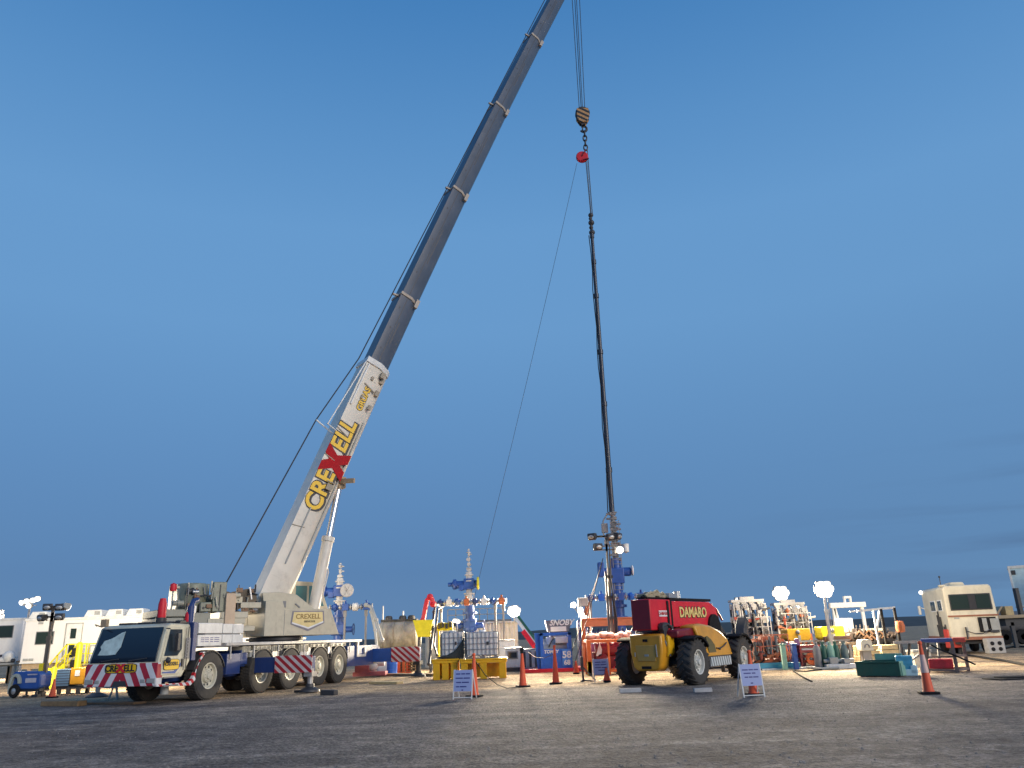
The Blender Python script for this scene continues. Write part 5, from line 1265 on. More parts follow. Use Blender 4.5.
d = MB(); d.span((W_ * .68, -.045, hb_ - .75), (W_ * .98, -.032, hb_ - .02)); d.build('number_panel', mat('panel_blue', (.05, .22, .65), .4), t)
text('58', .42, LETTERW, t, TM((W_ * .83, -.05, hb_ - .28), FRONT), bold=.012)
text('68', .30, LETTERW, t, TM((W_ * .83, -.05, hb_ - .62), FRONT), bold=.01)
text('TOMBY', .20, LETTERW, t, TM((W_ * .34, -.012, hb_ - .12), FRONT), bold=.008, shear=.2)
p2 = at(560, 640, 47); x0, x1 = at(548.5, 640, 47).x, at(573, 640, 47).x; W_ = x1 - x0; za, zb3 = ztop(x0, 47, 632), ztop(x0, 47, 620.5)
t = thing('truck_body', 'grey truck body with white slanted lettering, behind the blue pump skid', 'truck', (x0, 47, 0))
d = MB(); d.prism([(0, za), (W_ - .2, za), (W_, zb3), (-.15, zb3)], 'y', 0, 2.2); d.span((.1, .2, .6), (W_ - .3, 2.0, za)); d.build('body', mat('lilac_grey', (.10, .12, .18), .45, dirt=.2), t, bevel=.03)
d = MB(); d.span((.15, -.02, za + .02), (W_ - .35, .0, za + .28)); d.build('white_band', LETTERW, t)
text('SNOBY', .42, LETTERW, t, TM((W_ * .55, -.015, za + .48), FRONT), bold=.014, shear=.35)
for x in (.4, W_ - .7):
    d = MB(); d.lathe([(.2, -.2), (.48, -.2), (.5, 0), (.48, .2), (.2, .2)], (x, .2, .5), 'y', 20); d.cyl((x, .1, .5), (x, .3, .5), .22); d.build('wheel', BLACK, t)
# dark blue scaffold tower + lamp string beside it
x0 = at(579.5, 640, 41).x; x1 = at(587.5, 640, 41).x
t = thing('steel_rack', 'dark blue upright rack between the blue skid and orange frame', 'rack', (x0, 41, 0)); W_ = x1 - x0; za = ztop(x0, 41, 621)
d = MB()
for x in (0, W_):
    for y in (0, .7): d.bar((x, y, 0), (x, y, za), .09)
for k in range(7): z = .5 + k * (za - .5) / 6; d.bar((0, 0, z), (W_, 0, z), .06); d.bar((0, .7, z), (W_, .7, z), .06); d.bar((0, 0, z), (W_, 0, z + .3), .04)
d.build('frame', NAVY, t)
d = MB(); d.span((.05, .1, za * .45), (W_ - .05, .6, za * .75)); d.build('panel', BLUE, t)
t = thing('lamp_mast', 'leaning orange mast hung with small lamps left of the orange beam', 'lamp mast', (at(582, 640, 39.5).x, 39.5, 0)); x_ = t.location.x
pts = [at(583, 640, 39.5), at(584, 622, 39.5), at(588, 602, 39.5)]
d = MB(); base = V((x_, 39.5, 0)); q = [V((0, 0, 0))] + [p_ - base for p_ in pts]; d.tube(q, .09, 8); d.bar(q[-2] + V((.25, 0, 0)), q[-1], .07); d.bar(q[1] + V((.4, 0, 0)), q[-2] + V((.25, 0, 0)), .06); d.build('pole', RUST, t)
d = MB(); d.box(q[-1] - V((.25, 0, 0)), (.5, .4, .4)); d.build('junction_box', GREYP, t, bevel=.03)
for (px, py) in ((573.5, 605), (580.5, 610), (581.5, 614.5), (584.5, 618)):
    c = at(px, py, 39.2) - base; d = MB(); d.box(c + V((0, .12, 0)), (.26, .2, .22)); d.bar(c + V((0, .2, 0)), q[-2], .04); o = d.build('lamp_head', GREYP, t)
    d = MB(); d.ball(c, .14, 10, (1, .5, 1)); d.build('lens', LAMPW, o)
spot(t, V((0, -.5, 4.2)), V((-1.5, -6, 0)), 2500)
# orange skid with frame and bags
p = G(612, 676); Y = 34.6; x0, x1 = at(588, 670, Y).x, at(640, 670, Y).x; W_ = x1 - x0; H_ = ztop(x0, Y, 640)
t = thing('steel_frame_skid', 'orange steel frame skid holding red machinery, left of the handler', 'skid', (x0, Y, 0))
d = MB()
for x in (.08, W_ * .42, W_ - .08): d.bar((x, 0, 0), (x, 0, H_), .18 if x < .2 else .09); d.bar((x, 1.6, 0), (x, 1.6, H_), .12)
d.span((0, -.08, H_ - .12), (W_, .1, H_)); d.span((0, 1.5, H_ - .12), (W_, 1.68, H_)); d.span((0, -.08, .12), (W_, .06, .24)); d.span((0, 0, H_ - .12), (.16, 1.6, H_))
d.build('frame', ORANGE, t, bevel=.012)
d = MB(); d.span((-.02, -.09, .0), (.18, .09, .55)); d.build('yellow_foot', YELLOW, t)
d = MB(); d.span((.3, .5, .25), (W_ - .2, 1.4, .9)); d.cyl((.4, .6, 1.0), (W_ - .3, .6, 1.0), .3, n=16); d.cyl((W_ * .3, .3, .6), (W_ * .3, .5, .6), .25, n=16); d.build('machine', DRED, t, bevel=.02)
d = MB(); d.span((.3, 1.4, .3), (W_ * .45, 1.45, H_ - .2)); d.build('backing_panel', PURPLE, t)
d = MB(); d.prism([(.40, .75), (.62, .75), (.66, 1.0), (.58, 1.3)], 'y', .30, .36); d.build('white_rag', LETTERW, t)
d = MB()
for k in range(10): q = V((W_ * (.45 + .5 * rnd.random()), .2, .2 + .5 * rnd.random())); d.tube([q, q + V((.2, -.05, .2)), q + V((.1, 0, .42))], .035, 6)
d.build('red_hose', RED, t)
for k, px in enumerate((592, 600, 609, 618, 626)):
    c = at(px, 638, Y + .5); d = MB()
    for j in range(5): d.ball((rnd.uniform(-.16, .16), rnd.uniform(-.1, .1), .1 + .12 * rnd.random()), .13 + .05 * rnd.random(), 10, (1, 1, .75))
    tag(d.build('sack', mat('sack_pink', (.66, .40, .32), .7, var=.3, scale=6) if k == 0 else bpy.data.materials['sack_pink'], loc=(c.x, Y + .5, H_)),
        ['leftmost pale pink sack on top of orange frame', 'second pale pink sack from the left on the orange frame', 'middle pale pink sack on orange frame beside the light mast', 'pale pink sack right of the light mast on orange frame', 'rightmost pale pink sack, closest to handler wheel'][k], 'sack', 'sacks on the orange frame')
# long orange beam behind
Y = 38.5; x0, x1 = at(582, 640, Y).x, at(646, 640, Y).x; za, zb4 = ztop(x0, Y, 619), ztop(x0, Y, 627); W_ = x1 - x0
t = thing('gantry', 'long orange beam on posts with red and navy machinery under it', 'gantry', (x0, Y, 0))
d = MB(); d.span((0, 0, zb4), (W_, .35, za)); d.span((0, -.05, za - .05), (W_, .4, za + .02)); d.build('beam', mat('salmon_orange', (.66, .20, .09), .5, dirt=.2), t, bevel=.015)
for x in (.1, W_ * .5, W_ - .15):
    d = MB(); d.bar((x, .18, 0), (x, .18, zb4), .16); d.build('post', ORANGE, t)
d = MB(); n = 12
for k in range(n):
    x = .1 + (W_ - .2) * k / n; d.bar((x, .3, zb4 - .9), (x + W_ / n, .3, zb4 - .1), .06); d.bar((x + W_ / n, .3, zb4 - .9), (x, .3, zb4 - .1), .06)
d.bar((0, .3, zb4 - .9), (W_, .3, zb4 - .9), .1); d.build('lattice', NAVY, t)
d = MB(); d.span((.2, .5, zb4 - 1.9), (W_ - .2, 1.6, zb4 - 1.1)); d.cyl((.3, .5, zb4 - 1.0), (W_ - .3, .5, zb4 - 1.0), .22); d.build('machine', RED, t, bevel=.03)
# dark stand in front of orange frame
p = G(583.5, 681.5); t = thing('pipe_stand', 'slim dark pipe stand with splayed feet before the orange frame', 'stand', p)
d = MB(); d.bar((0, 0, 0), (-.02, 0, .85), .07); d.span((-.08, -.04, .4), (.03, .04, .85)); d.build('column', DARK, t)
for (x, y) in ((.45, .1), (-.1, -.15), (.35, -.25)):
    d = MB(); d.bar((0, 0, .05 if x < .4 else .5), (x, y, .02), .05); d.build('leg', DARK, t)

# ------------------------------------------------------------------ rotating telescopic handler
pL, pR = G(629, 685.5), G(698, 684.5); ctr = (pL + pR) / 2; fw = V((.61, .79, 0)).normalized()
TH = math.atan2(fw.y, fw.x) - R(90)
HC = ctr + fw * .2 + V((-.08, 0, 0))
t = thing('telescopic_handler', 'red and ochre yellow telescopic handler with four big farm-tread tyres, seen from behind', 'handler', (HC.x, HC.y, 0), TH)
WR, WW, WB, TX = .68, .48, 3.6, 1.12
for (x, y, s) in ((-TX, 0, -1), (TX, 0, 1), (-TX, WB, -1), (TX, WB, 1)):
    wheel_pair(t, (x, y, WR), WR, WW, s, lug=True, rim=mat('rim_pale', (.60, .60, .56), .45, dirt=.25) if 'rim_pale' not in bpy.data.materials else bpy.data.materials['rim_pale'])
d = MB(); d.span((-.42, -.55, .55), (.42, WB + .5, 1.0)); d.cyl((-.9, 0, WR), (.9, 0, WR), .13); d.cyl((-.9, WB, WR), (.9, WB, WR), .13); d.ball((0, 0, WR), .25); d.ball((0, WB, WR), .25); d.span((-.55, .6, .95), (.55, WB - .2, 1.45))
d.span((-.5, -.5, .95), (.5, .7, 1.62)); d.build('chassis', DARK, t, bevel=.02)
# rear counterweight
d = MB(); prof = [(-.60, 1.52), (.60, 1.52), (.60, 1.0), (.50, .52), (.36, .42), (-.36, .42), (-.50, .52), (-.60, 1.0)]
d.prism(prof, 'y', -.98, -.45)
for v in d.v:
    if v.y < -.9: v.x *= .95; v.z = .92 + (v.z - .92) * .96
cwt = d.build('counterweight', OCHRE, t, bevel=.06)
d = MB(); d.prism([(-.36, 1.18), (.34, 1.18), (.34, .72), (-.30, .72)], 'y', -1.0, -.95); d.build('hatch', mat('ochre_panel', (.50, .30, .07), .5, dirt=.2), cwt, bevel=.015)
d = MB(); d.span((-.07, -1.01, 1.28), (.09, -.95, 1.36)); d.span((-.18, -.99, .50), (.16, -.95, .58)); d.build('slot', BLACK, cwt)
d = MB(); d.span((-.04, -1.012, .86), (.10, -.99, .92)); d.bar((.38, -1.0, 1.2), (.40, -1.0, .84), .03); d.bar((-.38, -1.0, .98), (-.38, -1.0, .86), .03); d.build('latch', GREYP, cwt)
d = MB(); d.prism([(.50, 1.40), (.62, 1.46), (.70, 1.40), (.68, .95), (.56, .80)], 'y', -.7, -.3); d.build('lamp_housing', YELLOW, cwt, bevel=.04)
# mudguards
for (x, y) in ((-TX, 0), (TX, 0), (-TX, WB), (TX, WB)):
    a = [R(35 + 82 * k / 12) for k in range(13)]; po = [(y + .86 * math.cos(q), WR + .80 * math.sin(q)) for q in a]; pi = [(y + .80 * math.cos(q), WR + .74 * math.sin(q)) for q in a][::-1]
    d = MB(); d.prism(po + pi, 'x', x - .26 if x > 0 else x - .28, x + .28 if x > 0 else x + .26); d.build('mudguard', BLACK, t)
# dark turntable and body
d = MB(); d.cyl((0, 1.5, 1.25), (0, 1.5, 1.5), .7, n=28); d.build('turntable', DARK, t)
d = MB(); d.prism([(-.5, 1.42), (-.5, 1.66), (.6, 1.72), (2.0, 1.62), (2.6, 1.5), (2.6, 1.0), (.75, 1.0), (.45, 1.46)], 'x', .25, .96); d.build('side_body', DRED, t, bevel=.05)
# engine cover, yellow, bulging, right-hand side
d = MB(); prof = [(.62, .95), (.30, 1.78), (.75, 1.84), (1.25, 1.78), (1.75, 1.60), (2.10, 1.32), (2.22, .95), (2.20, .80), (.70, .80)]
d.prism(prof, 'x', .50, 1.22)
for v in d.v:
    if v.x > 1: v.x -= .16 * max(0, v.z - 1.2) / .6; v.y = 1.3 + (v.y - 1.3) * .97
for v in d.v: v.y = .62 + (v.y - .62) * 1.17 + .12
eb = d.build('engine_cover', OCHRE, t, bevel=.08)
d = MB(); d.prism([(.92, .92), (.80, 1.42), (.9, 1.44), (1.12, 1.34), (1.34, 1.16), (1.42, .92)], 'x', 1.195, 1.224); d.build('cover_grille', mat('grille_olive', (.13, .11, .04), .5), eb)
d = MB(); d.tube([(1.23, 1.45, 1.05), (1.24, 1.7, 1.04), (1.24, 2.0, 1.12), (1.2, 2.25, 1.2)], .022, 6); d.box((1.225, 1.68, 1.02), (.03, .1, .07)); d.build('handle', DARK, eb)
d = MB(); d.span((1.02, .86, .48), (1.22, 2.46, .84)); d.build('step_box', DARK, t, bevel=.02)
d = MB(); d.span((1.222, .94, .50), (1.232, 2.40, .78)); d.build('step_grille', GRATE, t)
d = MB(); d.span((1.0, .80, .82), (1.24, 2.50, .88)); d.build('step_edge', OCHRE, t)
# boom: red box, rear block and main section
BX = .02
d = MB(); d.span((BX - .33, -1.05, 1.62), (BX + .36, .22, 2.54)); rb = d.build('boom_housing', RED, t, bevel=.025)
d = MB(); d.span((BX - .31, -1.065, 1.65), (BX + .34, -1.052, 2.52)); d.build('end_plate', DRED, rb, bevel=.01)  # rear face in darker red, its shade put into the colour
d = MB(); d.span((BX - .34, .27, 1.70), (BX + .34, 3.0, 2.50)); d.prism([(3.0, 1.72), (3.0, 2.50), (3.5, 2.30), (3.65, 1.6), (3.4, 1.4)], 'x', BX - .32, BX + .32); mb_ = d.build('boom', RED, t, bevel=.02)
d = MB(); d.span((BX - .40, -.05, 1.66), (BX + .385, .06, 2.5)); d.span((BX - .37, .20, 1.68), (BX + .372, .29, 2.60)); d.build('boom_band', BLACK, t)
d = MB(); d.span((BX - .2, -.9, 2.57), (BX + .2, 3.0, 2.61)); d.span((BX + .1, .2, 2.52), (BX + .34, 3.1, 2.60)); d.tube([(BX, -.9, 2.6), (BX + .05, -.6, 2.72), (BX, 0, 2.70), (BX - .05, .8, 2.66)], .05, 8)
d.build('hose_track', BLACK, t)
d = MB()
for (y, z, a, h) in ((-.55, 2.66, .5, .12), (-.2, 2.72, .35, .14), (.15, 2.66, .4, .1)): d.box((BX - .05, y, z), (.4, a, h)); d.tube([(BX + .1, y - .3, z), (BX + .15, y, z + .1), (BX + .05, y + .35, z)], .045, 6)
d.build('hose_bundle', mat('hose_tan', (.38, .33, .22), .6, var=.4, scale=6), t, bevel=.02)
d = MB(); d.cyl((BX + .05, 1.25, 2.52), (BX + .05, 1.25, 2.84), .10, n=14); d.box((BX + .05, .75, 2.68), (.25, .5, .16)); d.build('exhaust', STEEL, t)
text('DAMARO', .44, LETTERB, mb_, TM((BX + .347, 1.72, 2.14), SIDE), bold=.035, sx=.98, name='lettering_outline', ext=.003)
text('DAMARO', .44, mat('letter_cream', (.80, .62, .22), .45), mb_, TM((BX + .353, 1.72, 2.14), SIDE), bold=.014, ext=.006)
d = MB(); d.span((BX + .362, -.55, 2.02), (BX + .368, .02, 2.20)); pl = d.build('name_plate', LETTERW, rb)
text('DAMARO', .15, mat('letter_red', (.5, .03, .03), .5), pl, TM((BX + .372, -.27, 2.11), SIDE), bold=.004, ext=.003)
d = MB(); d.span((BX + .345, 1.35, 1.55), (BX + .36, 1.9, 1.72)); d.cyl((BX + .3, 1.6, 1.6), (BX + .42, 1.6, 1.6), .1); d.build('pivot_boss', DRED, t)
# compensating ram and arm at the right of the boom pivot
d = MB(); d.tube([(BX + .52, -.62, 1.78), (BX + .55, -.45, 1.86), (BX + .60, -.30, 1.78), (BX + .74, .08, .98)], .05, 8); d.cyl((BX + .40, -.55, 1.74), (BX + .56, -.55, 1.74), .17, n=16); d.bar((BX + .5, -.6, 1.3), (BX + .5, -.6, 1.75), .14); d.build('pivot_arm', DARK, t, bevel=.01)
d = MB(); d.cyl((BX + .62, -.28, 1.70), (BX + .78, .12, .92), .035, n=10); d.cyl((BX + .56, -.66, 1.35), (BX + .62, -.5, .88), .03, n=8); d.build('ram', CHROME, t)
# boom head, cab and fork carriage at the far end
d = MB(); d.cyl((BX + .30, 3.1, 1.75), (BX + .42, 3.1, 1.75), .42, n=24); d.span((BX + .1, 2.9, 1.3), (BX + .5, 3.7, 1.5)); d.build('head_pulley', BLACK, t)
d = MB(); d.bar((BX, 3.3, 2.2), (BX, 4.2, 1.35), .34, .4); d.build('inner_boom', DARK, t)
d = MB()
for k in range(7): q = V((BX + .3 * rnd.random() - .1, 2.9 + .5 * rnd.random(), 2.2 + .3 * rnd.random())); d.tube([q, q + V((.1, .3, .1)), q + V((.1, .7, -.3))], .04, 6)
d.build('head_hose', DRED, t)
d = MB(); d.prism([(.35, 1.3), (.35, 2.35), (.6, 2.5), (1.8, 2.5), (2.4, 1.5), (2.4, 1.0)], 'x', -1.1, -.42); oc = d.build('cab', DARK, t, bevel=.04)
d = MB(); d.prism([(.5, 1.5), (.5, 2.25), (.7, 2.4), (1.7, 2.4), (2.15, 1.6)], 'x', -1.115, -1.1); d.build('cab_window', GLASS, oc)
d = MB(); d.box((BX + .3, 4.55, .95), (1.2, .1, .5), (R(-8), 0, 0)); d.prism([(4.25, 1.0), (4.55, .85), (4.95, 1.95), (4.75, 2.05), (4.5, 1.75)], 'x', BX + .5, BX + .85); d.build('carriage', DARK, t, bevel=.02)
for x in (-.2, .7):
    d = MB(); d.span((BX + x - .06, 4.6, .12), (BX + x + .06, 5.8, .17)); d.span((BX + x - .06, 4.55, .12), (BX + x + .06, 4.62, 1.0)); d.build('fork', DARK, t)

for o in t.children:
    n_ = o.name.split('.')[0]
    if n_ not in ('wheel', 'mudguard', 'counterweight', 'flood_beam'): o.scale.y = 1.11
    if n_ in ('boom', 'boom_housing', 'boom_band', 'hose_track', 'hose_bundle', 'exhaust'): o.scale.z = 1.035
    if n_ == 'counterweight': o.scale.z = 1.04

# ------------------------------------------------------------------ valve manifolds on the right
WHT2 = mat('manifold_white', (.52, .50, .48), .45, dirt=.3, var=.2)
MANG = mat('iron_grey', (.20, .19, .19), .5, dirt=.4, var=.5)
MANR = mat('iron_red', (.42, .07, .04), .5, dirt=.3, var=.4)
def manifold(px0, px1, pyt, pyb, Y, label, base_m, ncol=4, seed=1, zbase=None, dep=1.6, body=WHT2, group='valve manifolds'):
    rr = random.Random(seed); x0, x1 = at(px0, 640, Y).x, at(px1, 640, Y).x; W = x1 - x0; zt = ztop(x0, Y, pyt); zb = zbase if zbase is not None else ztop(x0, Y, pyb)
    t = thing('valve_manifold', label, 'manifold', (x0, Y, 0), 0, group)
    d = MB()
    for x in (0.05, W - .05):
        for y in (0, dep): d.bar((x, y, 0), (x, y, zb), .14)
    d.span((0, -.1, zb - .12), (W, dep + .1, zb)); d.span((0, -.1, .1), (W, dep + .1, .25))
    d.build('frame', base_m, t)
    # lower block of red/orange pipework
    if zb > .8:
        d = MB()
        for k in range(ncol):
            x = W * (k + .5) / ncol; d.cyl((x, .3, .25), (x, .3, zb - .1), .12, n=10)
            for z in (.35, zb * .5, zb - .3): d.cyl((x, .3, z), (x, .3, z + .1), .22, n=12)
            d.cyl((x, -.25, zb * .4), (x, .3, zb * .4), .13, n=10); d.wheel((x, -.28, zb * .4), .14, 'y', .02)
            d.box((x, .25, zb * .72), (.3, .3, .24))
        d.cyl((.1, .35, zb * .6), (W - .1, .35, zb * .6), .13, n=10); d.cyl((.1, .1, zb * .22), (W - .1, .1, zb * .22), .11, n=10)
        for k in range(10): q = V((W * rr.random(), -.1 + .3 * rr.random(), .3 + (zb - .6) * rr.random())); d.tube([q, q + V((.15, -.05, .1)), q + V((.3, 0, -.05))], .05, 6)
        d.build('lower_pipework', base_m, t)
    H = zt - zb; rows = max(2, int(H / .55))
    for r_ in range(rows):
        z = zb + H * (r_ + .5) / rows; d = MB(); w = W * (1 - .05 * r_)
        d.cyl((W / 2 - w / 2, .35, z), (W / 2 + w / 2, .35, z), .10, n=10)
        for k in range(ncol):
            x = W / 2 - w / 2 + w * (k + .5) / ncol
            d.box((x, .3, z), (.20, .28, H / rows * .5)); d.box((x, .28, z + H / rows * .3), (.26, .3, .06)); d.cyl((x, -.10, z), (x, .2, z), .09, n=10); d.box((x + .02, -.02, z - H / rows * .22), (.16, .2, .12)); d.cyl((x, .35, z), (x, .35, z + H / rows * .5), .09, n=8)
            for s in (-1, 1): d.cyl((x + s * .2, .35, z), (x + s * .25, .35, z), .15, n=12)
            if (r_ + k) % 2: d.wheel((x, -.14, z), .12, 'y', .016)
            else: d.cyl((x, -.13, z), (x, -.09, z), .11, n=12); d.bar((x - .12, -.12, z + .08), (x + .14, -.12, z + .02), .035)
        d.build('valve_row', body if (r_ + seed) % 3 else MANG, t, smooth=True)
    d = MB()
    for k in range(ncol):
        x = W * (k + .5) / ncol; a = [R(180 * q / 8) for q in range(9)]
        d.tube([(x + .16 * math.cos(q), .0, zt - .5 + .26 * math.sin(q)) for q in a], .055, 8)
        d.tube([(x + .16, .0, zt - .5), (x + .16, .0, zt - 1.1)], .055, 8); d.tube([(x - .16, .0, zt - .5), (x - .16, .0, zt - 1.1)], .055, 8)
    d.build('gooseneck', body, t)
    for k in range(ncol * 3):
        x = W * rr.random(); z = zb + (H - .5) * rr.random(); m_ = rr.choice((MANG, DARK, MANR, body, RUST)); d = MB(); y = -.2 - .15 * rr.random()
        if k % 2: d.cyl((x, y, z), (x, y, z + .25 + .5 * rr.random()), .05 + .03 * rr.random(), n=8); d.cyl((x, y, z + .2), (x, y, z + .26), .12, n=10)
        else: d.cyl((x, y, z), (x + rr.uniform(.2, .5), y, z + rr.uniform(-.2, .3)), .05, n=8); d.box((x, y, z), (.16, .14, .14))
        d.build('branch_pipe', m_, t)
    d = MB()
    for k in range(ncol + 1): d.bar((W * k / ncol, -.3, zb), (W * k / ncol, -.3, zb + 1.0), .035)
    d.bar((0, -.3, zb + 1.0), (W, -.3, zb + 1.0), .04); d.bar((0, -.3, zb + .55), (W, -.3, zb + .55), .03); d.build('guard_rail', body, t)
    d = MB(); d.span((W * .04, .1, zt - .12), (W * .96, .8, zt)); d.span((W * .3, .2, zt), (W * .7, .6, zt + .14))
    for x in (.1, W - .1): d.bar((x, -.1, zb), (x, -.1, zt - .2), .06)
    d.build('top_rail', body, t)
    d = MB()
    for k in range(8): q = V((W * rr.random(), .1, zb + H * .8 * rr.random())); d.tube([q, q + V((rr.uniform(-.3, .3), -.25, -.2)), q + V((rr.uniform(-.4, .4), -.2, -.6))], .03, 6)
    for k in range(ncol): d.box((W * (k + .5) / ncol, .62, zb + H * .45), (.26, .2, H * .7))
    d.build('hose', DARK, t)
    return t
manifold(735, 771, 600, 641, 40, 'tall white valve manifold with hoops behind the handler front wheel', RUST, 4, 3, zbase=1.15)
manifold(752, 786, 640, 667, 35.5, 'low bright orange valve skid in front of white manifold', mat('bright_orange', (.68, .17, .07), .5, dirt=.2, var=.3), 4, 5, zbase=.35, body=mat('orange_valve', (.66, .18, .08), .5, dirt=.25, var=.35))
manifold(778, 812, 603, 640, 41.5, 'white valve manifold with tall pipe under the floodlight, behind yellow tank', RUST, 4, 9, zbase=1.3)
# louvred power pack on blue skid
Y = 34.2; x0, x1 = at(750, 668, Y).x, at(801, 668, Y).x
t = thing('long_skid', 'low blue and white skid beam lying in front of the manifolds', 'skid', (x0, Y, 0)); W_ = x1 - x0
d = MB(); d.span((0, 0, .06), (W_, .3, .26)); d.build('blue_beam', TEAL, t, bevel=.01)
d = MB(); d.span((0, -.12, 0), (W_ + .8, .4, .055)); d.build('white_base', WHITE, t)
for px, m_, lab in ((783.5, PALEG, 'pale green post standing on the low blue skid'), (794.5, BLUE, 'blue post standing on the low blue skid')):
    x = at(px, 660, 34.0).x; h = ztop(x, 34, 645); d = MB(); d.span((-.09, -.09, 0), (.09, .09, h)); d.span((-.14, -.14, h), (.14, .14, h + .05)); tag(d.build('steel_post', m_, loc=(x, 33.9, 0), bevel=.01), lab, 'post')
Y = 36.5; x0, x1 = at(784.5, 660, Y).x, at(800, 660, Y).x; W_ = x1 - x0; h = ztop(x0, Y, 644)
t = thing('power_pack', 'mauve louvred power pack between pale green and blue posts', 'power pack', (x0, Y, 0))
d = MB(); d.span((0, 0, .15), (W_, 1.2, h)); d.build('housing', PLOUV, t, bevel=.02)
d = MB(); d.span((-.04, -.03, 0), (W_ + .04, 1.25, .15)); d.span((-.03, -.03, h), (W_ + .03, 1.25, h + .06)); d.bar((W_ + .15, 0, 0), (W_ - .05, 0, h + .2), .16); d.build('frame', PURPLE, t)
x = at(811, 660, 36).x; t = thing('gas_cage', 'dark red cage with orange coiled hose, right of mauve power pack', 'cage', (x - .4, 36, 0)); h = ztop(x, 36, 645)
d = MB()
for k in range(4): d.span((0, 0, .15 + k * h / 4.2), (.8, .8, .15 + k * h / 4.2 + .1))
for a in (0, .8):
    for b_ in (0, .8): d.bar((a, b_, 0), (a, b_, h), .08)
d.build('frame', DRED, t)
d = MB(); d.span((.1, .1, h * .62), (.7, .7, h * .85)); d.build('white_box', LETTERW, t)
d = MB()
for k in range(3): d.tube([(.4 + .22 * math.cos(q), -.15 + .03 * k, .25 + .06 * k + .16 * math.sin(q)) for q in [R(30 * i) for i in range(13)]], .04, 6)
d.build('coiled_hose', ORANGE, t)
# yellow tanks
def ytank(px0, px1, py0, py1, Y, label, m):
    x0, x1 = at(px0, 640, Y).x, at(px1, 640, Y).x; W = x1 - x0; z0, z1 = ztop(x0, Y, py1), ztop(x0, Y, py0)
    t = thing('fluid_tank', label, 'tank', (x0, Y, 0), 0, 'yellow tanks on frames')
    d = MB(); d.prism([(0, z0 + .1), (0, z1 - .05), (.06, z1), (W - .06, z1), (W, z1 - .05), (W, z0 + .1), (W - .12, z0), (.12, z0)], 'y', 0, 1.0); d.build('shell', m, t, bevel=.03)
    d = MB(); d.span((-.06, -.04, z0 - .08), (W + .06, 1.04, z0)); d.span((W * .5 - .06, -.02, z0), (W * .5 + .06, 0, z0 + (z1 - z0) * .45)); d.ball((W * .46, -.02, z0 + (z1 - z0) * .72), .1, 10)
    for x in (.08, W - .08):
        d.bar((x, .1, 0), (x, .1, z0), .12); d.bar((x, .9, 0), (x, .9, z0), .12)
    d.bar((.08, .1, .2), (W - .08, .1, z0 - .1), .06); d.build('stand', GREYP, t)
    return t
ytank(788, 811.5, 629, 641, 38.5, 'deep yellow tank in front of the white manifold under floodlight', mat('deep_yellow', (.72, .40, .02), .4, dirt=.1))
ytank(823, 846, 626.5, 640, 39, 'bright lemon yellow tank beneath the white floodlight mast', LYELLOW)
# green gas bottles
x0 = at(818, 660, 33.5).x
hh = ztop(x0, 33.5, 643)
for k, (dx, m_, lab) in enumerate(((0, MIDG, 'grey gas bottle, leftmost of the standing bottles'), (.30, GREEN, 'dark green gas bottle second from the left'), (.55, PALEG, 'pale green gas bottle in the middle of the row'), (.80, GREEN, 'dark green gas bottle right of the pale one'), (1.1, mat('slate_green', (.10, .15, .15), .5, dirt=.2), 'slate green gas bottle at right end of the row'))):
    d = MB(); y = .1 * (k % 2); d.lathe([(.001, 0), (.14, 0), (.15, .04), (.15, hh - .3), (.11, hh - .14), (.05, hh - .08), (.05, hh), (.001, hh)], (0, 0, 0), 'z', 18); d.box((0, 0, hh), (.12, .06, .08))
    tag(d.build('gas_bottle', m_, loc=(x0 + dx, 33.5 + y, 0)), lab, 'gas bottle', 'standing gas bottles')
# grey dome tank and low boxes behind
x = at(803, 640, 50).x
d = MB(); zt = ztop(x, 50, 628); d.lathe([(.001, 0), (2.2, 0), (2.2, zt - .5), (1.6, zt - .1), (.001, zt)], (0, 0, 0), 'z', 32); d.build('storage_tank', mat('tank_blue_grey', (.22, .27, .36), .5, dirt=.2), loc=(at(820, 640, 50).x, 51, 0))
tag(bpy.data.objects['storage_tank'], 'blue grey storage tank between the two yellow tanks, in the distance', 'tank')
# pipe rack with rusty pipes under the bright tank
Y = 37.5; x0, x1 = at(834, 660, Y).x, at(853, 660, Y).x; W_ = x1 - x0
t = thing('pipe_rack', 'rack of long rusty pipes below the lemon yellow tank', 'rack', (x0, Y, 0)); h = ztop(x0, Y, 645)
d = MB()
for x in (.05, W_ - .05): d.bar((x, 0, 0), (x, 0, h), .1); d.bar((x, .8, 0), (x, .8, h), .1)
for z in (.2, .6, 1.0): d.bar((0, 0, z), (W_, 0, z), .06)
d.build('frame', GREYP, t)
for k in range(6):
    z = .3 + (k // 2) * .38; d = MB(); d.cyl((-.1, .2 + .35 * (k % 2), z), (W_ + .1, .2 + .35 * (k % 2), z), .12, n=12); d.build('pipe', mat('rusty_pipe', (.32, .17, .10), .6, dirt=.3, var=.3) if 'rusty_pipe' not in bpy.data.materials else bpy.data.materials['rusty_pipe'], t)
t = thing('valve_block', 'white low valve block on the sand in front of the pipe rack', 'valve block', (at(843, 668, 33).x, 33, 0))
d = MB(); d.span((-.55, 0, 0), (.55, .6, .18)); d.build('base', WHITE, t, bevel=.02)
d = MB(); d.box((-.25, .3, .3), (.3, .4, .26)); d.box((.25, .3, .28), (.25, .4, .2)); d.cyl((-.6, .3, .3), (.6, .3, .3), .07); d.build('valve', GREYP, t, bevel=.02)
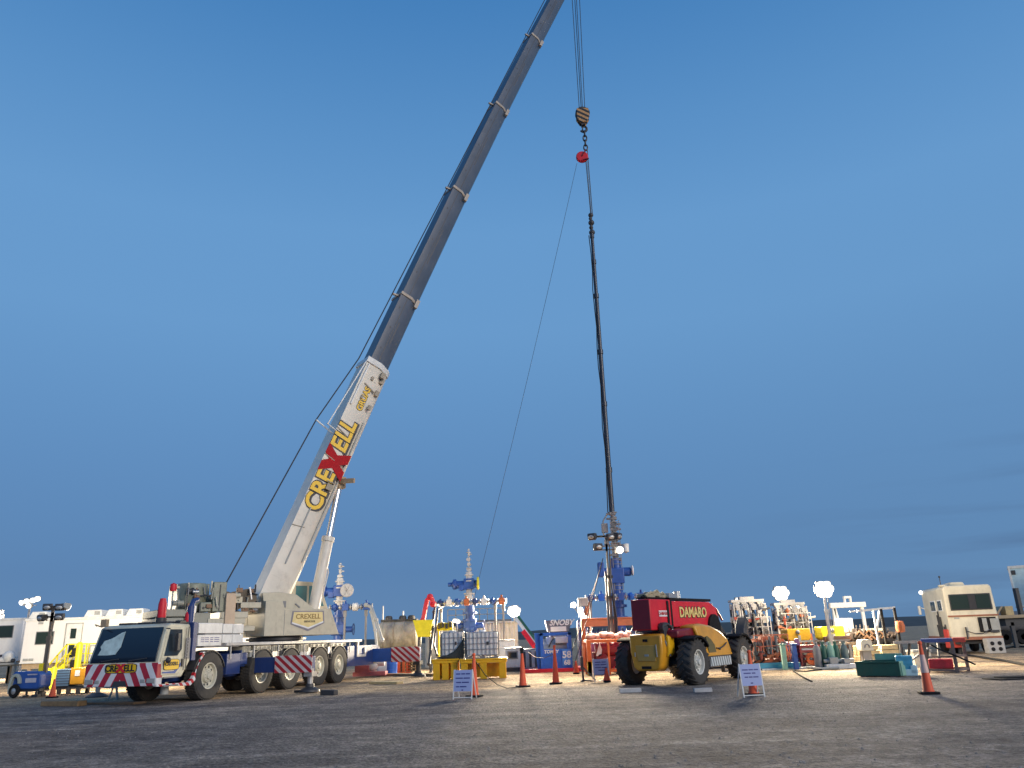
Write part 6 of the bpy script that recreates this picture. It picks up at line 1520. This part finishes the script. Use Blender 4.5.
# white gantry frame
Y = 46; x0, x1 = at(836.5, 640, Y).x, at(869, 640, Y).x; W_ = x1 - x0; h = ztop(x0, Y, 603)
t = thing('lifting_gantry', 'white portal gantry with braced left leg against the sky', 'gantry', (x0, Y, 0))
d = MB(); d.span((-.1, -.15, h - .28), (W_ + .1, .15, h)); d.build('beam', WHITE, t, bevel=.02)
d = MB(); d.span((W_ * .42, -.1, h), (W_ * .46, .1, h + .22)); d.span((W_ * .60, -.1, h), (W_ * .64, .1, h + .22)); d.span((W_ * .42, -.12, h + .22), (W_ * .64, .12, h + .34)); d.build('top_frame', WHITE, t)
for pts in (((.1, 0, 0), (.1, 0, h - .2)), ((.55, 0, 0), (.15, 0, h - .3)), ((W_ - .1, 0, 0), (W_ - .1, 0, h - .2)), ((.3, .9, 0), (.12, .1, h - .3))):
    d = MB(); d.bar(pts[0], pts[1], .15); d.build('leg', WHITE, t)
d = MB()
for k in range(5): z = .6 + k * (h - 1.2) / 5; d.bar((.1, 0, z), (.5 - .07 * k, 0, z + .15), .05)
d.build('brace', WHITE, t)
# old engine unit / truck behind the awning
Y = 40; x0, x1 = at(848, 640, Y).x, at(900, 640, Y).x; W_ = x1 - x0
t = thing('machinery_truck', 'brown dusty machinery truck with open engine gear under the thin awning', 'truck', (x0, Y, 0))
za = ztop(x0, Y, 652)
d = MB(); d.span((0, 0, .55), (W_, 1.6, .85)); d.build('chassis', mat('dust_brown', (.18, .13, .09), .7, dirt=.5), t, bevel=.02)
d = MB(); rr = random.Random(11)
for k in range(11):
    x = .3 + (W_ - .6) * k / 10; hgt = ztop(x0, Y, 628 + 6 * rr.random() + (0 if k < 6 else 5)) - .85
    d.box((x, .5 + .5 * rr.random(), .85 + hgt / 2), (W_ / 11 * (.45 + .45 * rr.random()), .6, hgt * (.6 + .4 * rr.random()))); d.cyl((x, .1, .85 + hgt * .5), (x, .5, .85 + hgt * .5), .12 + .1 * rr.random(), n=12); d.box((x + .1, .25, .9 + hgt * .3), (.2, .3, .25)); d.bar((x - .1, .3, .85), (x - .05, .3, 1.0 + hgt), .05)
    d.cyl((x, .2, .9), (x + .25, .1, .85 + hgt * .9), .07, n=8)
d.build('engine', mat('engine_brown', (.07, .05, .04), .6, dirt=.4, var=.5), t, bevel=.02)
for k in range(7):
    q = V((.4 + (W_ - .8) * rr.random(), .1, .95 + .3 * rr.random())); d = MB(); d.tube([q, q + V((.1, -.1, .15)), q + V((.3, -.1, -.05))], .05, 6); d.build('rusty_pipe', FITM, t)
d = MB(); d.span((.1, 1.0, 1.3), (W_ * .32, 1.6, ztop(x0, Y, 618))); d.build('housing', WHT2, t, bevel=.04)
d = MB(); d.span((W_ * .42, .1, ztop(x0, Y, 632)), (W_ * .78, 1.3, ztop(x0, Y, 629.5))); d.build('hood', RVCREAM, t, bevel=.02)
for x in (.7, W_ * .6, W_ - .6):
    d = MB(); d.lathe([(.2, -.18), (.46, -.18), (.5, 0), (.46, .18), (.2, .18)], (x, -.1, .5), 'y', 22); d.cyl((x, -.25, .5), (x, .0, .5), .22); d.build('wheel', BLACK, t)
# pale timber beams and white outlet box in front of it
for px0, px1, py, h, dep, lab in ((857, 878, 664, .55, .7, 'pale sunlit timber stack left half, behind the green skip'), (880, 898, 663, .5, .6, 'pale timber stack right of its neighbour, behind the green skip')):
    p0, p1 = at(px0, 650, 35), at(px1, 650, 35); t = thing('timber_stack', lab, 'timber', ((p0.x + p1.x) / 2, 35, 0), 0, 'pale timber stacks'); L = p1.x - p0.x
    for k in range(4):
        for j in range(2): d = MB(); d.box((0, j * dep * .5, .1 + k * .2), (L * (1 - .03 * k), dep * .45, .18)); d.build('beam', PINEW, t, bevel=.012)
Y = 34.2; x0, x1 = at(862.5, 650, Y).x, at(873, 650, Y).x; z0, z1 = ztop(x0, Y, 651), ztop(x0, Y, 641); W_ = x1 - x0
t = thing('outlet_box', 'pale metal box with arched handle standing above the green skip', 'box', (x0, Y, 0))
d = MB(); d.prism([(-.04, z0), (W_ + .04, z0), (W_, z1), (W_ * .9, z1 + .05), (.1 * W_, z1 + .05), (0, z1)], 'y', 0, .5); d.build('body', mat('box_cream', (.58, .55, .45), .5, dirt=.2), t, bevel=.015)
d = MB(); d.tube([(W_ / 2 + .1 * math.cos(q), -.02, z0 + .12 + .14 * math.sin(q)) for q in [R(30 * k) for k in range(7)]], .018, 6); d.span((W_ * .1, .1, 0), (W_ * .9, .4, z0)); d.build('handle', MIDG, t)
# thin awning frame
Y = 36; pa, pb = at(857, 611, Y), at(895, 607.5, Y); t = thing('awning_frame', 'thin white awning bar on two black posts, over the brown machinery', 'awning', (pa.x, Y, 0))
L = pb.x - pa.x
d = MB(); d.bar((0, 0, pa.z), (L, 0, pb.z), .09); d.bar((0, .8, pa.z), (L, .8, pb.z), .07); d.bar((L * .42, 0, pa.z - .9), (L * .6, 0, pa.z + .05), .07); d.bar((L * .42, 0, 0), (L * .42, 0, pa.z), .07); d.build('bar', WHITE, t)
for q, zq in ((.62, .6), (.97, 1.0)):
    d = MB(); d.bar((L * q, 0, 0), (L * q - .0, 0, pa.z + (pb.z - pa.z) * q), .10); d.build('post', BLACK, t)
d = MB(); d.lathe([(.001, -.25), (.17, -.22), (.2, 0), (.16, .22), (.001, .25)], (L * .97 + .1, -.05, 1.5), 'z', 14); d.build('bucket', RUST, t)
# green skip
p = G(857.5, 677); W_ = 1.32; h = ztop(p.x, p.y, 662)
t = thing('open_skip', 'low dark green open steel bin on gravel with pale right end', 'bin', (p.x, p.y, 0), R(-36))
dep = 1.0
d = MB(); d.span((0, 0, .03), (W_, .05, h)); d.span((0, dep - .05, .03), (W_, dep, h * 1.05)); d.span((0, .05, .03), (.05, dep - .05, h)); d.span((.05, .05, .03), (W_ - .05, dep - .05, .08)); d.span((-.02, -.02, h - .05), (W_ + .02, .0, h + .01)); d.build('shell', GREEN, t, bevel=.008)
d = MB(); d.span((W_ - .05, .02, .03), (W_ + .02, dep, h)); d.prism([(.06, .03), (.06, h * .9), (.9, .25), (.9, .03)], 'x', W_ + .02, W_ + .06); d.build('end_plate', PALEG, t, bevel=.008)
d = MB(); d.span((.1, 0, 0), (.3, dep, .03)); d.span((W_ - .3, 0, 0), (W_ - .1, dep, .03)); d.build('skid', DARK, t)
d = MB(); d.prism([(W_ * .3, .1), (W_ * .3, h + .22), (W_ * .95, h + .22), (W_ * .95, .1)], 'y', dep + .02, dep + .06); d.build('lit_back_wall', PALEG, t)  # lit inside of the back wall, its light put into a paler green
# blue tote box
p = G(911, 676); t = thing('blue_bin', 'small sky blue tub with white base beside the green bin', 'tub', (p.x, p.y + .3, 0), R(-24)); h = ztop(p.x, p.y + .3, 655)
d = MB(); d.box((0, 0, h * .62), (.46, .42, h * .70), taper=1.12); d.build('tub', mat('sky_tub', (.09, .38, .58), .4, dirt=.1, var=.35, scale=5), t, bevel=.03)
d = MB(); d.box((.02, 0, .1), (.62, .5, .2)); d.box((.25, -.1, h * .3), (.2, .3, .25)); d.box((-.45, .0, .06), (.5, .35, .1)); d.build('base', PALEB, t, bevel=.02)
# steel table frame with blue and red top
p = G(949, 672.5); x0, x1 = at(929, 668, p.y).x, at(968, 668, p.y).x; W_ = x1 - x0; h = ztop(p.x, p.y, 638.5)
t = thing('steel_bench', 'rusty steel bench frame with blue and red top and a red tray', 'bench', (x0, p.y + .25, 0), R(-27))
for (x, y) in ((.06, .05), (W_ * .72, .0), (.06, .95), (W_ - .02, .85)):
    d = MB(); d.bar((x, y, 0), (x, y, h - .08), .11); d.build('leg', mat('bench_steel', (.16, .12, .11), .6, dirt=.4) if 'bench_steel' not in bpy.data.materials else bpy.data.materials['bench_steel'], t)
d = MB(); d.span((0, 0, h - .12), (W_ * .74, 1.0, h)); d.build('blue_top', mat('bench_blue', (.07, .10, .28), .5, dirt=.25), t, bevel=.01)
d = MB(); d.span((W_ * .745, 0, h - .13), (W_ + .05, .95, h + .01)); d.build('red_top', mat('bench_red', (.60, .08, .05), .5, dirt=.2), t, bevel=.01)
d = MB(); d.bar((.06, .0, .1), (W_ * .72, 0, .06), .07); d.bar((W_ * .72, 0, .08), (W_, .85, .08), .07); d.bar((.06, .95, .1), (W_, .9, .1), .07); d.bar((.06, .05, .5), (W_ * .72, .02, .5), .05); d.bar((W_ * .72, 0, .55), (W_, .85, .5), .07); d.build('rail', bpy.data.materials['bench_steel'], t)
d = MB(); d.span((.12, .15, .12), (W_ * .66, .8, .42)); d.build('red_tray', mat('tray_red', (.60, .03, .05), .45, dirt=.25, var=.35, scale=5), t, bevel=.02)
d = MB(); d.tube([(.3, -.1, .9), (W_ * .4, -.12, .75), (W_ * .8, -.1, .5), (W_ + .2, -.2, .25)], .03, 6); d.build('cable', BLACK, t)
# black fence-like stand between
p = at(915, 650, 31); t = thing('pipe_trestle', 'black pipe trestle with crossed legs behind the tall collared cone', 'trestle', (p.x, 31, 0))
for k, x in enumerate((-.6, -.25, .1, .45, .8)):
    d = MB(); d.bar((x, .3 * (k % 2), 0), (x + .15, .1, .95), .07); d.build('leg', DARK, t)
d = MB(); d.bar((-.7, .1, .95), (1.0, .1, .95), .1); d.bar((-.5, .1, .1), (.7, .1, .8), .06); d.build('rail', MIDG, t)
t = thing('crate', 'pale cream crate behind the collared cone, left of the steel bench', 'crate', (at(922, 655, 32).x, 32, 0))
d = MB(); d.span((-.3, 0, 0), (.35, .6, .62)); d.build('body', RVCREAM, t, bevel=.02); d = MB(); d.span((-.33, -.03, .56), (.38, .63, .64)); d.build('lid', GREYP, t)

# ------------------------------------------------------------------ camper on the right
p = G(951, 654.5); RY = p.y
t = thing('motorhome', 'old cream motorhome with wide dark rear window, lit from the left', 'motorhome', (at(951.5, 637, RY).x, RY, 0), R(-13)); x_ = t.location.x
zb, zt = ztop(x_, RY, 638.5), ztop(x_, RY, 586); L, W_ = 4.6, 2.42; Hh = zt - zb
d = MB(); d.prism([(0, zb), (W_, zb), (W_, zb + Hh * .42), (W_ - .05, zt - .1), (W_ - .15, zt), (.12, zt), (0, zt - .12)], 'y', 0, L); wall = d.build('wall', RVCREAM, t, bevel=.06)
d = MB(); d.span((.02, -.05, zb + Hh * .40), (W_ + .02, .0, zb + Hh * .43)); d.span((-.03, 0, zb - .02), (-.0, L, zb + .1)); d.span((.0, -.06, zb - .10), (W_, .1, zb + .06)); d.build('trim', mat('rust_trim', (.30, .12, .07), .6, dirt=.3), wall)
d = MB(); d.span((.22, -.035, zb + Hh * .52), (W_ - .18, .01, zb + Hh * .83)); f = d.build('rear_window', DARK, t, bevel=.04)
for a, b_ in ((.28, 1.14), (1.50, W_ - .25)):
    d = MB(); d.span((a, -.05, zb + Hh * .545), (b_, -.036, zb + Hh * .81)); d.build('pane', TINT, f)
d = MB(); d.span((1.15, -.052, zb + Hh * .53), (1.49, -.037, zb + Hh * .82)); d.build('mullion', mat('mullion', (.03, .03, .035), .5), f)
d = MB(); d.span((1.42, -.04, zb + Hh * .10), (W_ - .15, .01, zb + Hh * .38)); e = d.build('open_hatch', BLACK, t)
d = MB(); d.span((1.60, -.07, zb + Hh * .12), (1.82, -.04, zb + Hh * .36)); d.span((1.98, -.07, zb + Hh * .12), (2.4, -.04, zb + Hh * .35)); d.build('hatch_gear', GREYP, e, bevel=.01)
d = MB(); d.span((.30, -.02, zb + Hh * .36), (.55, .0, zb + Hh * .39)); d.build('rear_badge', GREYP, t)
d = MB(); d.tube([(.75, -.08, zb + .35), (1.1, -.1, zb + .22), (1.5, -.1, zb + .2), (1.95, -.09, zb + .42)], .025, 6); d.box((2.1, -.08, zb + .3), (.4, .1, .12)); d.bar((.75, -.06, zb - .05), (.75, -.06, zb + .55), .06); d.build('hook_bar', DARK, t)
for y0, y1 in ((1.9, 2.9), (.6, 1.4)):
    d = MB(); d.span((-.03, y0, zb + Hh * .52), (.01, y1, zb + Hh * .74)); f = d.build('side_window', LETTERW, t)
    d = MB(); d.span((-.045, y0 + .08, zb + Hh * .54), (-.03, (y0 + y1) / 2 - .04, zb + Hh * .72)); d.span((-.045, (y0 + y1) / 2 + .04, zb + Hh * .54), (-.03, y1 - .08, zb + Hh * .72)); d.build('pane', TINT, f)
d = MB()
for k, (y, a) in enumerate(((1.2, .55), (1.5, .7), (1.75, .6), (2.0, .35), (.75, .3), (.5, .35))): d.bar((-.04, y, zb + .05), (-.05, y + .1, zb + Hh * a * .75), .06)
d.build('side_mark', DARK, t)
d = MB(); d.bar((-.05, L - .6, zt - 1.1), (-.3, L - .5, zt - 1.0), .05); d.span((-.42, L - .6, zt - 1.4), (-.3, L - .35, zt - .9)); d.build('mirror', WHITE, t, bevel=.03)
d = MB(); d.prism([(.6, zt), (1.5, zt), (1.4, zt + .22), (.75, zt + .22)], 'y', 1.2, 2.4); d.span((-.02, .3, zt - .02), (.3, .7, zt + .08)); d.build('roof_unit', RVCREAM, t, bevel=.04)
d = MB(); d.bar((.1, .5, zt), (.1, .5, zt + .5), .03); d.ball((.1, .5, zt + .5), .06, 8); d.build('aerial', DARK, t)
o = MB(); o.ball((-.05, L - .2, zt - .15), .12, 10); o.build('marker_lamp', LAMPS, t)
for x in (.45, W_ - .45):
    for y in (1.3, L - 1.1):
        d = MB(); d.lathe([(.2, -.14), (.42, -.15), (.46, 0), (.42, .15), (.2, .14)], (x, y, .46), 'x', 22); d.cyl((x - .1, y, .46), (x + .1, y, .46), .22); d.build('wheel', BLACK, t)
d = MB(); d.span((.2, .2, zb - .3), (W_ - .2, L - .2, zb)); d.build('chassis', DARK, t)
t2 = thing('concrete_block', 'pale block with round holes under rear of the motorhome', 'block', (x_ + 1.75, RY - .9, 0))
d = MB(); d.span((-.45, 0, 0), (.45, .4, .75)); d.build('body', CONC, t2, bevel=.04)
for (x, z) in ((-.2, .5), (.18, .5), (-.2, .22), (.18, .22)): 
    d = MB(); d.cyl((x, -.02, z), (x, .05, z), .10, n=14); d.build('hole', BLACK, t2)
x = at(957, 640, 44).x; t = thing('red_reel', 'red reel box at the left foot of the motorhome', 'reel', (x, 44, 0)); h = ztop(x, 44, 629)
d = MB(); d.span((-.4, 0, h - .95), (.35, .5, h)); d.build('body', mat('reel_red', (.55, .06, .04), .5, dirt=.3), t, bevel=.04); d = MB(); d.cyl((.1, -.05, h - .35), (.1, .0, h - .35), .25, n=18); d.span((-.3, .1, 0), (-.2, .4, h - .95)); d.span((.15, .1, 0), (.25, .4, h - .95)); d.build('reel', DARK, t)
# tanker and flat truck at the right edge
Y = 58; x0, x1 = at(986, 640, Y).x, at(1040, 640, Y).x; L = x1 - x0; zc = ztop(x0, Y, 624); r = .8
t = thing('tanker_trailer', 'dark grey tanker trailer behind the motorhome at the right edge', 'tanker', (x0, Y, 0))
d = MB(); d.lathe([(.001, 0), (r * .8, .04), (r, .3), (r, L), (.001, L)], (0, 0, zc), 'x', 26); d.build('barrel', mat('tanker_grey', (.16, .15, .15), .5, dirt=.3), t)
d = MB(); d.span((0, -.7, zc - 1.3), (L, .7, zc - .8)); d.tube([(.2 + .35 * math.cos(q), -.1, zc + r - .1 + .45 * math.sin(q)) for q in [R(20 * k) for k in range(10)]], .05, 6); d.build('frame', DARK, t)
for x in (1.0, 2.2, 3.4):
    d = MB(); d.lathe([(.2, -.2), (.48, -.2), (.5, 0), (.48, .2), (.2, .2)], (x, -.6, .5), 'y', 20); d.cyl((x, -.7, .5), (x, -.5, .5), .22); d.build('wheel', BLACK, t)
Y = 50; x0 = at(998, 640, Y).x; za = ztop(x0, Y, 616)
t = thing('flat_trailer', 'tan tray of a flat trailer poking in from the right edge', 'trailer', (x0, Y, 0)); 
d = MB(); d.prism([(0, za - .1), (.6, za + .55), (.75, za + .55), (.3, za + .02), (6, za + .02), (6, za - .12), (.1, za - .18)], 'y', 0, 2.4); d.build('tray', TAN, t, bevel=.02)
d = MB(); d.span((1.0, .3, za + .02), (1.5, .9, za + .55)); d.build('box', PINEW, t, bevel=.02)
d = MB(); d.span((.8, .2, za - .6), (6, 2.2, za - .15)); d.bar((1.2, .3, 0), (1.2, .3, za - .4), .2); d.span((1.9, .3, za + .0), (2.1, .6, za + 1.6)); d.build('underframe', DARK, t)
for x in (2.4, 3.7):
    d = MB(); d.lathe([(.2, -.2), (.48, -.2), (.5, 0), (.48, .2), (.2, .2)], (x, .2, .5), 'y', 20); d.cyl((x, .1, .5), (x, .3, .5), .22); d.build('wheel', BLACK, t)
Y = 51; xq = at(1015.5, 585, Y).x; z0, z1 = za + .1 + .35, ztop(xq, Y, 566)
t = thing('light_box_container', 'tall pale blue container end rising above the tan trailer tray', 'container', (at(1017, 600, Y).x - .1, Y, z0), R(-30))
d = MB(); d.span((0, 0, 0), (2.4, 1.8, z1 - z0)); d.build('wall', PALEB, t, bevel=.02)
d = MB(); d.span((-.04, -.04, z1 - z0 - .16), (2.44, 1.84, z1 - z0)); d.span((-.04, -.05, 0), (.08, .08, z1 - z0 - .16)); d.span((-.04, -.04, 0), (2.44, 1.84, .12)); d.build('corner_frame', WHITE, t, bevel=.01)
d = MB(); d.span((.10, -.06, z1 - z0 - .55), (.32, -.05, z1 - z0 - .28)); d.build('corner_hole', DARK, t)
# hoses and ropes on the ground
def ground_line(name, label, cat, pts, r, m, group=None, z=None):
    q = []
    for (px, py) in pts: g_ = G(px, py); q.append((g_.x, g_.y, r))
    d = MB(); fine = []
    for i in range(len(q) - 1):
        for k in range(6): fine.append(V(q[i]).lerp(V(q[i + 1]), k / 6) + V((0, .03 * math.sin(i * 6 + k), 0)))
    fine.append(V(q[-1])); d.tube(fine, r, 6); return tag(d.build(name, m), label, cat, group)
ground_line('ground_hose', 'black hose running from the motorhome across bright sand to the right edge', 'hose', [(962, 655), (985, 659), (1005, 662), (1030, 667)], .05, BLACK, 'hoses on the sand')
ground_line('ground_hose', 'dark cable lying right of the motorhome rear on the sand', 'hose', [(1003, 650), (1015, 647), (1035, 648)], .05, BLACK, 'hoses on the sand')
ground_line('ground_hose', 'thin dark cable curling from gas bottles toward notice stand', 'hose', [(822, 670), (805, 672), (793, 671), (800, 676), (812, 682)], .025, BLACK, 'hoses on the sand')
ground_line('ground_hose', 'pale hose on the sand below mauve power pack', 'hose', [(806, 668.5), (822, 670), (838, 669), (850, 668)], .05, GREYP, 'hoses on the sand')
ground_line('ground_hose', 'black hose under the telescopic handler toward the manifold skid', 'hose', [(700, 670), (722, 668), (748, 668)], .04, BLACK, 'hoses on the sand')
d = MB(); p = G(1012, 679); d.box((0, 0, .02), (1.3, .8, .03)); d.box((.1, .1, .05), (.8, .5, .03)); tag(d.build('rubber_mat', BLACK, loc=(p.x, p.y, 0), rz=.1, bevel=.01), 'black rubber mat lying on the gravel by the right edge', 'mat')
d = MB(); a, b_ = G(474.5, 697), G(523, 687); a.z = 1.05; b_.z = .04; d.tube([a, a.lerp(b_, .18) + V((.05, 0, -.32)), a.lerp(b_, .4) + V((.06, 0, -.42)), a.lerp(b_, .62) + V((.02, 0, -.36)), a.lerp(b_, .8) - V((0, 0, .2)), b_], .014, 5)
tag(d.build('rope', BLACK), 'thin dark cord hanging from the cone behind the tilted notice down to the ground', 'cord', 'cords strung between cones')
d = MB(); a = G(556, 684); a.z = 1.0; b_ = at(528, 652, 40); d.tube([a, a.lerp(b_, .33) - V((0, 0, .18)), a.lerp(b_, .66) - V((0, 0, .2)), b_], .014, 5)
tag(d.build('rope', BLACK), 'thin dark cord from slim cone across the front of the blue skid', 'cord', 'cords strung between cones')


# ------------------------------------------------------------------ render settings
SC.view_settings.view_transform = 'Standard'; SC.view_settings.look = 'None'; SC.view_settings.exposure = 0; SC.view_settings.gamma = 1
SC.view_settings.use_curve_mapping = False
SC.render.engine = 'CYCLES'
SC.cycles.use_denoising = True
SC.cycles.max_bounces = 5; SC.cycles.sample_clamp_indirect = 3.0; SC.cycles.caustics_reflective = False; SC.cycles.caustics_refractive = False
